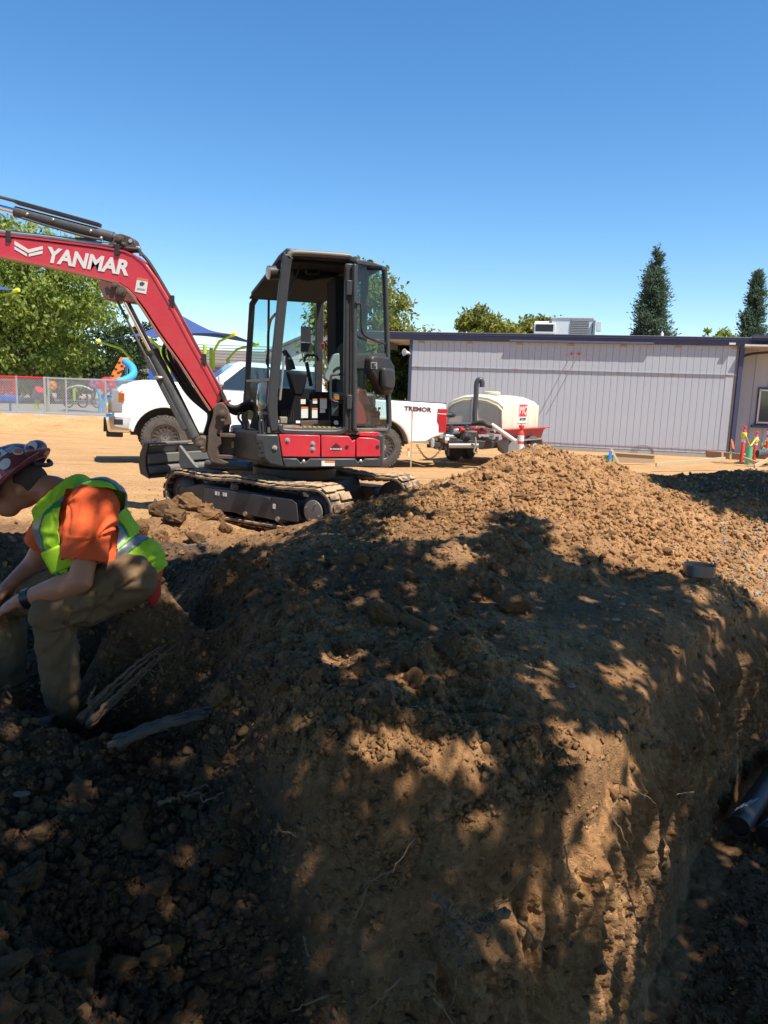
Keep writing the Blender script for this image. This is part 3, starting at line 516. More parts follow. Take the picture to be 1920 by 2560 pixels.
b_ = ground_at(1862, 58); h_ = up_at(1868, 676, 58)[2]-b_[2]; conifer('conifer', 'slimmer dark conifer at the far right behind the building', b_, h_, 1.8, 380, NEEDLE, r3)
for k, (px, py, Y, rx, rz, mm, lb) in enumerate([(40,935,44,2.0,1.0,LEAFY,'light green bush behind the red play structure'),(230,905,47,3.2,2.2,LEAFD,'dark evergreen shrub mass below the big tree'),(330,880,49,2.6,2.4,LEAFD,'dark shrub behind the orange climber'),(110,900,46,3.0,1.8,LEAFD,'shaded bush below the tree crown at the left'),(-60,900,48,3.0,2.2,LEAFD,'dark bush at the left picture edge'),(985,930,33,1.5,1.9,LEAFD,'dark shaded shrub beside the corner post of the grey building')]):
    b_ = ground_at(px, Y); broadleaf('bush', lb, b_, (up_at(px, py, Y), (rx, 1.5, rz)), 36, 4500, .22, mm, r3, droop=.2, trunk=.06, clump=.3)
for k in range(9):                                      # distant tree line closing the horizon
    px = -250+k*70+random.uniform(-15, 15); Y = 75+random.uniform(-6, 8); b_ = ground_at(px, Y)
    broadleaf('far_tree', 'far tree in the row closing the horizon behind the playground', b_, (up_at(px, 945+random.uniform(-8, 8), Y), (4.2, 2.5, 2.4)), 30, 2200, .5, LEAFD, r3, 'far trees behind the playground', droop=.2, trunk=.2)
for k in range(5):
    px = 600+k*75; Y = 80; b_ = ground_at(px, Y)
    broadleaf('far_tree', 'far tree in the row behind the truck', b_, (up_at(px, 958, Y), (4.0, 2.5, 1.4)), 26, 1700, .5, LEAFD, r3, 'far trees behind the truck', droop=.2, trunk=.2)

# the tree the photographer stands under: its leaves leave out the rays that reach the sun flecks seen on the soil
FLECKS = [(857,1653,34,28),(1026,1683,24,22),(701,1809,34,48),(832,1919,42,56),(967,1877,60,52),(1085,1890,42,40),(1182,1856,44,16),(1178,1944,46,30),(1182,2033,26,55),(1026,1484,18,14),(1064,1695,16,14),(1356,1678,34,16),(1543,1669,28,20),(1612,1720,15,55),(1686,1643,12,22),(1773,1556,16,24),(1729,1704,16,22),(1410,1850,34,45),(1547,1851,20,22),(1500,1930,44,60),(1590,1977,16,50),(1443,2073,34,55),
 (1475,2129,42,100),(1536,2264,30,130),(1624,2217,16,80),(1448,2433,26,100),(1529,2446,26,95),(861,2250,26,40),(1327,2190,30,36),(1286,2284,30,52),(1205,2453,34,80),(1293,2446,28,34),(131,2070,32,30),(532,1905,22,36),(46,1939,13,15),(498,1521,18,18),(425,1510,14,10),(1200,1490,16,10),(1130,1395,40,18),(1010,1330,40,20),(1150,1320,50,20),(1320,1545,16,10),(1230,1255,50,18),(1090,1260,50,14),(900,1500,14,10),(1740,1480,30,8),(1850,1700,5,60),(1790,1850,5,70),(205,2450,22,22),(1830,2120,20,14),(1740,2330,18,10),(40,1700,16,30)]
LITPOLY = np.array([(-900,1310),(0,1325),(60,1340),(240,1420),(300,1440),(440,1395),(560,1385),(640,1395),(700,1355),(800,1305),(870,1268),(960,1243),(1047,1234),(1110,1222),(1190,1246),(1260,1267),(1340,1310),(1378,1338),(1354,1393),(1420,1412),(1462,1380),(1505,1418),(1600,1436),(1643,1442),(1704,1436),(1722,1445),(1794,1448),(1848,1472),(1920,1535),(2700,1700)])
PERSON = [(285,1215,60,40),(190,1290,55,70),(225,1380,50,45),(330,1330,60,60),(370,1410,45,50),(250,1500,75,22),(330,1480,60,20),(35,1455,25,20),(160,1440,40,20),(130,1500,30,14),(75,1170,30,35),(150,1190,22,25)]
def lit(px, py, spots, g=1.62): r = np.zeros(px.shape, bool); \
    [r.__ior__((((px-a)/(c*g+6))**2+((py-b)/(d*g+6))**2) < 1.0) for a, b, c, d in spots]; return r
def shade_tree():
    rng = np.random.default_rng(5); n = 420000; C = rng.uniform((-3.8, -5.5, 0), (8.0, 5.0, 1), (n, 3)); C[:, 2] = 3.5+3.8*C[:, 2]**1.8
    up = (C[:, 2]-3.5)/4.1; C = C[(np.hypot((C[:, 0]-2.0)/5.8, (C[:, 1]+.4)/5.6) < 1.0-.25*up) & (C[:, 2] > 1.9+.52*np.maximum(C[:, 1], 0)+.06*np.abs(C[:, 0]))]
    def drop(C, zf): t = (C[:, 2]-zf)/-LDIR[2]; return C[:, 0]+LDIR[0]*t, C[:, 1]+LDIR[1]*t
    zf = np.full(len(C), .4)
    for _ in range(4): x, y = drop(C, zf); zf = .5*zf+.5*_lookup(np.clip(x, -5.9, 7.9), np.clip(y, .7, 13.9))
    x, y = drop(C, zf); px, py = project_arr(x, y, zf); seen = (y > 1.2) & (px > -900) & (px < 2700) & (py > 900)
    # rays that meet the trench face are judged where they meet it
    d = kerf_dist(x, y); inn = (d > .05) & (d < 1.3) & (y < 6)
    for s in np.linspace(0, 1, 9):
        zz = -.9+s*1.2; xx, yy = drop(C, np.full(len(C), zz)); k = inn & (np.abs(kerf_dist(xx, yy)-.1) < .06); qx, qy = project_arr(xx, yy, np.full(len(C), zz)); px = np.where(k, qx, px); py = np.where(k, qy, py)
    jit = rng.normal(0, 4, (2, len(C))); a = lit(px+jit[0], py+jit[1], FLECKS) | (py+jit[1] < np.interp(px, LITPOLY[:, 0], LITPOLY[:, 1]))
    t = (3.0-C[:, 1])/LDIR[1]; Q = C+LDIR[None]*t[:, None]; qx, qy = project_arr(Q[:, 0], Q[:, 1], Q[:, 2]); man = (t > 0) & (Q[:, 2] > .45) & (Q[:, 2] < 1.4) & (Q[:, 0] > -1.65) & (Q[:, 0] < -.75)
    a = np.where(man, lit(qx, qy, PERSON), a & seen); C = C[~a]
    C = C[rng.permutation(len(C))[:115000]]
    t = thing('overhead_tree', 'leafy tree the photographer stands under, out of the picture', 'tree', (5.2, -2.6, .2)); leaves_mesh('crown', C, .14, LEAFD, rng, .2, .62, t)
    b = MB(); b.tube(bez([(5.2, -2.6, -.2), (5.0, -2.4, 2.5), (4.2, -1.6, 5.4), (3.4, -1.0, 7.8)], 12), [.34, .32, .3, .28, .26, .24, .22, .2, .18, .15, .12, .1, .08], 12)
    for e in [(0, -2, 7), (7.5, -3, 7.2), (5.5, -6, 7), (1, -5, 7)]: b.tube(bez([(4.4, -1.8, 4.8), (np.array((4.4, -1.8, 4.8))+np.array(e))/2+V(0, 0, .6), e], 8), [.16, .15, .13, .12, .1, .08, .06, .05, .03], 8)
    b.build('trunk', BARK, t)
    # a neighbouring crown further right shades the dark mound beside the building
    t = thing('neighbour_tree', 'leafy tree standing right of the picture beside the trench', 'tree', (9.2, 6.2, .2)); P = rng.normal(size=(7000, 3)); P /= np.linalg.norm(P, axis=1)[:, None]; P = V(5.95, 5.75, 6.3)+P*(rng.random(7000)**.4)[:, None]*np.array((1.0, 1.0, .7)); leaves_mesh('crown', P, .2, LEAFD, rng, .2, .62, t)
    b = MB(); b.tube(bez([(9.2, 6.2, 0), (8.9, 6.3, 3), (6.2, 5.8, 6.3)], 8), [.2, .19, .17, .15, .13, .1, .08, .06, .04], 9); b.build('trunk', BARK, t)
shade_tree()

# ---------------------------------------------------------------- the grey building
SIDING = mat('grey_siding', (.41, .43, .465), .75, var=.12, vscale=1.0, bump=.08, bscale=60, streak=(3, 3, .6)); SIDING_B = mat('grey_siding_back', (.34, .33, .36), .8); NAVY = mat('navy_paint', (.050, .058, .115), .5, var=.15); CONC = mat('concrete', (.36, .33, .28), .9, var=.15, bump=.3, bscale=25)
SOFFIT = mat('soffit_white', (.62, .58, .54), .8); WOODRAW = mat('raw_wood', (.45, .27, .15), .8, var=.2); ZINC = mat('galvanised', (.55, .56, .57), .38, .75, var=.12); METALW = mat('white_metal', (.66, .66, .64), .5, var=.08, dust=.2); DARK = mat('dark_opening', (.02, .02, .022), .8)
WGLASS = mat('window_glass', (.03, .045, .06), .06, 0, var=.1, spec=.8)
REDPAINT = mat('safety_red', (.62, .035, .03), .45, var=.08)
_wn = V(-math.sin(math.radians(13)), -math.cos(math.radians(13)), 0); _wo = at_y(1400, 1114, 25.0)
def wall_pt(px, py, out=0.0): return on_plane(px, py, _wo+_wn*out, _wn)
BF = Fr(wall_pt(1022, 1098), (math.cos(math.radians(13)), -math.sin(math.radians(13)), 0)); BF.o[2] = _wo[2]-.02
def bs(px, py=1000, out=0.0): return float(np.dot(wall_pt(px, py, out)-BF.o, BF.x))
def bz(px, py, out=0.0): return float(wall_pt(px, py, out)[2]-BF.o[2])
W_LEN = bs(1836, 1000); z_top = 3.32
bld = thing('grey_building', 'long single storey building with grey grooved board siding and navy roof edge', 'building', BF(0, 0, -.1))
wall = MB().box((W_LEN/2, .10, z_top/2), (W_LEN-.01, .14, z_top), BF).build('wall', SIDING_B, bld)
pitch = .203; nb = int(W_LEN/pitch)
for row, (z0, z1) in enumerate(((0.0, 2.44), (2.452, z_top-.002))):
    proto = None
    for k in range(nb):
        if proto is None:
            proto = MB().box((pitch*.5, .019, (z0+z1)/2), (pitch-.007, .022, z1-z0), BF).build('board', SIDING, wall, bev=.003, smooth=0)
        else:
            o = proto.copy(); COL.objects.link(o); o.location = tuple(BF.d(pitch*k, random.uniform(-.0015, .0015), 0)+np.array(proto.location))
MB().box((W_LEN/2, .0, 2.446), (W_LEN, .05, .012), BF).build('joint_flashing', ZINC, bld)
MB().box((W_LEN/2+1.2, -.006, .13), (W_LEN-2.6, .012, .012), BF).build('chalk_line', mat('chalk_pink', (.50, .27, .30), .9), wall); MB().box((W_LEN/2, .06, -.15), (W_LEN+.1, .2, .26), BF).build('foundation', CONC, bld)
MB().box((W_LEN-.05, -.012, z_top/2), (.012, .03, z_top), BF).build('corner_strip', mat('rust_strip', (.26, .17, .15), .7), bld)
for s in np.arange(.2, W_LEN, 2.44/1.5): MB().box((s, -.004, 2.43), (.13, .012, .055), BF).build('bare_patch', WOODRAW, wall); MB().box((s+.1, -.004, z_top-.06), (.16, .012, .06), BF).build('bare_patch', WOODRAW, wall)
roof = MB().box((W_LEN/2-.6, 3.4, z_top+.21), (W_LEN+3.2, 7.0, .07), BF).build('roof', mat('roof_grey', (.18, .18, .19), .8), bld)
f = MB(); f.box((W_LEN/2-.65, -.06, z_top+.085), (W_LEN+3.1, .05, .16), BF); f.build('fascia', NAVY, bld, bev=.004)
MB().box((W_LEN/2-.65, -.105, z_top+.205), (W_LEN+3.2, .06, .075), BF).build('roof_edge', NAVY, bld, bev=.006)
MB().box((W_LEN/2-.65, -.1, z_top+.25), (W_LEN+3.2, .10, .012), BF).build('drip_edge', ZINC, bld)
MB().box((bs(1440), -.115, z_top+.03), (bs(1630)-bs(1320)+.6, .055, .06), BF).build('loose_flashing', mat('grey_flashing', (.11, .11, .16), .5), bld, label='strip of grey flashing hanging loose below the roof edge')
MB().box((W_LEN+.06, .02, z_top/2), (.10, .16, z_top), BF).build('corner_post', NAVY, bld, bev=.004)
MB().box((W_LEN-.2, .01, z_top/2), (.24, .03, z_top-.01), BF).build('corner_board', SIDING, bld)
MB().box((-.05, .06, z_top/2), (.10, .14, z_top), BF).build('corner_post', NAVY, bld, bev=.004)
MB().box((-1.1, 1.4, z_top+.02), (2.1, 2.6, .05), BF).build('porch_soffit', SOFFIT, bld)
MB().box((-1.12, 1.3, z_top-.12), (.12, 2.4, .22), BF).build('porch_beam', NAVY, bld)
# recessed bay at the right with a window
bay = MB().box((W_LEN+3.2, 1.05, z_top/2), (6.2, .12, z_top), BF).build('bay_wall', SIDING, bld)
for k in range(14): MB().box((W_LEN+.3+.42*k, .983, z_top/2), (.012, .012, z_top), BF).build('batten', SIDING_B, bay)
MB().box((W_LEN+3.2, .38, z_top+.02), (6.2, 1.2, .06), BF).build('bay_soffit', SOFFIT, bld)
MB().box((W_LEN+3.3, -.06, z_top+.10), (6.0, .05, .24), BF).build('bay_fascia', NAVY, bld); MB().box((W_LEN+3.3, -.02, z_top+.27), (6.0, .5, .09), BF).build('bay_roof_edge', NAVY, bld)
sx = bs(1905, 1000, -1)-.15; zw = (.92, 2.12)
win = MB().box((sx+.8, .975, (zw[0]+zw[1])/2), (1.6, .05, zw[1]-zw[0]), BF).build('window', NAVY, bld)
for a in (0, 1): MB().box((sx+.42+.76*a, .945, (zw[0]+zw[1])/2), (.66, .02, zw[1]-zw[0]-.16), BF).build('pane', WGLASS, win)
b = MB(); b.box((sx+.06, .935, 1.52), (.05, .04, 1.1), BF); b.box((sx+.8, .935, 1.52), (.05, .04, 1.1), BF); b.box((sx+.8, .935, 1.01), (1.5, .04, .05), BF); b.box((sx+.8, .935, 2.03), (1.5, .04, .05), BF); b.build('sash', METALW, win)
MB().box((sx+.8, .91, zw[0]-.04), (1.8, .14, .07), BF).build('sill', NAVY, win)
MB().tube(bez([BF(W_LEN+1.6, -.1, z_top+.1), BF(W_LEN+1.3, .1, z_top-.1), BF(W_LEN+.35, .8, z_top-.22), BF(W_LEN+.2, .92, z_top-.6)], 16), .04, 8).build('downspout', NAVY, bld)
MB().tube([BF(W_LEN+.12, -.02, z_top-.05), BF(W_LEN+.12, -.02, -.05)], .022, 6).build('conduit', NAVY, bld)
MB().box((W_LEN-.25, -.10, z_top+.06), (.18, .1, .06), BF).build('eave_lamp', METALW, bld)
# two red brackets standing out of the wall throw the long thin shadows
for k, (px, py) in enumerate(((1429, 884), (1447, 884))):
    p = wall_pt(px, py); b = MB(); b.cyl(p, p+_wn*.52, .014, 8); b.box(tuple(np.array((np.dot(p-BF.o, BF.x), -.01, np.dot(p-BF.o, BF.z)))), (.05, .03, .08), BF); b.build('wall_rod', REDPAINT, bld, label=('left', 'right')[k]+' red rod standing out from the board wall')
sp = thing('horn_speaker', 'small grey horn loudspeaker on the corner of the grey building', 'loudspeaker', BF(-.05, -.02, 2.9))
p = BF(-.08, -.12, 2.88); MB().lathe([(.035, 0), (.045, .06), (.06, .12), (.10, .2), (.12, .22), (.115, .225), (.04, .16)], p, (-.75, -.6, .05), 16).build('horn', METALW, sp); MB().box((-.06, -.06, 2.86), (.05, .12, .05), BF).build('bracket', ZINC, sp)
# rooftop unit
H0 = bs(1337, 820, -2.2); H1 = bs(1475, 820, -2.2); zr = z_top+.36; ac = thing('rooftop_air_conditioner', 'boxy white rooftop air conditioner with louvres and an intake hood', 'air conditioner', BF((H0+H1)/2, 2.2, zr))
hh = .62; w = H1-H0
MB().box(((H0+H1)/2+.32, 2.8, zr+hh/2), (w-.5, 1.3, hh), BF).build('cabinet', METALW, ac, bev=.01)
hd = MB().prism([BF(H0-.02, 2.05, zr+.05), BF(H0-.02, 2.05, zr+.42), BF(H0-.02, 2.6, zr+.55), BF(H0-.02, 2.6, zr+.05)], BF.d(.72, 0, 0)).build('intake_hood', METALW, ac, bev=.008)
MB().box((H0+.34, 2.04, zr+.27), (.6, .03, .24), BF).build('hood_opening', DARK, hd); MB().box((H0+.34, 2.02, zr+.11), (.68, .06, .06), BF).build('hood_lip', METALW, hd)
g = MB().box((H1-.35, 2.14, zr+hh/2), (.62, .02, hh-.08), BF).build('condenser_grille', mat('grille_grey', (.20, .20, .19), .6), ac)
for k in range(9): MB().box((H1-.35, 2.12, zr+.07+k*.06), (.6, .03, .018), BF).build('louvre', mat('louvre_grey', (.42, .41, .38), .5), g)
MB().box((H1+.13, 2.5, zr+.3), (.08, .9, .5), BF).build('side_coil', mat('grille_grey', (.2, .2, .19), .6), ac); MB().box((H1+.30, 2.4, zr+.38), (.16, .2, .34), BF).build('electric_box', METALW, ac, bev=.01); MB().box(((H0+H1)/2+.32, 2.8, zr+hh+.015), (w-.42, 1.36, .03), BF).build('lid', METALW, ac)
for s in (.2, .55, .75): pass
for px_, lb in ((1166, 'left'), (1655, 'right')):
    p = wall_pt(px_, 838, -.3); MB().lathe([(.05, -.1), (.045, .05), (.0, .13)], p, (0, 0, 1), 10).build('roof_vent', METALW, bld)

# ---------------------------------------------------------------- playground beyond the fence
LIME = mat('lime_paint', (.42, .60, .02), .4, var=.06); BLUEP = mat('play_blue', (.03, .13, .55), .4, var=.06); SKYB = mat('slide_blue', (.06, .36, .66), .35, var=.06); ORANGE = mat('play_orange', (.78, .13, .02), .4, var=.06); PRED = mat('play_red', (.62, .02, .03), .4, var=.06); WHITEP = mat('white_plastic', (.75, .74, .70), .4, var=.05)
SAIL = mat('blue_sail', (.04, .075, .22), .75, var=.1, vscale=3); ROOFB = mat('shingle_brown', (.20, .165, .14), .9, var=.15); WALLB = mat('beige_wall', (.34, .285, .24), .9, var=.08); CHAIN = mat('chain_wire', (.42, .43, .43), .45, .7); YEL = mat('yellow_green_cap', (.72, .74, .03), .4)
def sail(label, px_apex, py_apex, corners, Y, spread, group):
    t = thing('shade_sail', label, 'canopy', ground_at(px_apex, Y), group); ap = up_at(px_apex, py_apex, Y); b = MB(); cs = [up_at(x, y, Y+dy) for x, y, dy in corners]; n = 10; vs = []
    cs2 = cs+[cs[0]]; ctr = np.mean(cs, 0)
    for k in range(len(cs)):
        A, B = cs2[k], cs2[k+1]; g = []
        for j in range(n+1):
            for i in range(n+1):
                u = i/n; v = j/n; e = A+(B-A)*u; e = e+(ctr-e)*.18*4*u*(1-u)*.8+V(0, 0, .15)*4*u*(1-u); p = e+(ap-e)*v; p[2] -= .35*math.sin(math.pi*v)*.6; g.append(p)
        b.sheet(g, n+1, n+1)
    b.build('canopy', SAIL, t, solid=.02); 
    for c in cs:
        q = c+(np.array((ap[0], ap[1], c[2]-.9))-c)*.38; MB().tube([c, q+(c-q)*.3-V(0, 0, .05), q-V(0, 0, .45)], .06, 8).build('arm', LIME, t); MB().cyl(c-nrm(q-c)*.12, c+(q-c)*.12, .085, 8).build('corner_cap', YEL, t)
        gq = V(q[0], q[1], zbase(np.array(q[0]), np.array(q[1]))); MB().cyl(q-V(0, 0, .4), gq, .09, 10).build('post', LIME, t)
    return t
sail('dark blue shade sail on lime posts behind the excavator boom', 455, 790, [(245, 853, -1.5), (372, 846, -3.2), (585, 836, -3.4), (642, 860, -.5), (430, 838, 3)], 39, 3, 'shade sails')
sail('dark blue shade sail cut by the left picture edge', -140, 665, [(42, 726, -1.5), (-160, 745, -3), (-320, 720, 1), (-100, 700, 3)], 36, 3, 'shade sails')
def house(label, name, pxs, y_eave, y_ridge, Y, wallm, roofm, gable):
    x0 = up_at(pxs[0], 960, Y)[0]; x1 = up_at(pxs[1], 960, Y)[0]; ze = up_at((pxs[0]+pxs[1])/2, y_eave, Y)[2]; zr_ = up_at((pxs[0]+pxs[1])/2, y_ridge, Y)[2]; t = thing(name, label, 'building', ((x0+x1)/2, Y, .3)); dp = 9
    MB().box(((x0+x1)/2, Y+dp/2, ze/2), (x1-x0, dp, ze), WORLD).build('wall', wallm, t); b = MB()
    if gable: b.prism([V(x0-.5, Y-.5, ze-.25), V((x0+x1)/2, Y-.5, zr_), V(x1+.5, Y-.5, ze-.25), V(x1+.5, Y-.5, ze-.05), V((x0+x1)/2, Y-.5, zr_+.22), V(x0-.5, Y-.5, ze-.05)], (0, dp+1, 0)); MB().prism([V(x0, Y, ze-.02), V((x0+x1)/2, Y, zr_-.05), V(x1, Y, ze-.02)], (0, .2, 0)).build('gable', wallm, t)
    else: b.prism([V(x0-.6, Y-.6, ze), V(x0-.6, Y+dp*.5, zr_), V(x0-.6, Y+dp+.6, ze), V(x0-.6, Y+dp+.6, ze-.2), V(x0-.6, Y-.6, ze-.2)], (x1-x0+1.2, 0, 0))
    b.build('roof', roofm, t); return t, x0, x1, ze
t, x0, x1, ze = house('beige gabled school building behind the blue slide', 'gable_house', (300, 470), 898, 868, 52, WALLB, mat('roof_dark', (.06, .06, .065), .8), True)
t, x0, x1, ze = house('low building with brown shingle roof behind the white truck', 'shingle_house', (480, 640), 912, 868, 56, WALLB, ROOFB, False)
for k in range(7): MB().box(((x0+x1)/2, 56-.4+k*.72, ze+.10+k*.245), (x1-x0+1.3, .05, .05), WORLD).build('shingle_course', ROOFB, t)
t, x0, x1, ze = house('white gabled building seen through the excavator cab', 'white_house', (640, 960), 900, 826, 62, mat('white_wall', (.62, .61, .58), .9), mat('roof_grey2', (.17, .17, .17), .85), True)
# play tower with slides
T = thing('play_tower', 'climbing tower with lime posts, blue rails and curling blue slide', 'playground tower', ground_at(480, 36))
def P3(px, py, Y): return up_at(px, py, Y)
for px, y0, Y in ((404, 868, 36), (421, 880, 35), (512, 862, 36), (528, 870, 38), (470, 880, 38)):
    p = P3(px, y0, Y); MB().cyl(p, V(p[0], p[1], zbase(np.array(p[0]), np.array(p[1]))), .085, 10).build('post', LIME, T)
for px0, px1, y0, y1, Y in ((372, 470, 928, 958, 36.5), (470, 545, 926, 975, 36.5), (545, 600, 930, 975, 37)):
    a, b_2 = P3(px0, y0, Y), P3(px1, y1, Y); rl = MB(); rl.box(((a[0]+b_2[0])/2, Y, a[2]), (b_2[0]-a[0], .06, .07)); rl.box(((a[0]+b_2[0])/2, Y, b_2[2]), (b_2[0]-a[0], .06, .07)); r_ = rl.build('railing', BLUEP, T)
    for x in np.arange(a[0]+.1, b_2[0], .16): MB().box((x, Y, (a[2]+b_2[2])/2), (.035, .03, a[2]-b_2[2])).build('baluster', BLUEP, r_)
a = P3(375, 960, 36.3); b_2 = P3(420, 925, 36.3); MB().box(((a[0]+b_2[0])/2, 36.2, (a[2]+b_2[2])/2), (b_2[0]-a[0], .05, b_2[2]-a[2])).build('side_panel', BLUEP, T)
MB().tube(bez([P3(312, 903, 35), P3(330, 918, 34.6), P3(333, 936, 34.2), P3(318, 948, 33.8), P3(292, 956, 33.4)], 20), .17, 10).build('slide', SKYB, T); MB().tube([P3(315, 905, 35.2), P3(315, 985, 35.2)], .06, 8).build('slide_post', SKYB, T)
C_ = thing('climbing_panel', 'leaning orange climbing panel with holes beside the blue slide', 'climber', ground_at(290, 35.5))
a, b_2 = P3(312, 893, 36), P3(284, 948, 34.5); rt = V(1, .0, .0)*.36; pn = MB().prism([a-rt*.6, a+rt*.6, b_2+rt*.6, b_2-rt*.6], nrm(np.cross(a-b_2, rt))*.06).build('panel', ORANGE, C_, bev=.02)
for k in range(6):
    c = a+(b_2-a)*(.12+.15*k)+V(.1*(-1)**k, -.05, 0); MB().cyl(c-V(0, .04, 0), c+V(0, .06, 0), .07, 10).build('hole', mat('hole_dark', (.05, .06, .03), .9), C_)
MB().tube([a+V(0, .2, 0), V(a[0], a[1]+.2, .3)], .05, 8).build('post', LIME, C_)
# music and seating items on the playground paving
def disc_post(label, pxb, Y, ytop, r, m, mp, curve, name='flower_chime'):
    b0 = up_at(pxb, 1000, Y); b0[2] = .34; top = up_at(pxb+curve, ytop, Y); t = thing(name, label, 'play chime', b0); MB().tube(bez([b0, b0+(top-b0)*.5+V(-.12*np.sign(curve), 0, 0), top], 10), .055, 8).build('post', mp, t)
    d = MB(); d.lathe([(r*.2, -.03), (r, -.02), (r, .02), (r*.3, .05)], top+V(0, -.06, .06), (.35, -.9, .1), 20); d.build('disc', m, t, bev=.005)
    for k in range(5): q = 2*math.pi*k/5; c = top+V(math.cos(q)*r*.55, -.12, .06+math.sin(q)*r*.55); MB().ell(tuple(c), (.05, .03, .05), n=8, m=5).build('knob', mp, t)
    return t
disc_post('orange disc chime on a lime post by the fence', 123, 29.6, 968, .19, ORANGE, LIME, 8)
disc_post('left red disc chime on a curved blue post', 247, 28.8, 963, .19, PRED, SKYB, -9)
disc_post('right larger red disc chime on a curved blue post', 259, 29.3, 966, .30, PRED, SKYB, 10)
t = thing('tilted_drum', 'tilted grey drum on a lime foot behind the fence', 'play drum', V(*up_at(95, 1000, 30)[:2], .34)); c = up_at(96, 985, 30); MB().lathe([(.19, -.18), (.2, -.17), (.2, .17), (.19, .18)], c, (.5, -.3, .8), 18).build('shell', mat('drum_grey', (.16, .17, .17), .5), t); MB().lathe([(.20, .17), (.21, .18), (.21, .22), (.19, .23)], c, (.5, -.3, .8), 18).build('head', PRED, t); MB().cyl(c, V(c[0]-.12, c[1], .34), .09, 10).build('foot', LIME, t)
t = thing('picnic_table', 'picnic table with white arched top on dark tube legs', 'picnic table', V(*up_at(200, 1000, 30)[:2], .34)); g = []
for j in range(2):
    for i in range(15): u = i/14; p = up_at(168+64*u, 978-14*math.sin(math.pi*min(1, .15+.8*u)), 29.5+j*.9); g.append(p)
MB().sheet(g, 15, 2).build('top', WHITEP, t, solid=.05)
for i in range(1, 14, 2): pass
for px in (168, 203, 238):
    q = [up_at(px+dx, yy, 29.8) for dx, yy in ((-8, 985), (-7, 1010), (0, 1017), (9, 1017), (15, 1008), (14, 985))]; MB().tube(bez(q, 20), .03, 6).build('leg_frame', mat('dark_green_tube', (.04, .07, .06), .5), t)
MB().box((up_at(200, 1000, 29.6)[0], 29.4, .72), (1.3, .3, .04)).build('bench', mat('dark_green_tube', (.04, .07, .06), .5), t); MB().tube([up_at(185, 972, 29.4), up_at(186, 1012, 29.4)], .05, 8).build('marker_post', LIME, t)
t = thing('red_play_bench', 'red framed play seat with wavy panels and a blue base at the left edge', 'play seat', V(*up_at(10, 1000, 27.6)[:2], .34)); x0 = up_at(-60, 950, 27.6)[0]; x1 = up_at(40, 950, 27.6)[0]; zt = up_at(20, 950, 27.6)[2]; zm = up_at(20, 988, 27.6)[2]; zb = up_at(20, 1005, 27.6)[2]
b = MB(); b.box(((x0+x1)/2, 27.6, zt), (x1-x0, .1, .07)); b.box((x1-.07, 27.6, (zt+zm)/2), (.1, .1, zt-zm)); b.box((x1-.62, 27.6, (zt+zm)/2), (.07, .1, zt-zm)); b.build('frame', mat('play_red2', (.70, .03, .02), .4), t, bev=.01)
for k in range(5): MB().tube(bez([V(x0+(x1-x0)*j/10, 27.62, zm+.07+k*.085+.03*math.sin(j*1.9+k*.6)) for j in range(10)], 30), .028, 6).build('wavy_slat', PRED, t)
MB().box(((x0+x1)/2, 27.5, (zm+zb)/2), (x1-x0+.1, .5, zm-zb)).build('base', BLUEP, t, bev=.05)
for x in (x1-.85, x1-.2): MB().cyl(V(x, 27.5, zb), V(x, 27.5, .34), .04, 8).build('leg', (BLUEP, SKYB)[x > x1-.5], t)
# chain-link fence on a concrete kerb
fy0 = 26.2; fl = up_at(-130, 1000, fy0)[0]; fr_ = up_at(480, 1000, 26.6)[0]; zk = .34; ztf = zk+1.22
structure(MB().box(((fl+fr_)/2, fy0+.05, .17), (fr_-fl, .18, .44)).build('kerb', CONC, bev=.01))
fen = thing('chain_link_fence', 'grey chain link fence on a concrete kerb in front of the playground', 'fence', ((fl+fr_)/2, fy0, zk))
posts = [up_at(p, 1000, fy0)[0] for p in (-70, 43, 113, 122, 166, 265, 340, 420)]
for x in posts: MB().cyl(V(x, fy0, zk-.3), V(x, fy0, ztf+.04), .032 if abs(x-posts[2]) > .01 else .045, 8).build('post', ZINC, fen)
MB().cyl(V(fl, fy0, ztf), V(posts[2], fy0, ztf), .03, 8).build('top_rail', PRED, fen, label='red top rail left of the gate post'); MB().cyl(V(posts[2], fy0, ztf), V(fr_, fy0, ztf), .03, 8).build('top_rail', ZINC, fen); MB().cyl(V(fl, fy0, zk+.05), V(fr_, fy0, zk+.05), .01, 6).build('tension_wire', ZINC, fen)
b = MB(); hgt = ztf-zk-.05; n = int((fr_-fl)/.085)
for k in range(-15, n):
    for s in (1, -1):
        xa, xb = (fl+k*.085, fl+k*.085+hgt) if s > 0 else (fl+k*.085+hgt, fl+k*.085)
        if max(xa, xb) > fr_: continue
        p, q = V(xa, fy0+.006*s, zk+.05), V(xb, fy0+.006*s, ztf); w_ = V(.012, 0, 0); b.add([p-w_, p+w_, q+w_, q-w_], [(0, 1, 2, 3)])
stuff(b.build('wire_mesh', CHAIN, fen, smooth=0, solid=.004))
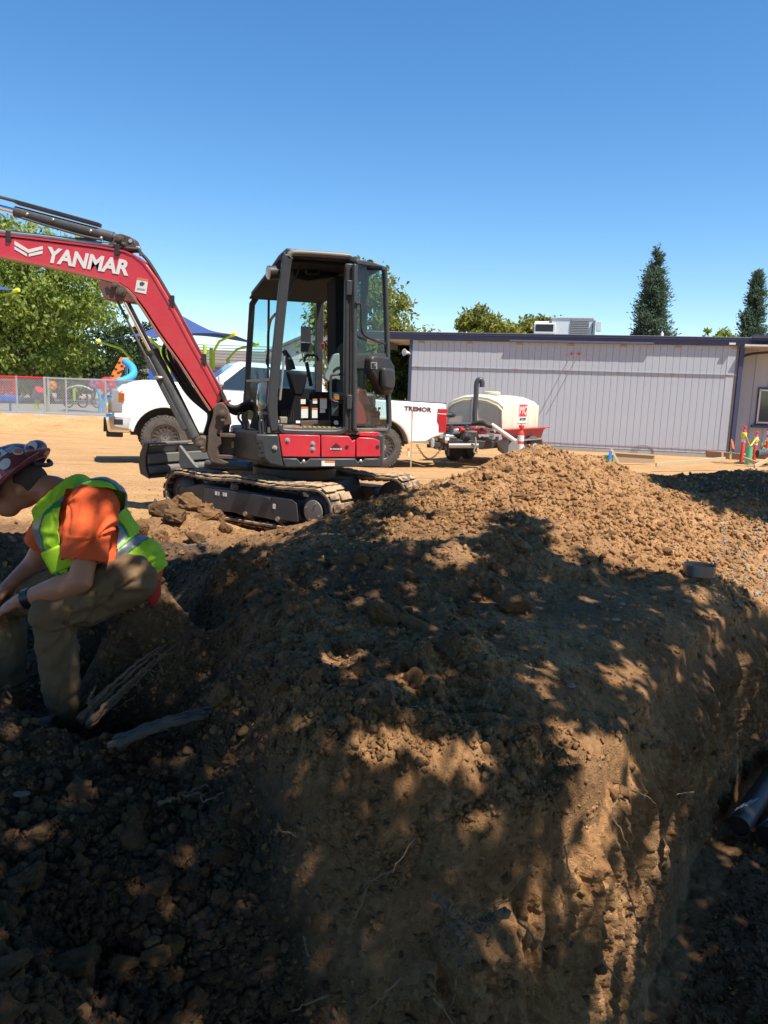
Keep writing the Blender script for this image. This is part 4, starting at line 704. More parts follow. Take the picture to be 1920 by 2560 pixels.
# another excavator far off, only its arched boom showing
t = thing('far_excavator', 'dark red boom of a second excavator far behind the fence', 'excavator', ground_at(-60, 44)); DR = mat('dark_red', (.13, .028, .02), .5); b = MB()
pts = bez([P3(-80, 925, 44), P3(-10, 908, 44), P3(30, 905, 44), P3(52, 920, 44), P3(72, 948, 44)], 20); b.beam(pts, .55, .4, (0, 1, 0)); b.build('boom', DR, t, bev=.03); MB().tube(bez([P3(-60, 905, 44), P3(20, 898, 43.9), P3(55, 912, 43.9)], 12), .04, 6).build('hose', DARK, t)
q = ground_at(-70, 44); MB().box((q[0]-1.2, 44.5, 1.3), (2.4, 2, 1.2)).build('body', DR, t, bev=.1); 
for s in (-.8, .8): MB().box((q[0]-1.2, 44.5+s, .45), (3, .5, .6)).build('crawler_track', DARK, t, bev=.2)
t = thing('parked_car', 'dark parked car half hidden behind the fence', 'car', ground_at(135, 48)); q = ground_at(135, 48); b = MB(); b.prism([V(q[0]-2, 48, .7), V(q[0]-1.9, 48, 1.25), V(q[0]-.9, 48, 1.35), V(q[0]-.4, 48, 1.85), V(q[0]+1.0, 48, 1.85), V(q[0]+1.6, 48, 1.35), V(q[0]+2, 48, 1.2), V(q[0]+2, 48, .7)], (0, 1.7, 0)); b.build('body', mat('car_dark', (.03, .045, .06), .25, coat=.5), t, bev=.08)
MB().prism([V(q[0]-.75, 47.98, 1.4), V(q[0]-.35, 47.98, 1.78), V(q[0]+.9, 47.98, 1.78), V(q[0]+1.3, 47.98, 1.4)], (0, .03, 0)).build('window', WGLASS, t)
for s in (-1.2, 1.25): MB().cyl(V(q[0]+s, 47.9, .62), V(q[0]+s, 48.15, .62), .32, 16).build('wheel', DARK, t)
t = thing('board_fence', 'short run of upright brown boards behind the fence', 'fence', ground_at(158, 47))
for k in range(9): p = up_at(142+k*4, 938, 47); MB().box((p[0], 47, (p[2]+.3)/2), (.085, .03, p[2]-.3+random.uniform(-.03, .03))).build('board', mat('brown_board', (.26, .11, .06), .8), t)
t = thing('white_fence_wall', 'low white wall far behind the playground at the left', 'wall', ground_at(150, 58)); p = up_at(150, 955, 58); MB().box((p[0], 58, .9), (14, .2, 1.2)).build('panel', mat('white_wall', (.62, .61, .58), .9), t)

# ---------------------------------------------------------------- mini excavator
XRED = mat('excavator_red', (.62, .020, .042), .32, var=.08, coat=.3, dust=.34, bump=.03, bscale=30); XGREY = mat('excavator_grey', (.040, .045, .052), .38, var=.15, dust=.14, spec=.35); XBLK = mat('black_plastic', (.020, .021, .024), .45, dust=.14); RUB = mat('track_rubber', (.045, .042, .04), .85, var=.2, bump=.3, dust=2.4, dustcol=(.46, .31, .18)); CAST = mat('dirty_casting', (.085, .062, .048), .7, var=.35, bump=.2, dust=.55, dustcol=(.26, .165, .10)); CHROME = mat('chrome_rod', (.75, .76, .78), .12, 1.0, var=.04); CYLG = mat('cylinder_grey', (.055, .062, .068), .38, var=.15, dust=.25); STICK = mat('decal_white', (.74, .73, .70), .5, var=.04); ORG = mat('decal_orange', (.80, .22, .03), .5); HOSE = mat('hose_black', (.016, .016, .017), .5, dust=.15); BLADEM = mat('blade_grey', (.14, .145, .145), .5, var=.2, dust=.35); INT = mat('cab_interior', (.016, .017, .020), .9, spec=.08); BEIGE = mat('seat_cover_grey', (.40, .38, .33), .6); CLEAR = glass('cab_glass', (.72, .88, .90), .03); GREENG = glass('dusty_glass', (.62, .72, .64), .22); BOLT = mat('bolt_steel', (.45, .42, .38), .4, .8)
EXO = V(-.92, 7.69, .22); ex = thing('mini_excavator', 'red and dark grey mini excavator with its cab door open on dusty rubber tracks', 'excavator', EXO)
UP = Fr(EXO, (-math.cos(math.radians(15)), -math.sin(math.radians(15)), 0)); UC = Fr(EXO, (-.84, .545, 0))
def S(px, py, yl=.74): return on_plane(px, py, UP(0, yl, 0), UP.y)
def lo(p): q = np.array(p)-UP.o; return V(q@UP.x, q@UP.y, q@UP.z)
# --- crawler tracks
def track(yc, nm):
    L = .86; r = .205; zc = .22; W = .30; path = []
    for k in range(15): a = math.pi/2+math.pi*k/14; path.append((L+r*math.sin(math.pi*k/14), zc+r*math.cos(math.pi*k/14)))
    for k in range(1, 12): path.append((L-2*L*k/12, zc-r))
    for k in range(15): path.append((-L-r*math.sin(math.pi*k/14), zc-r*math.cos(math.pi*k/14)))
    for k in range(1, 12): u = k/12; path.append((-L+2*L*u, zc+r-.022*math.sin(math.pi*2*u)**2))
    n = len(path); b = MB(); g = []
    for i in range(n):
        p = np.array(path[i]); t = nrm(np.array(path[(i+1) % n])-np.array(path[i-1])); nn = np.array((-t[1], t[0])) if i >= 0 else None
        for dy, dn in ((-W/2, 0), (W/2, 0), (W/2, -.028), (-W/2, -.028)): q = p+nn*(-dn)*-1; g.append(UC(q[0], yc+dy, q[1]))
    fs = []
    for i in range(n):
        j = (i+1) % n; fs += [(i*4+k, i*4+(k+1) % 4, j*4+(k+1) % 4, j*4+k) for k in range(4)]
    b.add(g, fs); tr = b.build('crawler_track', RUB, ex, bev=.006)
    seg = [np.linalg.norm(np.array(path[(i+1) % n])-np.array(path[i])) for i in range(n)]; tot = sum(seg); m = 52; lug = []; lb = MB(); ib = MB()
    for k in range(m):
        d = tot*k/m; i = 0
        while d > seg[i]: d -= seg[i]; i += 1
        a = np.array(path[i]); c = np.array(path[(i+1) % n]); t = nrm(c-a); p = a+t*d; nn = np.array((t[1], -t[0])); cen = np.mean(path, 0); nn = nn if nn@(p-cen) > 0 else -nn
        F = Fr(UC(p[0]+nn[0]*.024, yc, p[1]+nn[1]*.024), UC.d(t[0], 0, t[1]), UC.d(nn[0], 0, nn[1])); s = (-1)**k
        lb.box((0, s*W*.24, -.004), (.074, W*.50, .014), F); lb.box((.01, -s*W*.26, -.006), (.060, W*.44, .010), F)
        F2 = Fr(UC(p[0]-nn[0]*.034, yc, p[1]-nn[1]*.034), UC.d(t[0], 0, t[1]), UC.d(nn[0], 0, nn[1])); ib.box((0, 0, 0), (.035, W*.96, .020), F2)
    lb.build('tread_lug', RUB, tr, bev=.004); ib.build('track_cog', mat('track_cog_black', (.02, .019, .018), .8), tr)
    sg = 1 if yc > 0 else -1; o = yc+sg*W*.40
    fr = MB(); fr.prism([UC(-.70, yc-.10, .13), UC(-.62, yc-.10, .30), UC(.58, yc-.10, .33), UC(.80, yc-.10, .28), UC(.80, yc-.10, .16), UC(.55, yc-.10, .11)], UC.d(0, .22, 0)); fr.build('track_frame', XGREY, tr, bev=.015)
    sk = MB(); sk.prism([UC(-.68, yc+sg*.125, .10), UC(-.66, yc+sg*.125, .27), UC(-.60, yc+sg*.125, .30), UC(.50, yc+sg*.125, .30), UC(.52, yc+sg*.125, .11), UC(.45, yc+sg*.125, .085), UC(.1, yc+sg*.125, .10), UC(0, yc+sg*.125, .085), UC(-.1, yc+sg*.125, .10), UC(-.4, yc+sg*.125, .085), UC(-.5, yc+sg*.125, .10)], UC.d(0, sg*.018, 0)); sk.build('frame_guard', XGREY, tr, bev=.006)
    sp = MB(); sp.lathe([(.05, -.13), (.165, -.12), (.172, .02), (.172, .06), (.15, .10), (.10, .12), (.10, .145), (.094, .15)], UC(-L, yc, zc), UC.d(0, sg, 0), 26); s_ = sp.build('sprocket', XBLK, tr); MB().lathe([(.098, .148), (.102, .152), (.100, .160), (.05, .163)], UC(-L, yc, zc), UC.d(0, sg, 0), 24).build('hub_cap', mat('hub_grey', (.16, .15, .135), .6, dust=.6), s_)
    for k in range(4): a = math.pi/2*k+.4; MB().cyl(UC(-L+.078*math.cos(a), yc+sg*.155, zc+.078*math.sin(a)), UC(-L+.078*math.cos(a), yc+sg*.170, zc+.078*math.sin(a)), .009, 8).build('bolt', BOLT, s_)
    MB().lathe([(.05, -.12), (.13, -.11), (.172, -.06), (.172, .06), (.13, .10), (.06, .11), (.05, .10)], UC(L, yc, zc), UC.d(0, sg, 0), 24).build('idler', XBLK, tr)
    for u in (-.45, -.05, .38): w_ = MB().lathe([(.03, -.12), (.075, -.11), (.075, .09), (.05, .12), (.03, .125)], UC(u, yc, .105), UC.d(0, sg, 0), 18).build('roller', CAST, tr); MB().cyl(UC(u, yc+sg*.13, .105), UC(u, yc+sg*.162, .105), .022, 8).build('roller_nut', BOLT, w_)
    MB().lathe([(.03, -.1), (.05, -.09), (.05, .10), (.055, .12), (.02, .14)], UC(.12, yc, .335), UC.d(0, sg, 0), 16).build('carrier_roller', XBLK, tr)
    MB().box((-.32, yc+sg*.15, .265), (.075, .03, .05), UC).build('tie_down', XBLK, tr, bev=.006); MB().box((-.40, yc+sg*.1455, .215), (.03, .003, .045), UC).build('label', STICK, tr)
    for k, (u, w) in enumerate(((.30, .012), (.335, .03), (.24, .012), (.21, .03))): MB().box((u, yc+sg*.1455, .26), (w, .002, .035), UC).build('size_mark', STICK, tr)
    return tr
track(.62, 'near'); track(-.62, 'far')
b = MB(); b.prism([UC(-.55, -.5, .17), UC(-.45, -.5, .40), UC(.45, -.5, .40), UC(.6, -.5, .17)], UC.d(0, 1.0, 0)); b.build('undercarriage_frame', XBLK, ex, bev=.03)
MB().lathe([(.40, .38), (.42, .40), (.42, .50), (.36, .52), (.36, .56)], EXO, (0, 0, 1), 32).build('slew_ring', XBLK, ex)
# --- dozer blade
bl = thing('x', 'x', 'x', (0, 0, 0)); bpy.data.objects.remove(bl)
prof = [(1.30, .31), (1.385, .345), (1.405, .44), (1.385, .55), (1.33, .63)]; zoff = .015; b = MB(); g = []
for y in (-.77, .77):
    for a, z in prof: g.append(UC(a, y, z+zoff))
b.sheet(g, len(prof), 2); blade = b.build('dozer_blade', BLADEM, ex, solid=.016, bev=.003)
for s in (-1, 1): MB().prism([UC(1.265, s*.77, .30+zoff), UC(1.40, s*.77, .34+zoff), UC(1.425, s*.77, .44+zoff), UC(1.40, s*.77, .56+zoff), UC(1.345, s*.77, .655+zoff), UC(1.27, s*.77, .655+zoff), UC(1.315, s*.77, .54+zoff), UC(1.32, s*.77, .42+zoff)], UC.d(0, s*.022, 0)).build('end_plate', XBLK, blade, bev=.004)
MB().box((1.345, 0, .655+zoff), (.10, 1.54, .018), UC).build('top_flange', BLADEM, blade, bev=.003); MB().box((1.34, 0, .50+zoff), (.06, 1.52, .10), UC).build('back_rib', BLADEM, blade, bev=.01); MB().cyl(UC(1.34, -.76, .38+zoff), UC(1.34, .76, .38+zoff), .05, 16).build('lower_rib', BLADEM, blade); MB().box((1.30, 0, .312+zoff), (.09, 1.52, .014), UC).build('cutting_edge', CAST, blade)
for y in (.33, -.33):
    MB().prism([UC(1.33, y-.02, .64+zoff), UC(1.33, y-.02, .32+zoff), UC(1.15, y-.02, .27), UC(.62, y-.02, .20), UC(.58, y-.02, .30), UC(.95, y-.02, .36), UC(1.10, y-.02, .46)], UC.d(0, .04, 0)).build('push_arm', BLADEM, blade, bev=.006)
MB().cyl(UC(.6, 0, .45), UC(1.25, 0, .42), .05, 14).build('blade_cylinder', CYLG, blade)
# --- upper body
zb = lo(S(830, 1168))[2]; zt = lo(S(830, 1086))[2]; xr = lo(S(957, 1120))[0]; xf = lo(S(645, 1120))[0]
plan = [(xf+.02, .60), (xf-.05, .70), (xr+.12, .70), (xr+.0, .62), (xr-.10, .35), (xr-.14, 0), (xr-.10, -.4), (xr+.02, -.70), (.3, -.76), (.62, -.45), (.62, .2)]
MB().prism([UP(x, y, zb+.03) for x, y in plan], V(0, 0, zt-zb-.02)).build('chassis', XBLK, ex, bev=.03)
MB().prism([UP(x*1.0, y, zb) for x, y in [(xr-.02, .62), (xr-.13, .3), (xr-.16, 0), (xr-.12, -.4), (xr, -.72), (xr+.25, -.77), (xr+.25, .5)]], V(0, 0, zt-zb+.02)).build('counterweight', XGREY, ex, bev=.04)
def panel(pts, yl, th, name, m, bev=.006, parent=ex, label=None): return MB().prism([S(x, y, yl) for x, y in pts], UP.y*-th).build(name, m, parent, label, bev=bev)
p1 = panel([(698, 1086), (800.5, 1088.5), (800.5, 1143), (706, 1141.5)], .765, .05, 'side_panel', XRED); p2 = panel([(803.3, 1088.5), (873, 1090.5), (881, 1103), (888.3, 1099), (888.3, 1143), (803.3, 1143)], .765, .05, 'side_panel', XRED); p3 = panel([(891, 1101), (899, 1093.5), (931, 1095), (949, 1101), (951, 1141.5), (891, 1142.5)], .765, .05, 'side_panel', XRED)
fc = panel([(640, 1086), (697, 1086), (705, 1144), (711, 1168), (675, 1161), (660, 1146), (641, 1108)], .76, .10, 'front_cover', XGREY, .015)
for k in range(4): panel([(642, 1100+k*11.5), (656+k*2, 1100.5+k*11.5), (658+k*2, 1108+k*11.5), (644+k, 1107.5+k*11.5)], .763, .012, 'vent_slot', DARK, 0, fc)
sk = panel([(706, 1145), (743, 1146), (752, 1156), (764, 1156), (774, 1146), (888, 1146), (896, 1155), (905, 1155), (912, 1146), (949, 1146), (950, 1167.5), (712, 1168.5)], .762, .08, 'lower_skirt', XGREY, .01)
for px, py in ((759, 1154), (901.5, 1153.5)): c = S(px, py, .755); MB().lathe([(.016, -.02), (.018, .005), (.012, .012), (.002, .014)], c, UP.y, 12).build('skirt_bolt', BOLT, sk)
panel([(804, 1152), (837, 1152), (837, 1165), (804, 1165)], .765, .003, 'warning_label', STICK, 0, sk); panel([(812, 1152), (837, 1152), (837, 1156), (812, 1156)], .767, .003, 'label_band', ORG, 0, sk)
for px, py, par in ((719, 1100, p1), (782, 1108.5, p1), (782, 1122, p1), (687, 1119, fc)): c = S(px, py, .765); MB().lathe([(.024, 0), (.024, .004), (.016, .002), (.014, .012), (.004, .014)], c, UP.y, 14).build('latch', mat('latch_grey', (.35, .32, .31), .5), par)
for px, py, par in ((867, 1117.5, p2), (944, 1117, p3)): c = S(px, py, .766); MB().lathe([(.013, 0), (.018, .003), (.013, .004), (.001, .001)], c, UP.y, 14).build('key_hole', DARK, par)
panel([(829, 1118), (851, 1118), (852, 1126), (828, 1126)], .767, .002, 'logo_plate', XBLK, 0, p2); panel([(829, 1117), (836, 1111), (840, 1107.5), (845, 1111), (851, 1116.5)], .767, .002, 'logo_ridge', mat('logo_dark', (.10, .012, .016), .5), 0, p2)
text_mesh('ENTERPRISE', .021, S(840, 1123, .769), -UP.x, V(0, 0, 1), .0008, bold=.0004).build('logo_text', STICK, p2, smooth=0)
MB().box((xr+.025, .735, (zb+zt)/2), (.05, .03, zt-zb), UP).build('rear_edge', XGREY, ex, bev=.008)
# --- cab
FX = lo(S(690, 1000, .70))[0]; zf = lo(S(760, 1086, .70))[2]; zr = lo(S(800, 637, .70))[2]
def FP(px, py): return on_plane(px, py, UP(FX, 0, 0), UP.x)
YR = lo(FP(618, 850))[1]; cab = MB()
A = [S(688, 1078, .70), S(681, 1022, .70), S(687, 931, .70), S(702, 781, .70), S(715, 664, .70), S(722, 640, .70)]
cab.beam(bez(A, 20), .085, .07, UP.y); cf = cab.build('front_pillar', XGREY, ex, bev=.012)
B = [S(722, 637, .70), S(735, 631, .70), S(800, 634, .70), S(872, 639, .70)]
rb = MB(); roofpts = [(lo(B[0])[0]-.02, .70), (lo(B[0])[0]+.05, .55), (lo(B[0])[0]+.06, YR+.1), (lo(B[0])[0]-.02, YR-.02), (-.42, YR-.02), (-.62, YR+.12), (-.62, .30), (lo(S(872, 640, .7))[0], .72)]
rb.prism([UP(x, y, zr-.045) for x, y in roofpts], V(0, 0, .07)); roof = rb.build('roof', mat('roof_black', (.03, .033, .038), .6, spec=.12, dust=.08), ex, bev=.025, seg=3)
rail = MB(); rail.tube(bez([S(722, 642, .715), S(728, 634, .715), S(742, 632, .715), S(800, 635, .715), S(876, 641, .715)], 16), .028, 10); rail.build('roof_rail', mat('roof_rail_grey', (.14, .14, .13), .45, dust=.5), ex)
fp = MB(); fp.beam([UP(FX+.03, YR, zf-.1), UP(FX-.005, YR, zf+.5), UP(FX-.06, YR, zr-.13), UP(FX-.12, YR, zr-.03)], .075, .06, UP.y); fp.build('front_pillar', XGREY, ex, bev=.012)
hd = MB(); hd.beam([UP(FX-.12, YR, zr-.02), UP(FX-.10, .3, zr+.0), UP(FX-.12, .70, zr+.0)], .10, .07, V(0, 0, 1)); hd.build('front_header', XGREY, ex, bev=.012)
BP = lo(S(868, 860, .70))[0]
bp = MB(); bp.beam([S(868, 1080, .70), S(870, 860, .70), S(872, 660, .70)], .075, .07, UP.y); bp.build('door_pillar', XGREY, ex, bev=.01)
for d_ in (-.028, .012): MB().beam([S(868, 1078, .742)+UP.x*d_, S(871, 668, .742)+UP.x*d_], .016, .012, UP.y).build('door_seal', XBLK, ex)
for py in (720, 1005): MB().box(tuple(lo(S(873, py, .75))), (.05, .04, .13), UP).build('hinge', XGREY, ex, bev=.006)
MB().beam([UP(BP-.30, YR, zf-.1), UP(BP-.30, YR, zr-.02)], .10, .09, UP.y).build('rear_pillar', XBLK, ex, bev=.012)
MB().beam([UP(-.60, .30, zf-.1), UP(-.60, .30, zr-.04)], .07, .07, UP.y).build('rear_pillar', XBLK, ex, bev=.012)
sil = MB(); sil.beam(bez([S(700, 1060, .70), S(702, 1074, .70), S(720, 1079, .70), S(800, 1081, .70), S(850, 1080, .70), S(866, 1068, .70)], 16), .05, .09, UP.y); sil.build('door_sill', XGREY, ex, bev=.012)
MB().box(((FX+BP)/2-.1, .25, zf+.035), (FX-BP+.35, .95, .05), UP).build('floor', mat('floor_mat', (.10, .085, .065), .85, dust=.7), ex)
for k in range(7): c = lo(S(762+k*12, 1072, .62)); MB().box((c[0], .60, zf+.066), (.03, .10, .01), UP).build('floor_rib', mat('floor_mat2', (.34, .26, .12), .8), ex)
rw = MB(); rw.box(((FX+BP-.3)/2, YR-.01, zf+.20), (FX-BP+.3, .03, .42), UP); rw.build('right_wall', INT, ex)
MB().box(((FX+BP-.3)/2, YR, (zf+.41+zr)/2), (FX-BP+.2, .006, zr-zf-.45), UP).build('right_window', CLEAR, ex); MB().box(((FX+BP)/2+.05, YR+.01, (zf+.4+zr)/2), (.028, .03, zr-zf-.42), UP).build('window_divider', XBLK, ex)
MB().box((-.605, .05, (zf+.5+zr)/2), (.006, .55, zr-zf-.6), UP).build('rear_window', CLEAR, ex)
def IP(px, py, y): return S(px, py, y)
def ip(pts, y, th, name, m, parent=ex, bev=0): return MB().prism([S(a, c, y) for a, c in pts], UP.y*-th).build(name, m, parent, bev=bev)
lw = MB(); q = [FP(609, 930), FP(664, 925), FP(664, 1012), FP(601, 1012)]; q = [UP(FX+.01, YR+.06, zf+.47), UP(FX-.0, .63, zf+.47), UP(FX+.02, .63, zf+.02), UP(FX+.04, YR+.06, zf+.02)]; lw.quad(*q); lw.build('lower_windscreen', GREENG, ex, solid=.006)
uw = MB(); uw.quad(UP(FX-.02, .20, zf+.50), UP(FX-.02, .60, zf+.50), UP(FX-.09, .60, zr-.10), UP(FX-.09, .20, zr-.10)); uw.build('upper_windscreen', CLEAR, ex, solid=.006)
MB().beam([UP(FX+.0, YR, zf+.49), UP(FX+.0, .68, zf+.49)], .03, .03, V(0, 0, 1)).build('windscreen_rail', XBLK, ex)
MB().tube([UP(FX-.02, YR+.05, zf+1.0), UP(FX-.06, YR+.14, zr-.22)], .009, 6).build('gas_strut', XBLK, ex); MB().tube([S(722, 735, .5), S(752, 660, .45)], .009, 6).build('gas_strut', XBLK, ex)
MB().tube(bez([FP(689, 785), FP(677, 800), FP(671, 830), FP(670, 880), FP(667, 905), FP(672, 920), FP(681, 925)], 24), .013, 8).build('grab_rail', XBLK, ex)
lp = on_plane(676, 682, UP(FX+.05, 0, 0), UP.x); lampo = MB().lathe([(.03, -.09), (.058, -.07), (.062, 0), (.062, .02), (.055, .02)], lp, UP.d(.85, .25, -.1), 18).build('work_lamp', XBLK, ex); MB().lathe([(.001, .015), (.055, .018), (.055, .024), (.001, .03)], lp, UP.d(.85, .25, -.1), 18).build('lens', mat('lamp_lens', (.45, .42, .38), .2), lampo)
for py in (815, 905, 990): c = UP(FX-.02, YR-.045, lo(FP(612, py))[2]); MB().cyl(c, c+UP.y*-.03, .011, 8).build('frame_bolt', BOLT, ex)
# seat, console and controls
seat = MB(); seat.box((BP+.02, .20, zf+.34), (.42, .46, .10), UP); seat.build('seat_cushion', INT, ex, bev=.03); MB().box((BP-.17, .20, zf+.62), (.10, .44, .55), UP).build('seat_back', INT, ex, bev=.04)
ped = MB().box((BP+.06, .22, zf+.17), (.46, .42, .28), UP).build('seat_pedestal', INT, ex, bev=.01)
for a, c, w, h, org in ((752, 998, 12, 12, 0), (753, 1017, 17, 28, 1), (781, 1010, 13, 0, 0), (782, 997, 11, 12, 1), (780, 1020, 14, 25, 1), (800, 995, 17, 27, 1), (800, 1023, 13, 9, 0)):
    if h: l_ = ip([(a, c), (a+w, c), (a+w, c+h), (a, c+h)], .435, .004, 'notice', STICK, ped); 
    if h and org: ip([(a, c), (a+w, c), (a+w, c+3), (a, c+3)], .438, .003, 'notice_band', ORG, ped)
ip([(829, 985), (847, 985), (847, 1040), (829, 1040)], .45, .04, 'side_box', mat('box_grey', (.10, .105, .11), .5), ex, .006); ip([(833, 989), (848, 989), (848, 999), (833, 999)], .455, .004, 'orange_label', ORG, ex); ip([(836, 1052), (842, 1051), (846, 1054), (846, 1061), (838, 1062), (834, 1057)], .46, .006, 'round_sticker', STICK, ex)
con = ip([(719, 928), (770, 935), (764, 965), (757, 990), (735, 989)], .30, .18, 'left_console', INT, ex, .02); MB().tube(bez([S(727, 925, .22), S(723, 905, .22), S(716, 888, .22), S(711, 878, .22)], 8), [.05, .046, .042, .036, .03, .026, .024, .022, .02], 10).build('joystick_boot', XBLK, con); MB().tube([S(722, 897, .22), S(709, 876, .22)], [.016, .024], 8).build('joystick', XBLK, con); MB().ell(tuple(lo(S(724, 896, .25))), (.02, .02, .012), UP, 8, 5).build('joystick_button', BEIGE, con)
MB().tube([S(711, 890, .40), S(704, 960, .42), S(700, 1000, .42)], .012, 6).build('travel_lever', BOLT, ex)
MB().tube(bez([S(824, 932, .35), S(815, 905, .35), S(808, 873, .35)], 8), .010, 8).build('dozer_lever', BOLT, ex); MB().lathe([(.010, 0), (.016, .015), (.020, .045), (.010, .06)], S(808, 873, .35), UP.d(.15, 0, 1), 12).build('lever_knob', mat('knob_red', (.45, .08, .05), .5), ex)
ip([(812, 938), (822, 915), (835, 885), (849, 882), (851, 952), (838, 948), (820, 955), (811, 946)], .36, .10, 'control_cover', BEIGE, ex, .012); ip([(832, 925), (842, 917), (850, 916), (851, 920), (841, 925), (834, 931)], .365, .01, 'cover_slot', DARK, ex)
MB().tube(bez([S(856, 936, .66), S(834, 937, .66), S(827, 945, .66), S(826, 985, .66), S(828, 998, .66), S(838, 1004, .66), S(856, 1006, .66)], 26), .012, 8).build('handrail', XGREY, ex)
MB().tube(bez([S(760, 905, -.05), S(764, 890, -.05), S(775, 888, -.05), S(790, 890, -.05), S(796, 902, -.05)], 14), .012, 8).build('window_handle', XBLK, ex); ip([(752, 815), (777, 817), (777, 856), (752, 853)], YR+.03, .006, 'window_notice', mat('notice_grey', (.16, .17, .18), .6), ex); ip([(752, 857), (780, 858), (780, 881), (752, 879)], YR+.03, .006, 'window_notice', DARK, ex); ip([(809, 720), (836, 722), (836, 758), (809, 758)], YR+.03, .006, 'window_notice', mat('notice_grey2', (.24, .23, .22), .6), ex)
ip([(818, 762), (836, 764), (836, 785), (818, 783)], YR+.03, .006, 'window_notice', DARK, ex); ip([(768, 725), (804, 722), (803, 738), (795, 746), (783, 747), (771, 740)], YR+.1, .01, 'sun_visor', mat('visor_grey', (.30, .33, .33), .5), ex)
MB().box(((FX+BP-.3)/2-.02, (YR+.70)/2, zr-.06), (FX-BP+.30, .70-YR-.10, .02), UP).build('roof_lining', INT, ex); ip([(725, 650), (862, 655), (866, 672), (840, 690), (770, 702), (735, 694)], .2, .10, 'headliner', INT, ex, .02); MB().tube(bez([S(766, 672, .25), S(768, 684, .25), S(795, 684, .25), S(799, 672, .25)], 10), .012, 6).build('roof_handle', XBLK, ex)
MB().tube([S(766, 905, .1), S(778, 965, .1)], .02, 6).build('hydraulic_lever', XBLK, ex)
ip([(838, 690), (872, 690), (872, 1000), (840, 1000)], .35, .45, 'rear_wall', INT, ex, .01)
for k in range(2): MB().box(tuple(lo(S(704+k*8, 1050, .45))), (.035, .10, .06), UP).build('pedal', mat('pedal_dusty', (.28, .24, .18), .7), ex, bev=.006)
MB().box(tuple(lo(S(740, 1068, .55))), (.05, .04, .02), UP).build('red_rag', mat('rag_red', (.6, .05, .05), .8), ex, bev=.006)
for px, y0 in ((845, 1062), (815, 1010)): pass
ip([(752, 1052), (828, 1050), (828, 1066), (752, 1068)], .44, .05, 'floor_step', CAST, ex, .006); ip([(700, 1020), (740, 1020), (740, 1062), (700, 1062)], YR+.05, .01, 'front_kick_panel', INT, ex)
for k in range(6): ip([(703+k*6, 1025), (705+k*6, 1025), (705+k*6, 1055), (703+k*6, 1055)], YR+.056, .004, 'kick_rib', XBLK, ex)
# open door folded back past the rear corner
Hn = S(884, 900, .745); Dd = nrm(V(.60, .80, 0)); Dn = V(Dd[1], -Dd[0], 0)
def DPx(px, py, out=0.0): return on_plane(px, py, Hn+Dn*out, Dn)
door = MB(); ring = [DPx(888, 655), DPx(925, 661), DPx(961, 673), DPx(966, 800), DPx(970, 960), DPx(973, 1060), DPx(966, 1078), DPx(925, 1080), DPx(890, 1079), DPx(884, 1070), DPx(885, 900), DPx(887, 660)]
door.beam(ring, .045, .045, Dn); dr = door.build('cab_door', XGREY, ex, 'cab door folded back past the rear corner of the cab', bev=.012)
MB().prism([DPx(889, 660), DPx(960, 677), DPx(965, 845), DPx(960, 884), DPx(890, 884)], Dn*-.006).build('door_glass', CLEAR, dr); MB().prism([DPx(887, 884, .01), DPx(966, 884, .01), DPx(968, 930, .01), DPx(918, 925, .01), DPx(905, 922, .01), DPx(890, 922, .01)], Dn*-.03).build('door_belt', XGREY, dr, bev=.008); MB().prism([DPx(889, 922), DPx(966, 925), DPx(969, 1066), DPx(889, 1066)], Dn*-.006).build('lower_door_glass', CLEAR, dr)
MB().prism([DPx(889, 1062, -.05), DPx(890, 1000, -.05), DPx(895, 978, -.05), DPx(904, 963, -.05), DPx(908, 961, -.05), DPx(914, 975, -.05), DPx(930, 1018, -.05), DPx(951, 1030, -.05), DPx(951, 1062, -.05)], Dn*-.04).build('hood_flank', XRED, dr, bev=.012); dd = MB().prism([DPx(916, 1061, -.045), DPx(922, 1049, -.045), DPx(928, 1061, -.045)], Dn*-.003).build('green_triangle', mat('decal_green', (.12, .48, .30), .5), dr)
text_mesh('ViO', .105, DPx(924, 1022, -.04), Dd, V(0, 0, 1), .001, shear=.2, bold=.004, sx=.8).build('model_text', mat('text_dark', (.035, .05, .045), .5), dr, smooth=0); text_mesh('35', .14, DPx(941, 1033, -.04), Dd, V(0, 0, 1), .001, shear=.2, bold=.004, sx=.85).build('model_text', mat('text_dark', (.035, .05, .045), .5), dr, smooth=0)
bx = MB(); bx.prism([DPx(909, 895, .0), DPx(916, 888, .0), DPx(955, 893, .0), DPx(968, 915, .0), DPx(970, 950, .0), DPx(962, 985, .0), DPx(940, 988, .0), DPx(928, 965, .0), DPx(908, 930, .0)], Dn*.10); lb_ = bx.build('latch_housing', XBLK, dr, bev=.03, seg=3)
MB().prism([DPx(946, 918, .10), DPx(974, 922, .10), DPx(976, 965, .10), DPx(968, 978, .10), DPx(946, 972, .10)], Dn*.07).build('latch_cover', XBLK, lb_, bev=.03, seg=3); MB().prism([DPx(927, 905, .10), DPx(942, 906, .10), DPx(942, 923, .10), DPx(927, 922, .10)], Dn*.004).build('latch_bezel', mat('bezel_grey', (.3, .3, .3), .4), lb_); MB().prism([DPx(929, 907, .105), DPx(940, 908, .105), DPx(940, 921, .105), DPx(929, 920, .105)], Dn*.003).build('latch_recess', DARK, lb_); MB().prism([DPx(935, 911, .108), DPx(939, 911, .108), DPx(937, 917, .108)], Dn*.004).build('latch_tongue', BOLT, lb_)
MB().tube(bez([DPx(889, 758, .03), DPx(901, 760, .04), DPx(904, 775, .05), DPx(904, 815, .05), DPx(909, 836, .05), DPx(930, 848, .05), DPx(962, 860, .03)], 28), .012, 8).build('door_handrail', XBLK, dr)
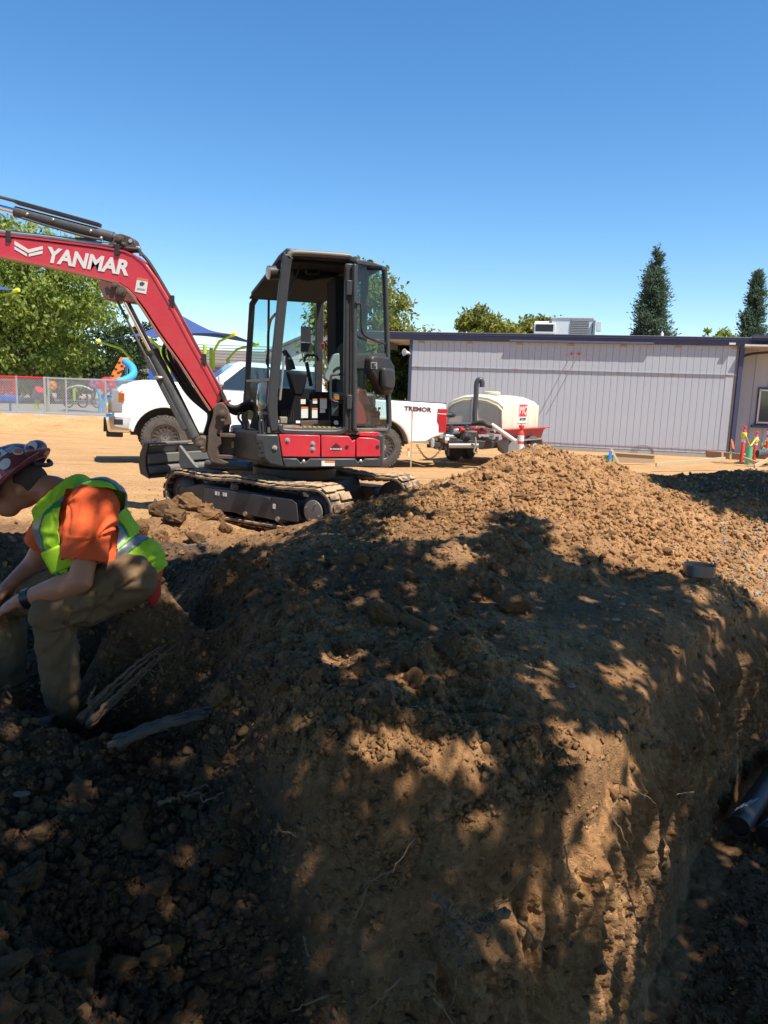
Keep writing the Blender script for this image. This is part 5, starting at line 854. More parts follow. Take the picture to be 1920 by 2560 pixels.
MB().prism([DPx(890, 1070, .02), DPx(964, 1070, .02), DPx(964, 1077, .02), DPx(890, 1077, .02)], Dn*.012).build('door_foot', mat('roof_rail_grey', (.14, .14, .13), .45, dust=.5), dr, bev=.004)
MB().tube(bez([DPx(921, 660, .0), DPx(921, 652, .0), DPx(929, 652, .0), DPx(931, 660, .0)], 10), .010, 6).build('lifting_eye', XBLK, ex)
hb = MB(); hb.box((-.62, -.15, zf+.20), (.35, .6, .40), UP); hb.build('engine_hood', XBLK, ex, bev=.04); panel([(898, 1080), (948, 1080), (948, 1092), (898, 1090)], .735, .03, 'rear_panel', XRED, .006)
MB().prism([S(656, 1022, .60), S(680, 1022, .60), S(683, 1078, .60), S(668, 1078, .60), S(657, 1050, .60)], UP.y*-.12).build('brand_cover', XBLK, ex, bev=.012); text_mesh('YANMAR', .040, S(662, 1033, .605), -UP.x, V(0, 0, 1), .001, bold=.001, sx=.8).build('brand_text', mat('text_grey', (.45, .45, .47), .5), ex, smooth=0)
for px in (652, 668): MB().tube(bez([S(px-2, 1086, .68), S(px-3, 1062, .68), S(px-1, 1052, .68), S(px+4, 1056, .68), S(px+6, 1085, .68)], 16), .012, 8).build('guard_loop', XGREY, ex)
# --- swing post and boom, in one upright plane swung along the picture
YB = 7.46
def Bm(px, py, off=0.0): return at_y(px, py, YB+off)
YV = V(0, 1, 0)
def bp_(pts, off, th, name, m, parent=ex, bev=.006, label=None): return MB().prism([Bm(a, c, off) for a, c in pts], V(0, th, 0)).build(name, m, parent, label, bev=bev)
br = bp_([(533, 1020), (541, 1009), (552, 1005), (563, 1012), (570, 1024), (576, 1046), (577, 1062), (559, 1065), (553, 1082), (552, 1112), (544, 1120), (546, 1144), (573, 1157), (560, 1163), (526, 1156), (516, 1132), (519, 1090), (521, 1071), (531, 1041)], -.15, .05, 'swing_bracket', CAST, bev=.012)
bp_([(533, 1020), (541, 1009), (552, 1005), (563, 1012), (570, 1024), (576, 1046), (570, 1090), (560, 1160), (526, 1156), (516, 1132), (521, 1071), (531, 1041)], .10, .05, 'swing_bracket', CAST, bev=.012); bp_([(520, 1075), (552, 1080), (552, 1112), (546, 1144), (560, 1158), (526, 1154), (518, 1132)], -.10, .20, 'swing_body', CAST, bev=.015)
bp_([(486, 1106), (492, 1094), (502, 1089), (517, 1095), (519, 1128), (508, 1133), (490, 1118)], -.12, .24, 'cylinder_lug', CAST, br, .012)
for px, py, r in ((556, 1034, .030), (557, 1051, .016), (501, 1110, .026), (506, 1120, .013)): c = Bm(px, py, -.16); MB().lathe([(r*1.6, 0), (r*1.6, .012), (r, .014), (r, .035), (r*.5, .04)], c, (0, -1, 0), 16).build('pivot_pin', CAST, br)
mt = MB(); mt.box(tuple(Bm(592, 1116, .10)), (.30, .30, .22), WORLD); mt.build('swing_mount', CAST, ex, bev=.01)
for py in (1087, 1140): MB().box(tuple(Bm(592, py, .02)), (.32, .34, .035), WORLD).build('mount_plate', CAST, ex, bev=.006)
MB().box(tuple(Bm(592, 1112, -.08)), (.10, .02, .06), WORLD).build('mount_window', mat('dusty_tan', (.30, .20, .12), .9), ex)
top = [(-330, 530), (-200, 556), (0, 591), (126, 606), (250, 622), (320, 634), (345, 645), (367, 662), (392, 696), (422, 747), (447, 793), (485, 865), (523, 932), (556, 995)]
bot = [(532, 1024), (502, 979), (456, 907), (401, 831), (363, 772), (340, 742), (322, 722), (300, 708), (253, 696), (190, 681), (127, 667), (42, 650), (0, 641), (-200, 604), (-330, 575)]
boom = bp_(top+bot, -.10, .20, 'boom', XRED, bev=.006)
fl = MB(); q = [Bm(a, c, 0.0) for a, c in bot[:12]+[(0, 641), (-200, 604), (-330, 575)]]; fl.beam([p+V(0, 0, -.006) for p in q], .016, .235, YV); fl.build('lower_flange', mat('flange_dusty', (.33, .12, .075), .6, var=.2, dust=.4), boom)
fl = MB(); q = [Bm(a, c, 0.0) for a, c in top]; fl.beam([p+V(0, 0, .004) for p in q], .016, .215, YV); fl.build('upper_flange', XRED, boom)
bp_([(253, 697), (246, 704), (250, 722), (258, 741), (266, 750), (300, 752), (345, 758), (338, 741), (320, 722), (298, 709)], -.115, .23, 'cylinder_bracket', mat('bracket_brown', (.16, .055, .045), .6, dust=.3), boom, .008)
for px, py, r in ((288, 714, .022), (303, 729, .030)): c = Bm(px, py, -.12); MB().lathe([(r*1.6, 0), (r*1.6, .01), (r, .012), (r, .03), (r*.4, .034)], c, (0, -1, 0), 16).build('bracket_pin', CAST, boom)
bp_([(262, 721), (268, 715), (276, 724), (275, 735), (266, 737)], -.117, .004, 'bracket_hole', DARK, boom, 0)
bp_([(268, 611), (280, 604), (288, 590), (300, 583), (325, 591), (334, 597), (338, 606), (338, 626), (300, 627)], -.07, .14, 'arm_cylinder_bracket', mat('bracket_dark', (.06, .045, .042), .6, dust=.3), boom, .008)
for px, py, r in ((299, 597, .026), (310, 611, .014), (290, 612, .014)): c = Bm(px, py, -.075); MB().lathe([(r*1.6, 0), (r*1.6, .01), (r, .012), (r, .03), (r*.4, .034)], c, (0, -1, 0), 16).build('bracket_pin', CAST, boom)
c = Bm(326, 602, -.073); MB().cyl(c, c+V(0, -.004, 0), .018, 14).build('bracket_eye', mat('sky_hole', (.35, .4, .45), .6), boom)
for k, (o1, py) in enumerate(((-.07, 0), (-.03, -4), (.02, -6))): MB().tube(bez([Bm(-200, 546+py, o1), Bm(0, 582+py, o1), Bm(120, 596+py, o1), Bm(250, 613+py, o1), Bm(335, 622+py, o1), Bm(348, 624+py, o1), Bm(352, 640+py, o1)], 40), .013, 8).build('steel_pipe', (CYLG, ZINC, CYLG)[k], boom)
bp_([(-250, 540), (0, 578), (130, 594), (270, 611), (330, 632), (250, 621), (120, 604), (0, 590), (-250, 550)], -.02, .08, 'pipe_channel', XBLK, boom)
for k in range(3): o1 = -.05+.05*k; MB().tube(bez([Bm(348, 628, o1), Bm(372, 655, o1), Bm(400, 700, o1), Bm(428, 750, o1), Bm(455, 800, o1), Bm(493, 872, o1), Bm(528, 936, o1), Bm(556, 985, o1), Bm(570, 1010, o1), Bm(590, 1022, o1), Bm(625, 1018, o1+.05)], 70), .016, 8).build('hose', HOSE, boom)
for px, py in ((21, 591), (293, 625), (430, 752), (510, 898)):
    c = Bm(px, py, -.105); MB().box(tuple(c), (.045, .02, .10), WORLD).build('hose_clamp', XBLK, boom, bev=.004)
# brand mark and lettering
d_ = nrm(Bm(295, 665, -.104)-Bm(120, 635, -.104)); u_ = nrm(np.cross(d_, V(0, 1, 0))); u_ = u_ if u_[2] > 0 else -u_
text_mesh('YANMAR', .185, Bm(218, 655, -.104), d_, u_, .0015, shear=.12, bold=.007, sx=1.0).build('brand_text', STICK, boom, smooth=0)
for pts in ([(36, 602), (71, 623.5), (107, 615), (107, 623), (71, 632.5), (36, 612)], [(36, 616), (67, 634.5), (67, 641), (36, 623)], [(72, 634.5), (106, 626.5), (106, 634), (72, 641.5)]): bp_(pts, -.1045, .003, 'brand_mark', STICK, boom, 0)
bp_([(343, 694), (371, 699), (365, 735), (337, 729)], -.1045, .003, 'warning_decal', STICK, boom, 0); bp_([(343, 694), (371, 699), (370.5, 703), (342.5, 698)], -.1065, .003, 'decal_band', ORG, boom, 0); bp_([(349, 706), (356, 704), (362, 708), (358, 714), (350, 714)], -.1065, .003, 'decal_picture', mat('decal_print', (.08, .08, .08), .6), boom, 0); bp_([(343, 719), (363, 722), (362, 726), (342, 723)], -.1065, .003, 'decal_lines', mat('decal_print2', (.4, .38, .36), .6), boom, 0)
# arm cylinder above the boom and boom cylinder below it
ac_ = MB(); ac_.cyl(Bm(38, 529), Bm(284, 594), .050, 18); ac_.cyl(Bm(270, 590), Bm(300, 598), .04, 14); acy = ac_.build('arm_cylinder', CYLG, ex); MB().cyl(Bm(-260, 448), Bm(40, 529), .026, 14).build('rod', CHROME, acy)
MB().beam([Bm(42, 506, 0), Bm(250, 563, 0)], .035, .10, YV).build('hose_guard', XBLK, acy, bev=.006); MB().tube([Bm(-260, 422), Bm(42, 504)], .016, 8).build('feed_pipe', CYLG, acy); MB().tube(bez([Bm(55, 545, -.05), Bm(120, 565, -.05), Bm(200, 588, -.05), Bm(255, 600, -.05)], 14), .011, 6).build('side_pipe', CYLG, acy); MB().box(tuple(Bm(215, 600, 0)), (.17, .08, .03), WORLD).build('pipe_bracket', XBLK, acy)
for px, py in ((68, 536), (133, 550), (227, 578), (253, 596)): c = Bm(px, py, -.05); MB().ell(tuple(c), (.018, .018, .018), n=8, m=5).build('fitting', BOLT, acy)
bc = MB(); bc.cyl(Bm(381, 880), Bm(487, 1094), .062, 20); bc.cyl(Bm(482, 1085), Bm(500, 1108), .05, 14); bcy = bc.build('boom_cylinder', CYLG, ex); MB().cyl(Bm(303, 730), Bm(383, 884), .030, 14).build('rod', CHROME, bcy); MB().lathe([(.045, 0), (.066, .005), (.066, .05), (.062, .055)], Bm(379, 876), Bm(487, 1094)-Bm(381, 880), 20).build('gland', CYLG, bcy)
MB().beam([Bm(366, 892, -.06), Bm(462, 1075, -.06)], .045, .03, YV).build('hose_guard', CYLG, bcy, bev=.006); MB().tube([Bm(291, 748, -.05), Bm(366, 894, -.05)], .012, 8).build('pipe', CAST, bcy); c = Bm(396, 944, -.09); MB().ell(tuple(c), (.05, .03, .02), n=10, m=6).build('clamp', BOLT, bcy)
# hose bundle at the swing post
for k in range(5):
    o1 = -.12+.06*k; d_y = (k-2)*4
    MB().tube(bez([Bm(552-k, 985+d_y, o1), Bm(566, 1014+d_y*.6, o1), Bm(592, 1026+d_y, o1), Bm(622, 1012+d_y, o1+.02), Bm(638, 1022+d_y, o1+.05), Bm(644-k*3, 1055, o1+.06), Bm(640-k*4, 1085, o1+.06)], 40), .020, 8).build('hose', HOSE, ex)
for k in range(3): MB().tube(bez([Bm(420+k*6, 845+k*4, .10), Bm(408+k*14, 880, .12), Bm(425+k*10, 915, .12), Bm(470+k*10, 985, .10), Bm(520+k*4, 1030, .08)], 30), .019, 8).build('hose', HOSE, ex)
for k in range(2): MB().tube(bez([Bm(497+k*10, 980, .13), Bm(520+k*6, 1022, .14), Bm(524, 1050, .14), Bm(512, 1090, .12)], 20), .026, 8).build('hose', HOSE, ex)
for k in range(3): MB().tube(bez([Bm(600+k*8, 1030, -.1), Bm(596+k*10, 1045, -.1), Bm(606+k*8, 1062, -.1), Bm(604+k*9, 1084, -.1)], 16), .012, 6).build('hose', CAST, ex)
MB().tube([Bm(548, 1012, -.13), Bm(577, 1001, -.13)], .010, 8).build('red_grease_pipe', mat('pipe_red', (.5, .05, .06), .5), ex)
# dipper and bucket beyond the left edge of the picture
dp = bp_([(-420, 470), (-340, 500), (-300, 540), (-320, 590), (-520, 1010), (-560, 1000), (-400, 560)], -.09, .18, 'dipper_arm', XRED, bev=.01); bk = bp_([(-575, 985), (-500, 1010), (-470, 1100), (-500, 1180), (-580, 1230), (-660, 1190), (-600, 1150)], -.28, .56, 'bucket', CAST, bev=.02)

# ---------------------------------------------------------------- white pickup truck
TW = mat('truck_white', (.80, .80, .79), .22, var=.02, coat=.8, dust=.10); TRIM = mat('truck_black', (.02, .02, .022), .5); TYRE = mat('tyre', (.055, .05, .045), .85, var=.15, bump=.3, dust=.55, dustcol=(.30, .22, .15)); RIM = mat('rim_dark', (.10, .10, .105), .35, .7, dust=.25); TCHR = mat('bumper_chrome', (.80, .80, .80), .10, 1.0, var=.03, dust=.10); TGL = mat('car_glass', (.025, .035, .04), .05, spec=.9); AMB = mat('amber', (.55, .15, .02), .25); TAIL = mat('tail_red', (.42, .008, .02), .15, coat=.6)
_fw_ = at_y(412, 1096, 14.5); _rw_ = at_y(953, 1118, 16.0); tf = nrm(_fw_-_rw_); WB = float(np.linalg.norm(_fw_-_rw_)); TK = Fr((0, 0, 0), tf); TK.o = _fw_-TK.y*.92-TK.z*.445
tk = thing('pickup_truck', 'white crew cab pickup truck with chrome bumper parked behind the excavator', 'pickup truck', TK(-WB/2, 0, 0))
def arch(cx, r, a0=180, a1=0, n=12): return [(cx+r*math.cos(math.radians(a0+(a1-a0)*k/n)), .45+r*math.sin(math.radians(a0+(a1-a0)*k/n))) for k in range(n+1)]
RA = .60
front_fender = [(-.95, .58)] + [(-.95, 1.18), (-.95, 1.40), (-.2, 1.44), (.45, 1.42), (.80, 1.36), (.90, 1.24), (.92, .92), (.93, .62), (.72, .58)] + [(x, z) for x, z in arch(0, RA, 12, 168)]
def side(poly, y0, y1, name, m, bev=.03): return MB().prism([TK(x, y0, z) for x, z in poly], TK.d(0, y1-y0, 0)).build(name, m, tk, bev=bev, seg=3)
side(front_fender, .62, 1.0, 'front_fender', TW); side(front_fender, -1.0, -.62, 'front_fender', TW)
side([(-.95, .9), (-.95, 1.44), (-.2, 1.50), (.45, 1.475), (.78, 1.41), (.90, 1.28), (.92, 1.0)], -.66, .66, 'hood', TW, .04)
side([(-.80, 1.44), (-.05, 1.545), (.40, 1.52), (.70, 1.44)], -.42, .42, 'hood_dome', TW, .05)
doors = [(-2.02, -.955), (-3.10, -2.03)]
for x0, x1 in doors:
    d = side([(x0, .62), (x0, 1.40), (x1, 1.42), (x1, .60)], .60, 1.0, 'door', TW, .02); MB().box((x0+.14, 1.015, 1.24), (.20, .035, .045), TK).build('handle', TW, d, bev=.01)
    side([(x0, .62), (x0, 1.40), (x1, 1.42), (x1, .60)], -1.0, -.60, 'door', TW, .02)
MB().box((-2.02, .95, .50), (2.1, .16, .12), TK).build('running_board', TRIM, tk, bev=.03); MB().box((-2.0, 0, .62), (6.2, 1.2, .22), TK).build('chassis_frame', TRIM, tk)
bedx0, bedx1 = -5.78, -3.14
bed = [(bedx1, .62), (bedx1, 1.43), (bedx0+.02, 1.43), (bedx0, 1.36), (bedx0, .78), (bedx0+.25, .70), (bedx0+.42, .60)] + [(x, z) for x, z in arch(-WB, RA, 168, 12)] + [(-WB+RA+.03, .60)]
side(bed, .62, 1.0, 'bed_side', TW); side(bed, -1.0, -.62, 'bed_side', TW); MB().box((bedx0+.04, 0, 1.06), (.08, 1.9, .74), TK).build('tailgate', TW, tk, bev=.02); MB().box((bedx1-.05, 0, 1.06), (.08, 1.4, .74), TK).build('bed_front', TW, tk)
MB().box(((bedx0+bedx1)/2, 0, .80), (bedx1-bedx0, 1.3, .05), TK).build('bed_floor', TRIM, tk); MB().box(((bedx0+bedx1)/2, .83, 1.437), (bedx1-bedx0, .30, .02), TK).build('bed_rail_cap', TRIM, tk, bev=.006)
# greenhouse
bt = [(-.62, .93), (-3.18, .93), (-3.18, -.93), (-.62, -.93)]; tp = [(-1.38, .72), (-2.98, .72), (-2.98, -.72), (-1.38, -.72)]; zb_, zt_ = 1.40, 2.0
b = MB(); b.add([TK(x, y, zb_) for x, y in bt]+[TK(x, y, zt_) for x, y in tp], [(0, 1, 5, 4), (1, 2, 6, 5), (2, 3, 7, 6), (3, 0, 4, 7), (4, 5, 6, 7), (3, 2, 1, 0)]); gh = b.build('cab_roof', TW, tk, bev=.06, seg=3)
def gpt(x, v, s): y = .93+(.72-.93)*v; return TK(x, s*(y+.008), zb_+(zt_-zb_)*v)
for s in (1, -1):
    for poly in ([(-.92, .06), (-1.95, .06), (-1.95, .84), (-1.48, .84)], [(-2.10, .06), (-2.92, .06), (-2.90, .84), (-2.10, .84)]):
        MB().prism([gpt(x, v, s) for x, v in poly], TK.d(0, s*.004, 0)).build('side_window', TGL, tk, bev=.0)
b = MB(); b.prism([TK(-.68+.012, .80, zb_+.06), TK(-.68+.012, -.80, zb_+.06), TK(-1.36+.0, -.64, zt_-.03), TK(-1.36, .64, zt_-.03)], TK.d(.006, 0, .006)); b.build('windscreen', TGL, tk)
MB().prism([TK(-3.17, .7, zb_+.08), TK(-3.17, -.7, zb_+.08), TK(-3.0, -.6, zt_-.08), TK(-3.0, .6, zt_-.08)], TK.d(-.02, 0, 0)).build('rear_window', TGL, tk)
for s in (1, -1):
    m_ = MB(); m_.box((-.98, s*1.19, 1.60), (.10, .20, .20), TK); mm = m_.build('mirror', TW, tk, bev=.04, seg=3); MB().box((-.98, s*1.19, 1.43), (.09, .19, .15), TK).build('mirror_lower', TRIM, mm, bev=.03); MB().box((-.98, s*1.03, 1.46), (.06, .18, .05), TK).build('mirror_arm', TRIM, mm, bev=.01)
    MB().prism([TK(-.985, s*1.003, .88), TK(-.985, s*1.003, 1.20), TK(-.80, s*1.003, 1.20), TK(-.84, s*1.003, .95)], TK.d(0, s*.012, 0)).build('fender_vent', TRIM, tk, bev=.006); MB().prism([TK(-.96, s*1.016, .93), TK(-.96, s*1.016, 1.16), TK(-.86, s*1.016, 1.16), TK(-.885, s*1.016, .98)], TK.d(0, s*.006, 0)).build('vent_badge', TCHR, tk)
# front end
g = MB(); g.box((.93, 0, 1.02), (.12, 1.30, .44), TK); gr = g.build('grille', TCHR, tk, bev=.03)
for z in (1.12, .95): 
    for y in (-.34, .34): MB().box((.985, y, z), (.03, .56, .10), TK).build('grille_opening', TRIM, gr, bev=.01)
for s in (1, -1):
    sb = MB().box((.98, s*.60, 1.00), (.14, .16, .36), TK).build('grille_side', TCHR, gr, bev=.03); MB().box((1.045, s*.60, 1.0), (.02, .09, .20), TK).build('grille_slot', TRIM, sb, bev=.01)
    h = MB().box((.865, s*.86, 1.10), (.20, .31, .42), TK).build('headlight', mat('lamp_clear', (.42, .42, .44), .12, .5), tk, bev=.03); MB().box((.79, s*1.012, 1.18), (.10, .02, .16), TK).build('indicator', AMB, h, bev=.008)
    for k in range(5): MB().box((.79, s*1.025, 1.115+k*.032), (.095, .008, .010), TK).build('indicator_rib', mat('amber_dark', (.45, .10, .01), .3), h)
    MB().box((.90, s*.90, 1.22), (.06, .16, .10), TK).build('lamp_lens', TGL, h, bev=.01)
bb = MB(); bb.prism([TK(1.02, -1.0, .52), TK(1.06, -1.0, .80), TK(1.04, -1.0, .86), TK(.55, -1.0, .86), TK(.62, -1.0, .52)], TK.d(0, 2.0, 0)); bu = bb.build('front_bumper', TCHR, tk, bev=.05, seg=3); MB().box((.90, 0, .47), (.3, 1.5, .10), TK).build('air_dam', TRIM, bu, bev=.02)
for s in (1, -1): MB().box((1.045, s*.72, .70), (.03, .2, .14), TK).build('fog_lamp', TRIM, bu, bev=.02); MB().box((.84, s*1.0, .72), (.16, .012, .10), TK).build('bumper_recess', TRIM, bu, bev=.01)
MB().box((1.05, 0, .60), (.04, 1.1, .12), TK).build('bumper_opening', TRIM, bu)
# rear end
for s in (1, -1): MB().prism([TK(bedx0-.02, s*.99, .83), TK(bedx0-.02, s*.99, 1.32), TK(bedx0+.20, s*.99, 1.32), TK(bedx0+.20, s*.99, 1.06), TK(bedx0+.15, s*.99, .98), TK(bedx0+.14, s*.99, .83)], TK.d(0, s*.028, 0)).build('tail_light', TAIL, tk, bev=.01); MB().box((bedx0+.10, s*1.021, 1.215), (.2, .004, .014), TK).build('lamp_strip', STICK, tk)
MB().box((bedx0-.16, 0, .68), (.24, 1.9, .20), TK).build('rear_bumper', mat('bumper_chrome_dusty', (.55, .53, .50), .25, .9, dust=.5), tk, bev=.04, seg=3); MB().box((bedx0-.15, 0, .79), (.20, 1.7, .03), TK).build('bumper_step', TRIM, tk); MB().box((bedx0-.25, 0, .46), (.4, .08, .08), TK).build('hitch', TRIM, tk); MB().cyl(TK(bedx0-.42, 0, .44), TK(bedx0-.42, 0, .56), .03, 10).build('hitch_ball', CHROME, tk); MB().box((bedx0-.42, 0, .41), (.12, .1, .05), TK).build('ball_mount', TRIM, tk)
text_mesh('TREMOR', .125, TK(bedx0+.66, 1.004, 1.28), -TK.x, TK.z, .004, bold=.004, sx=1.25).build('badge_text', mat('badge_red', (.10, .03, .035), .5), tk, smooth=0)
def wheel(cx, s):
    c = TK(cx, s*.86, .445); ax = TK.y*s; b = MB(); b.lathe([(.25, -.14), (.35, -.15), (.415, -.135), (.437, -.09), (.437, .09), (.415, .135), (.36, .155), (.27, .150), (.25, .12)], c, ax, 40); w = b.build('wheel', TYRE, tk)
    tb = MB(); u = TK.x; v = TK.z
    for k in range(40):
        a = 2*math.pi*k/40; d = u*math.cos(a)+v*math.sin(a); t = -u*math.sin(a)+v*math.cos(a); F = Fr(c+d*.438, t, d); tb.box((0, (.055 if k % 2 else -.06), 0), (.044, .12, .02), F); F2 = Fr(c+d*.424, t, d); tb.box((0, .132, 0), (.04, .02, .03), F2); tb.box((0, -.132, 0), (.04, .02, .03), F2)
    tb.build('tread', TYRE, w, smooth=0)
    r = MB(); r.lathe([(.255, .02), (.262, .13), (.25, .148), (.235, .14), (.225, .06), (.10, .05)], c, ax, 32); r.build('rim', RIM, w)
    MB().lathe([(.235, .035), (.235, .05), (.05, .055)], c, ax, 24).build('brake_disc', TRIM, w)
    for k in range(8):
        a = 2*math.pi*k/8; d = u*math.cos(a)+v*math.sin(a); t = -u*math.sin(a)+v*math.cos(a)
        for e in (-.22, .22): d2 = u*math.cos(a+e)+v*math.sin(a+e); MB().beam([c+d*.07+ax*.10, c+d2*.238+ax*.125], .026, .03, ax).build('spoke', RIM, w)
    MB().lathe([(.085, .10), (.08, .125), (.05, .13), (.045, .155), (.02, .16)], c, ax, 16).build('hub', mat('hub_chrome', (.35, .35, .36), .25, .9), w)
    for k in range(8): a = 2*math.pi*k/8; d = u*math.cos(a)+v*math.sin(a); MB().cyl(c+d*.066+ax*.12, c+d*.066+ax*.15, .011, 6).build('lug_nut', CHROME, w)
    return w
for cx in (0, -WB):
    for s in (1, -1): wheel(cx, s)
    for s in (1, -1):
        b = MB(); b.beam([TK(x, s*.99, z) for x, z in arch(cx, RA+.005, 170, 10, 16)], .05, .06, TK.y); b.build('arch_flare', TW if cx == 0 else mat('dusty_flare', (.60, .50, .38), .6), tk, bev=.008); b = MB(); b.prism([TK(x, s*.62, z) for x, z in arch(cx, RA+.02, 178, 2)], TK.d(0, s*.06, 0)); b.build('wheel_well', TRIM, tk)

# ---------------------------------------------------------------- water trailer
PLAST = mat('tank_plastic', (.60, .54, .39), .45, var=.10, vscale=2.2, streak=(1, 1, .5)); FRED = mat('trailer_red', (.48, .025, .03), .4, dust=.2); FBLK = mat('trailer_black', (.028, .028, .03), .5, dust=.3); GALV = mat('fender_galv', (.36, .36, .36), .45, .6, dust=.3); PIPEG = mat('pipe_dark', (.05, .055, .065), .4)
RF = Fr(at_y(1187, 1030, 18.0), (-math.sin(math.radians(33)), -math.cos(math.radians(33)), 0)); RF.o[2] = float(zbase(np.array(RF.o[0]), np.array(RF.o[1])))-.02
tr = thing('water_trailer', 'trailer with a cream plastic water tank on a red frame beside the truck', 'trailer', RF(-1, 0, 0)); GZ0 = .0
zt0 = .88; tw = .74; L = 2.15
def sec(w, e, r): return [(-w, zt0), (-w, zt0+e), (-w*.82, zt0+e+(r-e)*.45), (-w*.45, zt0+e+(r-e)*.85), (0, zt0+r), (w*.45, zt0+e+(r-e)*.85), (w*.82, zt0+e+(r-e)*.45), (w, zt0+e), (w, zt0)]
g = []; prof = [(0, .97, .51, .73), (-.06, 1.0, .54, .77)]; k_ = 5
for i in range(k_):
    x = -.15-(L-.3)*i/(k_-1); prof += [(x+.05, 1.0, .54, .78), (x+.02, .975, .525, .755), (x-.02, .975, .525, .755), (x-.05, 1.0, .54, .78)]
prof += [(-L+.06, 1.0, .54, .76), (-L, .97, .51, .70)]; n_ = 9
for x, ws, e, r in prof: g += [RF(x, y, z) for y, z in sec(tw*ws, e, r)]
b = MB(); b.sheet(g, n_, len(prof)); b.add(g[:n_], [tuple(range(n_))]); b.add(g[-n_:], [tuple(range(n_))]); tank = b.build('tank', PLAST, tr, smooth=50)
fs_ = MB(); fs_.sheet([RF(.02, y*.97, z) for y, z in sec(tw, .44, .68)]+[RF(.02, y*.93, z+(.0 if z == zt0 else -.035)) for y, z in sec(tw, .44, .68)], n_, 2); fs_.build('front_rim', PLAST, tank, solid=.03)
MB().box((.0, 0, zt0+.36), (.10, .16, .74), RF).build('front_recess', mat('tank_plastic_dark', (.50, .46, .36), .5), tank, bev=.02); MB().lathe([(.2, 0), (.2, .05), (.17, .07)], RF(-.9, 0, zt0+.79), (0, 0, 1), 20).build('lid', PLAST, tank)
sgn = MB().box((-1.08, tw+.006, zt0+.36), (.52, .012, .46), RF).build('sign', STICK, tr); MB().box((-1.08, tw+.014, zt0+.43), (.46, .008, .28), RF).build('sign_field', mat('sign_red', (.62, .04, .03), .5), sgn); text_mesh('MQ', .27, RF(-1.08, tw+.020, zt0+.43), -RF.x, RF.z, .002, shear=.2, bold=0, sx=1.1).build('sign_mark', STICK, sgn, smooth=0); text_mesh('MULTIQUIP', .085, RF(-1.08, tw+.014, zt0+.22), -RF.x, RF.z, .002, bold=.003, sx=.85).build('sign_text', TRIM, sgn, smooth=0)
MB().box((-L/2, 0, .82), (L+.2, 1.5, .10), RF).build('tank_cradle', FRED, tr, bev=.01)
for s in (1, -1):
    MB().prism([RF(.25, s*.78, .88), RF(-L-.25, s*.78, .88), RF(-L-.05, s*.78, .62), RF(.05, s*.78, .62)], RF.d(0, s*.03, 0)).build('side_tray', FRED, tr, bev=.006)
    MB().box((-L/2, s*.86, .885), (L+.5, .20, .02), RF).build('tray_lip', FRED, tr, bev=.004)
    fd = MB(); fd.beam([RF(-.15, s*.88, .28), RF(-.40, s*.88, .62), RF(-1.75, s*.88, .62), RF(-1.98, s*.88, .30)], .02, .28, RF.y); fd.build('fender', GALV, tr, bev=.004)
    for x in (-.68, -1.45):
        w = MB().lathe([(.17, -.11), (.30, -.115), (.345, -.08), (.345, .08), (.30, .115), (.19, .11), (.17, .08)], RF(x, s*.86, .345), RF.y*s, 28).build('wheel', TYRE, tr); MB().lathe([(.19, .02), (.195, .10), (.17, .11), (.10, .06), (.04, .09)], RF(x, s*.86, .345), RF.y*s, 20).build('rim', WHITEP, w)
    MB().box((-.9, s*.5, .50), (3.0, .10, .14), RF).build('chassis_rail', FBLK, tr)
    MB().cyl(RF(-L-.25, s*.8, .86), RF(-L-.40, s*.8, .84), .025, 8).build('spray_nozzle', ZINC, tr)
MB().prism([RF(.10, -.75, .50), RF(.10, .75, .50), RF(.95, .22, .50), RF(1.95, .05, .50), RF(1.95, -.05, .50), RF(.95, -.22, .50)], V(0, 0, .10)).build('tongue', FBLK, tr, bev=.01); MB().prism([RF(.12, .70, .40), RF(.5, .80, .62), RF(-.2, .80, .70), RF(-.2, .78, .25)], RF.d(0, .03, 0)).build('front_mud_guard', FBLK, tr)
MB().lathe([(.04, 0), (.05, .05), (.05, .16), (.03, .2)], RF(1.95, 0, .50), (0, 0, 1), 12).build('coupler', ZINC, tr); MB().tube([RF(1.45, .12, .72), RF(1.45, .12, .30)], .03, 10).build('jack', FBLK, tr)
def TP(px, py, Y=17.3): return at_y(px, py, Y)
MB().tube(bez([TP(1187, 1062), TP(1187, 1030), TP(1190, 990), TP(1191, 963), TP(1194, 952), TP(1200, 949), TP(1205, 955), TP(1205, 968)], 40), .058, 10).build('fill_pipe', PIPEG, tr)
MB().tube(bez([TP(1130, 1037), TP(1110, 1038), TP(1105, 1042), TP(1103, 1052), TP(1106, 1060), TP(1115, 1061), TP(1190, 1060), TP(1210, 1060)], 40), .045, 10).build('suction_pipe', PIPEG, tr)
MB().cyl(TP(1110, 1037), TP(1130, 1037, 17.6), .04, 10).build('pipe_stub', mat('pvc_tan', (.45, .38, .27), .5), tr); MB().cyl(TP(1127, 1037, 17.35), TP(1133, 1037, 17.6), .062, 12).build('pipe_flange', PIPEG, tr)
en = thing('tmp', 't t t t', 't', (0, 0, 0)); bpy.data.objects.remove(en)
e = MB(); e.box(tuple(TP(1172, 1090, 16.9)), (.36, .4, .26)); en = e.build('pump_engine', FBLK, tr, bev=.04); rr = random.Random(4)
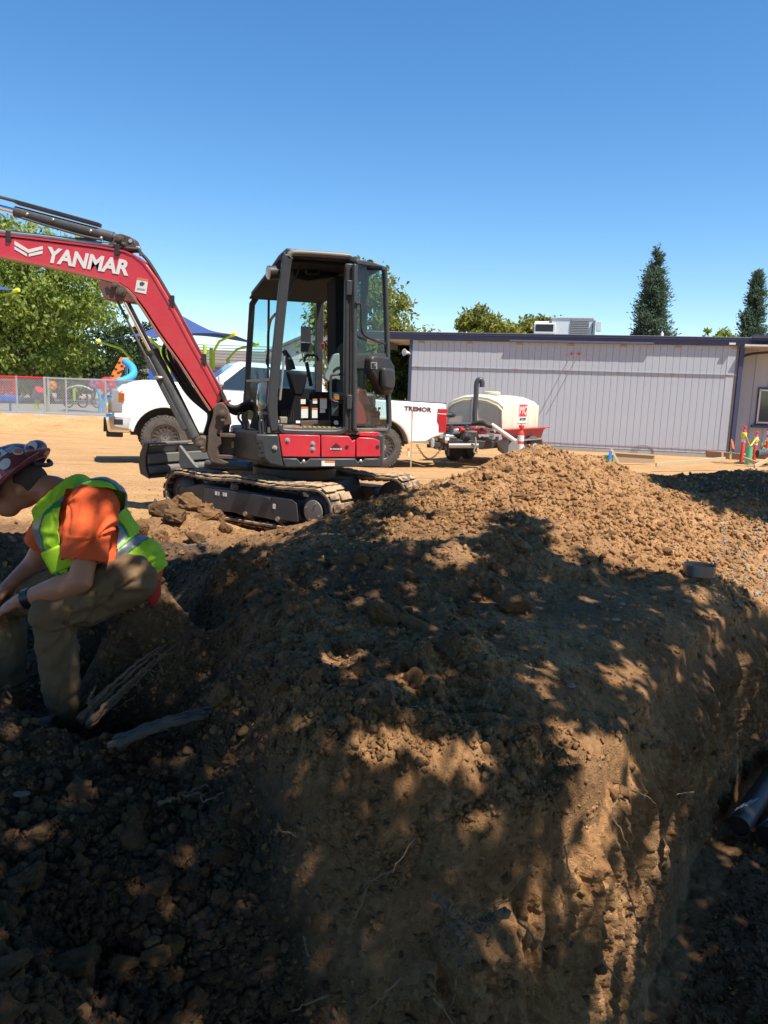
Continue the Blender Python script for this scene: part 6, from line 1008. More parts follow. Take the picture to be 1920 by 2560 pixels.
for k in range(14):
    p = TP(rr.uniform(1135, 1240), rr.uniform(1072, 1098), rr.uniform(16.6, 16.9)); m_ = rr.choice([FBLK, FRED, ZINC, PIPEG, FBLK, CAST])
    if rr.random() < .5: MB().cyl(p, p+V(rr.uniform(-.1, .1), -.10, rr.uniform(-.08, .08)), rr.uniform(.03, .07), 12).build('engine_part', m_, en)
    else: MB().box(tuple(p), (rr.uniform(.06, .16), .12, rr.uniform(.05, .12))).build('engine_part', m_, en, bev=.015)
for px in (1127, 1165): MB().cyl(TP(px, 1062, 17.0), TP(px, 1085, 17.0), .05, 10).build('standpipe', PIPEG, tr)
MB().cyl(TP(1120, 1085, 17.0), TP(1180, 1083, 17.0), .045, 10).build('manifold', PIPEG, tr); MB().cyl(TP(1204, 1079, 16.7), TP(1220, 1081, 16.7), .035, 8).build('valve_handle', mat('valve_red', (.6, .04, .03), .4), tr); MB().cyl(TP(1222, 1086, 16.7), TP(1235, 1066, 16.7), .08, 12).build('filter_canister', mat('pvc_tan2', (.5, .47, .40), .5), tr)
hb = MB(); hb.box(tuple(TP(1118, 1099, 16.6)), (.40, .22, .12)); hb.build('coupler_housing', FBLK, tr, bev=.012); MB().box(tuple(TP(1118, 1097, 16.48)), (.09, .01, .07)).build('coupler_label', STICK, tr)
MB().cyl(TP(1122, 1114, 16.5), TP(1196, 1114, 16.5), .055, 14).build('hose_tube', mat('tube_grey', (.36, .36, .36), .35, .5, dust=.3), tr); MB().box(tuple(TP(1170, 1110, 16.7)), (1.1, .1, .16)).build('front_beam', FBLK, tr, bev=.01)
MB().tube(bez([TP(1188, 1093, 16.4), TP(1190, 1105, 16.4), TP(1187, 1120, 16.4), TP(1185, 1128, 16.4), TP(1190, 1133, 16.4), TP(1194, 1128, 16.4)], 18), .02, 8).build('chain_hook', BOLT, tr)
MB().tube([TP(1230, 1062, 16.6), TP(1290, 1104, 16.2)], .045, 10).build('discharge_hose', mat('hose_white', (.62, .58, .50), .6), tr); MB().tube(bez([TP(1180, 1060, 16.8), TP(1205, 1056, 16.7), TP(1220, 1064, 16.6), TP(1232, 1064, 16.6)], 14), .05, 10).build('rubber_hose', HOSE, tr)
ch = [TP(1042, 1112, 16.6)+(TP(1105, 1118, 16.5)-TP(1042, 1112, 16.6))*k/22+V(0, 0, -.28*math.sin(math.pi*k/22)) for k in range(23)]
for k in range(22): F = Fr((ch[k]+ch[k+1])/2, ch[k+1]-ch[k], (0, 0, 1) if k % 2 else (0, 1, .2)); q = [F(.032*math.cos(a), .018*math.sin(a), 0) for a in np.linspace(0, 2*math.pi, 11)]; MB().tube(q, .006, 5, False).build('chain_link', mat('chain_rust', (.20, .16, .12), .5, .6), tr)
MB().tube(bez([TP(1070, 1095, 16.6), TP(1078, 1115, 16.5), TP(1095, 1122, 16.5), TP(1108, 1108, 16.5)], 16), .012, 6).build('light_cable', HOSE, tr)

# ---------------------------------------------------------------- seated worker
def pj(px, py, Y): return at_y(px, py, Y)
def chain(b, pts, rs, n=14):                            # tapered limb: tube plus balls at the joints
    b.tube(pts, rs, n)
    for p, r in zip(pts, rs): b.ell(tuple(p), (r, r, r), n=12, m=8)
def skin(b, name, m, parent, vox=.012, smooth=6, fold=0.0, fscale=.08, seed=0, label=None, mats=None, pick=None, cut=None, wr=None):
    off = wloc(parent); me = bpy.data.meshes.new(name); me.from_pydata([tuple(np.array(p)-off) for p in b.v], [], b.f)
    o = bpy.data.objects.new(name, me); COL.objects.link(o)
    r = o.modifiers.new('r', 'REMESH'); r.mode = 'VOXEL'; r.voxel_size = vox; s = o.modifiers.new('s', 'SMOOTH'); s.iterations = smooth; s.factor = .6
    if fold:
        t = bpy.data.textures.new(name, 'CLOUDS'); t.noise_scale = fscale; t.noise_depth = 2; d = o.modifiers.new('d', 'DISPLACE'); d.texture = t; d.strength = fold; d.mid_level = .5; d.texture_coords = 'LOCAL'
    dg = bpy.context.evaluated_depsgraph_get(); e = bpy.data.meshes.new_from_object(o.evaluated_get(dg)); bpy.data.objects.remove(o); e.materials.clear()
    for q in (mats or [m]): e.materials.append(q)
    if wr:
        P_ = np.zeros(len(e.vertices)*3); e.vertices.foreach_get('co', P_); N_2 = np.zeros(len(e.vertices)*3); e.vertex_normals.foreach_get('vector', N_2); P_ = P_.reshape(-1, 3); N_2 = N_2.reshape(-1, 3); e.vertices.foreach_set('co', (P_+N_2*wr(P_+off)[:, None]).ravel()); e.update()
    if cut or pick:
        bm = bmesh.new(); bm.from_mesh(e)
        if cut: bmesh.ops.delete(bm, geom=[f for f in bm.faces if cut(np.array(f.calc_center_median())+off)], context='FACES')
        if pick:
            for f in bm.faces: f.material_index = pick(np.array(f.calc_center_median())+off)
        if cut:
            for _ in range(6): bmesh.ops.smooth_vert(bm, verts=[v for v in bm.verts if v.is_boundary], factor=.5, use_axis_x=True, use_axis_y=True, use_axis_z=True)
        bm.to_mesh(e); bm.free()
    e.shade_smooth(); ob = bpy.data.objects.new(name, e); COL.objects.link(ob); ob.parent = parent
    if label: ob['label'] = label
    return ob
def creases(L):                                         # cloth folds fanning out from where it is pulled or bunched
    def f(P):
        w = np.zeros(len(P))
        for c, r, k, a in L: v = P-np.array(c); d = np.linalg.norm(v, axis=1); ang = np.arctan2(v[:, 2], v[:, 0]); w += a*np.exp(-(d/r)**2)*np.sin(k*d*.55+3.0*np.sin(ang*2+c[0]*7)+9*ang*.6)
        return w
    return f
SKIN = mat('skin', (.44, .19, .11), .5, var=.08, bump=.05, bscale=60); SHIRT = mat('orange_shirt', (.72, .10, .02), .85, var=.06, bump=.15, bscale=90); VEST = mat('lime_vest', (.36, .62, .02), .8, var=.06, bump=.12, bscale=120); VESTG = mat('vest_green_trim', (.02, .20, .06), .8); VESTS = mat('vest_reflective', (.22, .24, .25), .45, .2, bump=.05); PANTS = mat('brown_pants', (.165, .10, .048), .9, var=.12, bump=.25, bscale=110); HELM = mat('maroon_helmet', (.19, .045, .045), .3, var=.1, coat=.4, dust=.12); BOOT = mat('boot', (.09, .05, .03), .7, dust=.5); HAIR = mat('dark_hair', (.07, .045, .032), .8)
per = thing('person', 'worker in maroon hard hat, lime vest and orange shirt sitting hunched forward', 'person', V(pj(360, 1470, 3.2)[0], 3.2, .5))
pel, bel, che, upb, nek = pj(322, 1420, 3.22), pj(255, 1372, 3.22), pj(205, 1315, 3.22), pj(180, 1272, 3.22), pj(135, 1225, 3.22)
hdc = pj(58, 1216, 3.22); lh, rh = pj(325, 1452, 3.10), pj(335, 1440, 3.34); lk, rk = pj(122, 1535, 2.98), pj(5, 1505, 3.38); la, ra = pj(163, 1790, 3.02), pj(30, 1735, 3.42)
ls, rs_ = pj(228, 1268, 3.05), pj(150, 1290, 3.40); le, re_ = pj(203, 1452, 2.95), pj(80, 1415, 3.42); lwr, rwr = pj(48, 1503, 2.99), pj(12, 1475, 3.28)
b = MB(); chain(b, [pel, bel, che, upb], [.14, .16, .165, .13]); chain(b, [upb, nek, hdc], [.10, .062, .070]); chain(b, [ls, le], [.060, .047]); chain(b, [le, le+(lwr-le)*.35, lwr], [.050, .052, .032]); chain(b, [rs_, re_], [.058, .045]); chain(b, [re_, rwr], [.048, .032])
for h, k, a in ((lh, lk, la), (rh, rk, ra)): chain(b, [h, k, a], [.09, .062, .045])
b.ell(tuple(hdc+V(-.01, 0, .0)), (.093, .074, .098), n=18, m=12); fdir = nrm(V(-.72, 0, -.69))
b.ell(tuple(hdc+fdir*.062+V(-.02, 0, -.035)), (.055, .05, .06)); b.ell(tuple(hdc+fdir*.108+V(-.022, 0, -.005)), (.016, .014, .024)); b.ell(tuple(hdc+V(.018, -.078, -.008)), (.022, .012, .033)); b.ell(tuple(hdc+V(.018, .078, -.008)), (.022, .012, .033)); b.ell(tuple(hdc+fdir*.098+V(-.02, 0, -.058)), (.016, .024, .010))
def hand(b, w, d, palmn, curl):
    d = nrm(d); s = nrm(np.cross(d, palmn)); u = np.cross(s, d); c = w+d*.045
    F = Fr(c, d, u); b.ell((0, 0, 0), (.052, .040, .020), F)
    for k in range(4):
        L = (.070, .080, .076, .060)[k]; p0 = F(.035, -.030+.020*k, 0); p1 = p0+d*L*.5-u*L*curl*.25; p2 = p1+d*L*.28-u*L*curl*.45; p3 = p2+d*L*.05-u*L*.35*curl
        chain(b, [p0, p1, p2, p3], [.0095, .009, .0085, .007], 8)
    p0 = F(-.015, -.036, -.004); p1 = p0+d*.03-s*.0+F.y*-.022; p2 = p1+d*.028+F.y*-.004-u*.012; chain(b, [p0, p1, p2], [.012, .011, .009], 8)
body = skin(b, 'body', SKIN, per, .011, 5)
for w, e, nn in ((lwr, le, V(0, -.4, 1)), (rwr, re_, V(0, .3, 1))):
    b = MB(); chain(b, [w+(e-w)*.12, w], [.032, .030]); hand(b, w, (w-e)+V(-.02, 0, -.05), nn, 1.0); skin(b, 'hand', SKIN, per, .0055, 2)
b = MB(); c = hdc+fdir*.082; 
for s in (-1, 1): MB().ell(tuple(c+V(-.015, s*.030, .022)), (.011, .010, .008), n=8, m=6).build('eye', mat('eye', (.5, .48, .45), .3), body)
b = MB(); b.ell(tuple(hdc+V(.026, 0, .022)), (.080, .080, .082), n=16, m=10); skin(b, 'hair', HAIR, per, .010, 2)
# trousers, shirt, vest
b = MB(); chain(b, [pel+V(.0, 0, -.03), pel+V(-.05, 0, -.01)], [.130, .13])
for h, k, a in ((lh, lk, la), (rh, rk, ra)): chain(b, [h, h+(k-h)*.55, k+V(.015, 0, 0), k+(a-k)*.3+V(.014, 0, 0), a], [.115, .108, .092, .086, .064], 16)
skin(b, 'trousers', PANTS, per, .008, 3, .022, .07, wr=creases([(lk+V(.09, -.03, -.03), .16, 62, .010), (lh+V(-.02, -.1, -.02), .16, 55, .010), (rk+V(.08, -.05, 0), .14, 60, .009), (la+V(0, 0, .05), .12, 75, .010), (ra+V(0, 0, .05), .12, 75, .010), (lk+V(.2, -.08, .04), .12, 70, .007)]))
sp_ax = nrm(upb-pel); perp = nrm(np.cross(V(0, 1, 0), sp_ax)); perp = perp if perp[0] > 0 else -perp        # perp points to his back
b = MB(); chain(b, [pel, bel, che, upb], [.148, .175, .176, .142]); chain(b, [upb, nek], [.12, .085]); chain(b, [ls+V(.0, .03, .0), ls+(le-ls)*.35, ls+(le-ls)*.68], [.104, .096, .096], 16); chain(b, [rs_, rs_+(re_-rs_)*.6], [.10, .088], 14)
hemL = ls+(le-ls)*.70; dL = nrm(le-ls); hemR = rs_+(re_-rs_)*.6; dR = nrm(re_-rs_)
shirt = skin(b, 'shirt', SHIRT, per, .006, 7, .016, .09, wr=creases([(ls+V(.06, -.06, -.10), .14, 60, .007), (hemL, .10, 70, .006), (ls+V(-.08, -.08, .02), .12, 55, .006)]), cut=lambda p: (np.dot(p-hemL, dL) > .015 and np.linalg.norm(p-hemL) < .16) or (np.dot(p-hemR, dR) > .0 and np.linalg.norm(p-hemR) < .14) or np.dot(p-nek, nrm(nek-upb)) > .0)
sd = shirt.modifiers.new('t', 'SOLIDIFY'); sd.thickness = .006
Lsp = np.linalg.norm(upb-pel)
def st(p): v = p-pel; return v@sp_ax/Lsp, v@perp, p[1]-3.22
def vpick(p):
    s, d, y = st(p); dl = np.linalg.norm(p-(ls+V(.0, .02, 0)))
    if abs(s-.17) < .062: return 1 if abs(s-.17) < .045 else 2
    ay = abs(abs(y)-.115)
    if .25 < s < 1.12 and ay < .042: return 1 if ay < .027 else 2
    if s > 1.30: return 2
    return 0
def vcut(p):
    s, d, y = st(p); q = p-ls; ax_ = nrm(le-ls); r_ = np.linalg.norm(q-ax_*(q@ax_)); q2 = p-rs_; 
    return (s < -.30+.35*max(0, -d)) or (np.dot(p-nek, nrm(nek-upb)) > -.012) or (r_ < .128 and q@ax_ > -.075 and q@ax_ < .3 and y < -.10) or (d < -.08 and abs(y+.0) < .055 and s > .05) or (np.linalg.norm(q2) < .13 and y > .1)
b = MB(); chain(b, [pel+V(.01, 0, .0), pel+V(-.03, 0, .01), bel+V(-.005, 0, -.012), che, upb], [.158, .168, .195, .195, .16]); chain(b, [upb, nek], [.14, .098]); b.ell(tuple(bel+V(-.04, 0, -.06)), (.16, .19, .15)); b.ell(tuple(ls+V(.02, .05, .03)), (.11, .10, .09)); b.ell(tuple(rs_+V(.02, -.03, .03)), (.11, .10, .09))
vest = skin(b, 'safety_vest', VEST, per, .0055, 8, .018, .10, wr=creases([(pel+V(-.06, -.12, .02), .16, 52, .010), (bel+V(-.08, -.14, -.06), .12, 60, .008), (pel+V(.08, -.08, .02), .12, 60, .009), (upb+V(-.02, -.1, .02), .1, 60, .005)]), mats=[VEST, VESTS, VESTG], pick=vpick, cut=vcut); sd = vest.modifiers.new('t', 'SOLIDIFY'); sd.thickness = .005
pk = MB(); F = Fr(pj(150, 1395, 2.99), V(-.75, -.15, -.35)); pk.box((0, 0, 0), (.12, .02, .10), F); pk.build('vest_pocket', VEST, vest, bev=.012)
b = MB(); b.tube([pj(372, 1460, 3.12), pj(382, 1490, 3.12), pj(384, 1512, 3.14)], [.05, .035, .01], 10); b.build('shirt_tail', mat('shirt_red', (.42, .03, .025), .85), shirt)
b = MB(); b.tube(bez([lwr+(le-lwr)*.10+V(0, 0, 0), lwr+(le-lwr)*.22], 3), [.042]*4 if False else [.041]*len(bez([lwr+(le-lwr)*.10, lwr+(le-lwr)*.22], 3)), 16); b.build('wristwatch', mat('watch_black', (.015, .017, .02), .4), per)
for a, k in ((la, lk), (ra, rk)):
    b = MB(); chain(b, [a+V(0, 0, .06), a+V(0, 0, -.02)], [.062, .060]); chain(b, [a+V(.03, 0, -.045), a+V(-.08, 0, -.055), a+V(-.17, 0, -.065)], [.045, .048, .036]); skin(b, 'boot', BOOT, per, .011, 3)
# hard hat with rear brim, suspension strap and stickers
up_h = nrm(V(-.66, 0, .75)); fwd_h = nrm(V(-.75, 0, -.66)); HF = Fr(pj(44, 1199, 3.22), fwd_h, up_h); g = []; nu, nv = 29, 13
def dome(t, q, o=0.0): return HF((.150+o)*math.cos(q)*math.cos(t), (.120+o)*math.sin(q)*math.cos(t), (.148+o)*math.sin(t)**.85)
for j in range(nv):
    for i in range(nu): g.append(dome(math.pi/2*j/(nv-1)*.999, 2*math.pi*i/(nu-1)))
b = MB(); b.sheet(g, nu, nv); hel = b.build('hard_hat', HELM, per, 'maroon hard hat covered in stickers', solid=.004)
g = []
for j in range(4):
    for i in range(nu): q = 2*math.pi*i/(nu-1); w = j/3*(.026+.014*abs(math.cos(q))**3); lift = .018*j/3*(1 if math.cos(q) < 0 else -.3)*abs(math.cos(q)); g.append(HF((.150+w)*math.cos(q), (.120+w)*math.sin(q), .002+lift))
b = MB(); b.sheet(g, nu, 4); b.build('brim', HELM, hel, solid=.004)
b = MB(); b.ell((-.150, .015, .040), (.050, .060, .040), HF, 16, 10); b.build('rear_lobe', mat('helmet_plum', (.12, .05, .07), .3, coat=.4), hel)
MB().tube(bez([HF(-.13, -.07, -.01), HF(-.145, -.03, -.035), HF(-.145, .03, -.035), HF(-.13, .07, -.01)], 10), .010, 8).build('strap', mat('strap_black', (.03, .03, .035), .6), hel)
def decal(t, q, w, h, m, name='sticker', rot=0, round_=False, o=.0045):
    c = dome(t, q, o); tu = nrm(dome(t, q+.02, o)-dome(t, q-.02, o)); tv = nrm(dome(t+.02, q, o)-dome(t-.02, q, o)); n = 16 if round_ else 4; vs = []
    for k in range(n):
        a = 2*math.pi*k/n+(0 if round_ else math.pi/4); u, v = (math.cos(a)*w, math.sin(a)*h) if round_ else (math.copysign(w, math.cos(a)), math.copysign(h, math.sin(a)))
        du, dv = u*math.cos(rot)-v*math.sin(rot), u*math.sin(rot)+v*math.cos(rot); e = 1e-3
        qq = q+du/np.linalg.norm((dome(t, q+e)-dome(t, q))/e); tt = t+dv/np.linalg.norm((dome(t+e, q)-dome(t, q))/e); vs.append(dome(min(tt, 1.55), qq, o))
    vs.append(dome(t, q, o+.001)); b = MB(); b.add(vs, [(k, (k+1) % n, n) for k in range(n)]); return b.build(name, m, hel, smooth=0, solid=.001)
SW = mat('sticker_white', (.62, .62, .60), .4); SBL = mat('sticker_blue', (.05, .12, .40), .4); SDK = mat('sticker_dark', (.05, .06, .08), .4); SRD = mat('sticker_red', (.60, .05, .05), .4); SOR = mat('sticker_orange', (.62, .22, .12), .4)
N_ = math.pi/2
decal(.75, N_+.42, .030, .022, SW, rot=-.1); decal(.75, N_+.40, .016, .016, SBL, round_=True, o=.006); decal(1.02, N_+.55, .030, .014, SBL); decal(.75, N_-.10, .010, .026, SW); decal(1.05, N_-.15, .018, .016, SRD); decal(.62, N_+.92, .022, .018, mat('sticker_grey', (.32, .38, .45), .4)); decal(.42, N_+.95, .021, .021, SW, round_=True); decal(.42, N_+.95, .015, .015, SOR, round_=True, o=.006); decal(.32, N_+.38, .026, .020, SW, rot=.3, round_=True); decal(.50, N_-.32, .030, .030, SDK, round_=True); decal(.50, N_-.32, .012, .012, SW, o=.006); decal(.22, N_-.18, .028, .016, SDK)
for k in range(4): decal(.22+.03*(k-1.5)/1.5, N_-.18, .026, .0015, SW, o=.006)
decal(.12, N_+.02, .034, .012, SRD); c = dome(.12, N_+.02, .008); text_mesh('SSP', .022, c, -(dome(.12, N_-.03)-dome(.12, N_+.03))*-1, dome(.2, N_)-dome(.1, N_), .0005, bold=.0006).build('sticker_text', SW, hel, smooth=0)
c = HF(-.175, .062, .05); MB().lathe([(.020, 0), (.020, .002), (.001, .003)], c, nrm(V(0, -1, .1)), 18).build('sticker', mat('sticker_pale', (.45, .52, .62), .4), hel)
MB().box(tuple(dome(.26, N_-.55, .002)), (.010, .006, .010)).build('vent_slot', DARK, hel)

# ---------------------------------------------------------------- site things
WOOD = mat('lumber', (.50, .38, .22), .75, var=.15, streak=(1, 1, 8)); OLDW = mat('weathered_wood', (.13, .10, .075), .9, var=.3, bump=.5, bscale=18, streak=(1.5, 1.5, 12)); ROOTM = mat('root_wood', (.22, .14, .085), .9, var=.4, bump=.8, bscale=12, streak=(2, 2, 2)); DORG = mat('delineator_orange', (.75, .055, .02), .45, var=.05, dust=.15); REFL = mat('reflective_white', (.70, .70, .68), .4); GRP = mat('green_pvc', (.10, .42, .20), .4, var=.05); YROPE = mat('yellow_rope', (.70, .55, .05), .7); LABELB = mat('label_black', (.02, .02, .022), .6)
def base_at(px, py, z=None):
    P = at_z(px, py, 0.0)
    for _ in range(12): P = at_z(px, py, float(zbase(P[0], P[1])) if P[1] > 12 else gz(P[0], P[1]))
    return P
def delineator(label, px, py_b, h, Y, rope=0):
    p = at_y(px, py_b, Y); p[2] = gz(p[0], p[1])-.02; t = thing('delineator_post', label, 'delineator post', p, 'orange delineator posts')
    MB().lathe([(.20, 0), (.20, .03), (.11, .06), (.06, .07)], p, (0, 0, 1), 8).build('rubber_base', LABELB, t)
    MB().lathe([(.052, .05), (.050, h*.86), (.040, h*.89), (.028, h*.91), (.028, h*.95), (.048, h*.965), (.048, h), (.02, h+.005)], p, (0, 0, 1), 16).build('post', DORG, t)
    for f_ in (.78, .63): MB().lathe([(.0505, h*f_-.05), (.0545, h*f_-.048), (.0545, h*f_+.048), (.0505, h*f_+.05)], p, (0, 0, 1), 16).build('reflective_band', REFL, t)
    return p
delineator('orange delineator post between the soil heap and the water trailer', 1300, 1130, 1.0, 13.0)
q1 = delineator('left orange delineator post at the corner of the grey building', 1855, 1136, 1.08, 21.6); q2 = delineator('short middle orange delineator post by the building corner', 1888, 1122, .92, 22.4); q3 = delineator('right orange delineator post cut by the picture edge', 1918, 1120, 1.18, 21.2)
t = thing('rope', 'yellow rope strung between the orange delineator posts', 'rope', q1); MB().tube(bez([q1+V(0, -.06, .85), q1+V(.06, -.06, .75), (q1+q2)/2+V(0, -.05, .52), q2+V(-.05, -.06, .68), q2+V(.05, -.07, .66)], 24), .020, 8).build('strand', YROPE, t); MB().lathe([(.055, .74), (.075, .76), (.075, .88), (.055, .9)], q1, (0, 0, 1), 12).build('wrap', YROPE, t); MB().lathe([(.055, .60), (.075, .62), (.075, .70), (.055, .72)], q2, (0, 0, 1), 12).build('wrap', YROPE, t)
t = thing('hose_bundle', 'tangle of yellow hose beside the middle delineator post', 'hose', q2+V(.35, 0, 0)); rr = random.Random(9)
for k in range(9): c = q2+V(.36, -.05*k*.3, .42); R0 = .14+.02*(k % 4); MB().tube([c+V(R0*math.cos(a+k), rr.uniform(-.05, .05), R0*1.25*math.sin(a+k)+.04*math.sin(3*a+k)) for a in np.linspace(0, 6.3, 18)], .018, 6, False).build('coil', (YROPE, mat('hose_tan', (.32, .25, .12), .7))[k % 2], t)
MB().tube(bez([q2+V(.15, -.2, .3), q2+V(.4, -.4, .18), q3+V(-.1, -.2, .12)], 12), .035, 8).build('tail', YROPE, t)
t = thing('netting_roll', 'roll of black plastic netting lying below the yellow hose', 'netting', q3+V(-.1, -.5, 0)); a, c = at_y(1893, 1135, 20.6), at_y(1940, 1128, 20.6); g = []; b = MB(); b.cyl(a, c, .10, 14); b.build('core', LABELB, t)
for s in (1, -1):
    for k in range(8): b = MB(); b.tube([a+(c-a)*u+V(0, .115*math.cos(s*u*9+k*.785), .115*math.sin(s*u*9+k*.785)) for u in np.linspace(0, 1, 16)], .011, 5, False); b.build('net_strand', mat('net_grey', (.16, .17, .17), .6), t)
def stub(label, px, y0, y1, Y, w):
    a = at_y(px, y1, Y); c = at_y(px+1, y0, Y); t = tag(MB().lathe([(w, -.15), (w, 0), (w, c[2]-a[2]), (w*.9, c[2]-a[2]), (w*.9, 0)], a, (0, 0, 1), 20).build('pipe_stub', GRP), label, 'pipe', 'green pipe stubs'); return t
stub('green pipe stub standing in the soil beside the plywood form', 1520, 1138, 1160, 19.0, .135); stub('green pipe stub at the foot of the left delineator post', 1871, 1117, 1148, 20.6, .085)
a, c = at_y(1533, 1157, 19.3), at_y(1637, 1157, 19.6); t = thing('plywood_form', 'low plywood form board standing in the loose soil', 'board', (a+c)/2); MB().prism([a, at_y(1534, 1131, 19.3), at_y(1637, 1138, 19.6), c], V(0, .03, 0)).build('panel', mat('plywood', (.36, .25, .15), .8, var=.12), t); MB().beam([at_y(1534, 1131, 19.28), at_y(1637, 1138, 19.58)], .03, .05, V(0, 1, 0)).build('top_strip', WOOD, t)
t = thing('leaning_stake', 'wooden stake with blue tape leaning against the green pipe stub', 'stake', at_y(1545, 1158, 18.8)); MB().beam([at_y(1548, 1160, 18.8), at_y(1528, 1122, 18.9)], .05, .025, V(0, 1, 0)).build('stake', WOOD, t); MB().beam([at_y(1527, 1128, 18.85), at_y(1524, 1148, 18.8)], .07, .03, V(0, 1, 0)).build('blue_tape', mat('blue_tape', (.03, .12, .55), .5), t)
t = thing('cable_coil', 'coil of dark cable behind the plywood form', 'cable', at_y(1607, 1130, 20.2)); c = at_y(1606, 1132, 20.2)
for k in range(4): MB().tube([c+V((.30-.035*k)*math.cos(a)+.03*k, .05*k, (.20-.03*k)*math.sin(a)) for a in np.linspace(-.3, 3.5, 16)], .006, 6).build('loop', LABELB, t)
def timber(label, p, q, w=.09, d=.04, m=WOOD): t = tag(MB().beam([p, q], w, d, nrm(np.cross(q-p, V(0, 0, 1)))).build('timber', m, bev=.004), label, 'timber'); return t
timber('long pale timber lying on the soil in front of the grey wall', at_y(1640, 1162, 17.5), at_y(1812, 1147, 18.5)); timber('short pale timber crossing below the delineator posts', at_y(1858, 1146, 19.0), at_y(1896, 1160, 18.2)); timber('pale timber running off the right picture edge', at_y(1886, 1166, 18.0), at_y(1950, 1136, 18.8))
t = thing('form_box', 'low concrete form at the corner of the grey building', 'form', at_y(1810, 1142, 21.5)); MB().prism([at_y(1775, 1128, 21.8), at_y(1850, 1134, 21.2), at_y(1850, 1150, 21.2), at_y(1775, 1144, 21.8)], V(0, .3, 0)).build('box', mat('form_brown', (.30, .20, .13), .85), t)
for px in (1806, 1826): MB().beam([at_y(px, 1128, 21.2), at_y(px, 1150, 21.2)], .05, .03, V(0, 1, 0)).build('stake', WOOD, t)
t = thing('lath_with_ribbon', 'thin lath with a bright orange ribbon at the building corner', 'stake', at_y(1826, 1146, 20.9)); MB().beam([at_y(1825, 1148, 20.9), at_y(1829, 1098, 20.9)], .03, .012, V(0, 1, 0)).build('lath', WOOD, t); MB().prism([at_y(1828, 1099, 20.88), at_y(1833, 1103, 20.88), at_y(1836, 1124, 20.85), at_y(1831, 1120, 20.85), at_y(1829, 1110, 20.88)], V(0, -.01, 0)).build('ribbon', mat('ribbon_orange', (.85, .20, .04), .6), t)
t = thing('survey_stake', 'thin survey stake with orange top standing behind the excavator', 'stake', at_y(1028, 1168, 14.0)); MB().beam([at_y(1027, 1170, 14.0), at_y(1030, 1046, 14.0)], .022, .018, V(0, 1, 0)).build('shaft', WOOD, t); MB().beam([at_y(1030, 1046, 14.0), at_y(1030.4, 1028, 14.0)], .024, .02, V(0, 1, 0)).build('painted_top', mat('ribbon_orange', (.85, .20, .04), .6), t)
t = thing('marker_flag', 'small white and orange marker beside the survey stake', 'marker', at_y(1022, 1142, 15.2)); MB().lathe([(.02, 0), (.022, .10), (.02, .11)], at_y(1021, 1141, 15.2), (0, 0, 1), 8).build('white_sleeve', REFL, t); MB().lathe([(.022, .11), (.026, .16), (.01, .18)], at_y(1021, 1141, 15.2), (0, 0, 1), 8).build('orange_cap', mat('ribbon_orange', (.85, .20, .04), .6), t)
# metal band lying on the block
P = at_z(1760, 1448, .42); z_ = float(_lookup(np.array([P[0]]), np.array([P[1]]))[0]); P = at_z(1761, 1447, z_); t = tag(MB().lathe([(.096, .0), (.096, .066), (.092, .066), (.092, .0)], V(P[0], P[1]+.09, z_+.004), V(.03, .02, 1), 36).build('metal_band', mat('steel_band', (.20, .22, .24), .32, .85, var=.1)), 'short grey steel band lying on the top edge of the earth block', 'metal band')
# pipes on the trench floor
PIPE = mat('grey_black_pipe', (.032, .035, .040), .42, var=.12, dust=.15)
def pipe(label, a, d, r, L):
    t = thing('sewer_pipe', label, 'pipe', a, 'pipes on the trench floor'); d = nrm(d); MB().lathe([(r*.92, .02), (r*.92, -.001), (r, 0), (r, L), (r*.9, L)], a, d, 28).build('pipe', PIPE, t); MB().lathe([(r*.915, .015), (r*.5, .012), (.001, .010)], a, d, 24).build('end_cap', LABELB, t)
    for k in range(4): an = .4+k*.35; F = Fr(a, d); MB().beam([F(.03+.03*k, r*1.02*math.cos(an), r*1.02*math.sin(an)), F(.10+.05*k, r*1.02*math.cos(an+.5), r*1.02*math.sin(an+.5))], .012, .003, F.d(0, math.cos(an), math.sin(an))).build('torn_wrap', mat('wrap_pale', (.34, .37, .40), .5), t)
pz = -.82; pa = at_z(1846, 2066, pz+.05); pb = at_z(1926, 1950, pz+.10); pipe('upper dark pipe end with torn wrapping on the trench floor', pa, pb-pa, .060, 3.0); pa2 = at_z(1916, 2092, pz+.0); pipe('second dark pipe end lying right of the upper one', pa2, (pb-pa)+V(.12, 0, 0), .060, 2.6)
# roots, wood and wire
def root(label, pts, r0, r1, m=ROOTM, jit=.012, name='root', n=30, sides=7):
    rr = np.random.default_rng(len(pts)*7+int(abs(pts[0][0]*1000)) % 97); q = bez(pts, n); q = [p+rr.normal(0, jit, 3)*min(1, k/3) for k, p in enumerate(q)]; rs = [r0+(r1-r0)*k/(len(q)-1) for k in range(len(q))]; rs = [r*(1+.06*rr.normal()+.22*math.sin(k*.9+rr.random()*.3)) if jit else r for k, r in enumerate(rs)]; return MB().tube(q, [max(.0015, abs(r)) for r in rs], sides)
def rp(px, py, up=.0):                                  # a point on the ground seen at this spot, lifted a little
    P = at_z(px, py, .2)
    for _ in range(10): P = at_z(px, py, float(_lookup(np.array([P[0]]), np.array([P[1]]))[0])+up)
    return P
t = thing('splintered_root', 'splintered brown root leaning up out of the pit beside the worker', 'root', rp(220, 1800)); A_, B_ = at_y(205, 1812, 2.86), at_y(440, 1592, 3.30)
for k in range(7):
    o = V(random.uniform(-.03, .03), random.uniform(-.02, .02), random.uniform(-.03, .03)); e = .55+.07*k; root('', [A_+o, A_+(B_-A_)*e*.5+o*1.2+V(0, 0, .01), A_+(B_-A_)*e+o*.8], .011, .003, jit=.0025).build('strand', ROOTM, t)
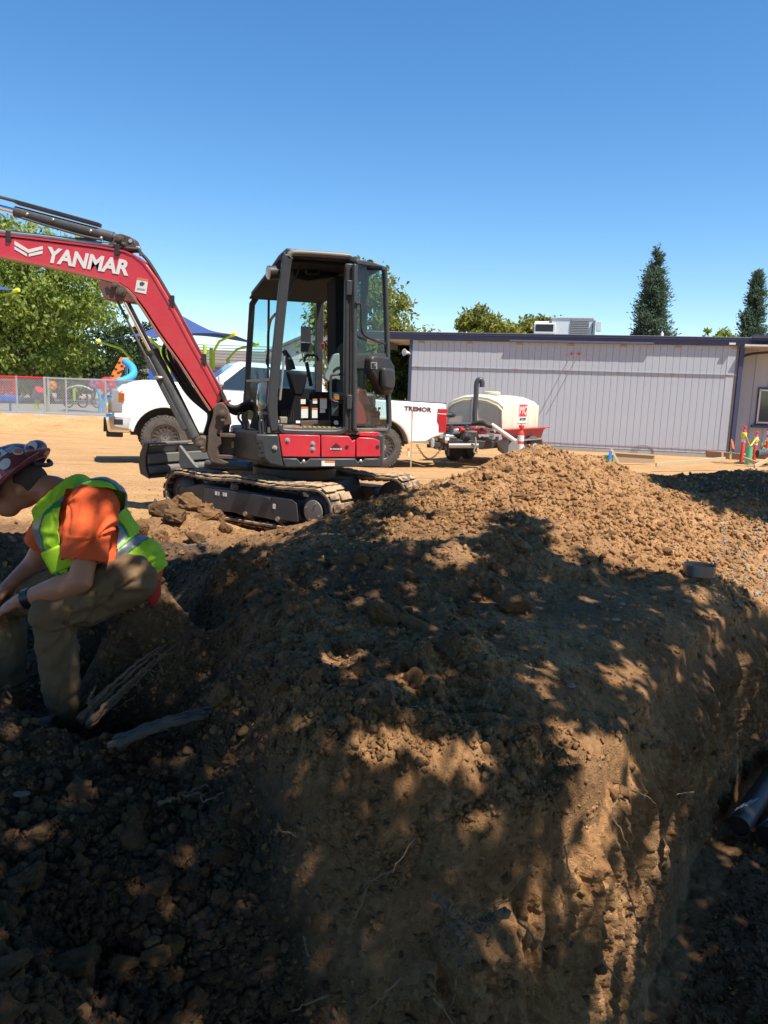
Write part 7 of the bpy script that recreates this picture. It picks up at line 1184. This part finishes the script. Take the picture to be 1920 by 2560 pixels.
root('', [A_+(B_-A_)*.1, A_+V(.03, 0, .10), A_+V(.06, 0, .17)], .010, .002, jit=.003).build('splinter', ROOTM, t)
for k in range(6): s = A_+(B_-A_)*random.uniform(.3, .85); root('', [s, s+V(random.uniform(-.02, .1), -.02, random.uniform(-.1, .02)), s+V(random.uniform(.05, .15), -.03, random.uniform(-.12, .05))], .004, .001, jit=.004, sides=5).build('rootlet', ROOTM, t)
t = thing('grey_root_slab', 'flat grey weathered root crossing the near edge of the pit', 'root', rp(400, 1800)); A_, B_ = at_y(275, 1846, 2.66), at_y(535, 1762, 2.78)
for k in range(13): o = V(0, -.04+.007*k, .006*math.sin(k*2)-.022); root('', [A_+o+(B_-A_)*random.uniform(0, .12), (A_+B_)/2+o+V(0, 0, .010), B_+o-(B_-A_)*random.uniform(0, .15)], .012, .007, OLDW, .0012).build('strand', OLDW, t)
timber('grey weathered board lying flat behind the seated worker', at_y(415, 1398, 5.0), at_y(520, 1384, 5.2), .16, .035, OLDW)
for lb, pts, r0 in (('thin pale root arching out of the trench face at the right', [at_y(1800, 1702, 3.5), at_y(1838, 1668, 3.45), at_y(1885, 1668, 3.5), at_y(1935, 1695, 3.6)], .005), ('short dark root stub poking from the right face of the block', [at_y(1630, 1868, 2.85), at_y(1680, 1858, 2.75), at_y(1720, 1852, 2.7)], .010), ('forked twig lying on the clods in the pit', [rp(395, 2010, .03), rp(430, 1995, .05), rp(475, 1980, .05), rp(520, 1960, .04)], .008), ('curled twig beside the forked twig in the pit', [rp(460, 1990, .04), rp(500, 1985, .05), rp(510, 2005, .05), rp(560, 1978, .05)], .005), ('brown twig standing among clods on the block top', [rp(985, 1790, .02), rp(984, 1740, .05), rp(980, 1705, .06)], .008)):
    tag(root('', pts, r0, r0*.35, jit=.004).build('root', ROOTM), lb, 'root')
t = thing('root_cluster', 'cluster of fine roots hanging from the front face of the block', 'root', at_y(1170, 2300, 1.85)); rg = random.Random(12)
c0 = at_y(1175, 2300, 1.86)
root('', [at_y(1085, 2240, 1.9), at_y(1130, 2275, 1.84), at_y(1165, 2320, 1.82)], .012, .007, jit=.003).build('main_root', ROOTM, t); root('', [at_y(1195, 2320, 1.9), at_y(1230, 2300, 1.84), at_y(1265, 2282, 1.84)], .016, .012, jit=.004).build('main_root', ROOTM, t); root('', [at_y(1140, 2310, 1.84), at_y(1160, 2350, 1.8), at_y(1190, 2400, 1.82)], .009, .004, jit=.004).build('main_root', ROOTM, t); root('', [at_y(1160, 2390, 1.82), at_y(1140, 2450, 1.8), at_y(1125, 2540, 1.82)], .004, .0015, jit=.004).build('rootlet', ROOTM, t)
for k in range(16): s = c0+V(rg.uniform(-.06, .06), rg.uniform(-.02, .02), rg.uniform(-.05, .05)); root('', [s, s+V(rg.uniform(-.05, .05), -.03, rg.uniform(-.03, .06)), s+V(rg.uniform(-.09, .09), -.04, rg.uniform(-.1, .12))], .0025, .0008, jit=.004, sides=5).build('rootlet', ROOTM, t)
t = tag(root('', [at_y(228, 1212, 4.2), at_y(250, 1202, 4.2), at_y(280, 1215, 4.2), at_y(298, 1240, 4.25), at_y(303, 1275, 4.3)], .010, .007, jit=.004).build('bent_wire', mat('rust_wire', (.05, .03, .025), .8)), 'bent dark wire sticking up behind the worker', 'wire')
for k in range(26):                                     # stray fine roots in the cut faces
    px, py = random.uniform(700, 1750), random.uniform(1950, 2500); p = rp(px, py, .01); q = nrm(V(random.uniform(-1, 1), random.uniform(-.4, .1), random.uniform(-.8, .4))); tag(root('', [p, p+q*.04+V(0, -.015, -.01), p+q*.07+V(0, -.01, -.035)], .0022, .0008, jit=.002, sides=5, n=8).build('rootlet', ROOTM), 'fine rootlet poking out of the cut earth', 'root', 'fine rootlets in the cut earth')
# pale pebbles
PEB = mat('pale_pebble', (.27, .22, .165), .7, var=.3, vscale=30)
def pebbles(name, n, box, s0, s1, label):
    x, y, z, px, py = sample(n, box, RNG); s = s0*(s1/s0)**RNG.random(len(x)); me = scatter_mesh(name, np.stack([x, y, z+s*.25], -1), s, SMALL, np.ones((len(x), 4)), RNG); o = stuff(link(name, me, PEB, smooth=0)); o['label'] = label; o['category'] = 'gravel'
pebbles('pale_pebbles', 230, (1180, 1760, 1470, 1720), .004, .012, 'small pale pebbles scattered on the trodden top of the block'); pebbles('pale_gravel', 380, (1780, 1990, 1290, 1530), .008, .026, 'pale gravel spilling down the slope at the right edge'); pebbles('slope_pebbles', 160, (1250, 1850, 1180, 1440), .006, .018, 'scattered pale stones in the sunlit slope')
for k, (px, py, s) in enumerate([(1540, 1548, .022), (1715, 1502, .026), (1426, 1715, .020), (936, 1593, .016), (55, 1990, .025), (1556, 1510, .018)]):
    P = rp(px, py, .005); lb = ['bluish rounded stone on the trodden block top', 'flat pale stone near the steel band', 'flat grey stone by the edge of the block', 'tiny white stone on the ridge', 'smooth grey stone in the pit at the left edge', 'pale flat stone in the middle of the block top'][k]
    vv, ff = MED[k]; b = MB(); b.add([P+p*s*np.array((1.3, 1, .7)) for p in vv], [tuple(f) for f in ff]); tag(b.build('stone', PEB if k != 4 else mat('grey_stone', (.15, .125, .10), .8), smooth=60), lb, 'stone')
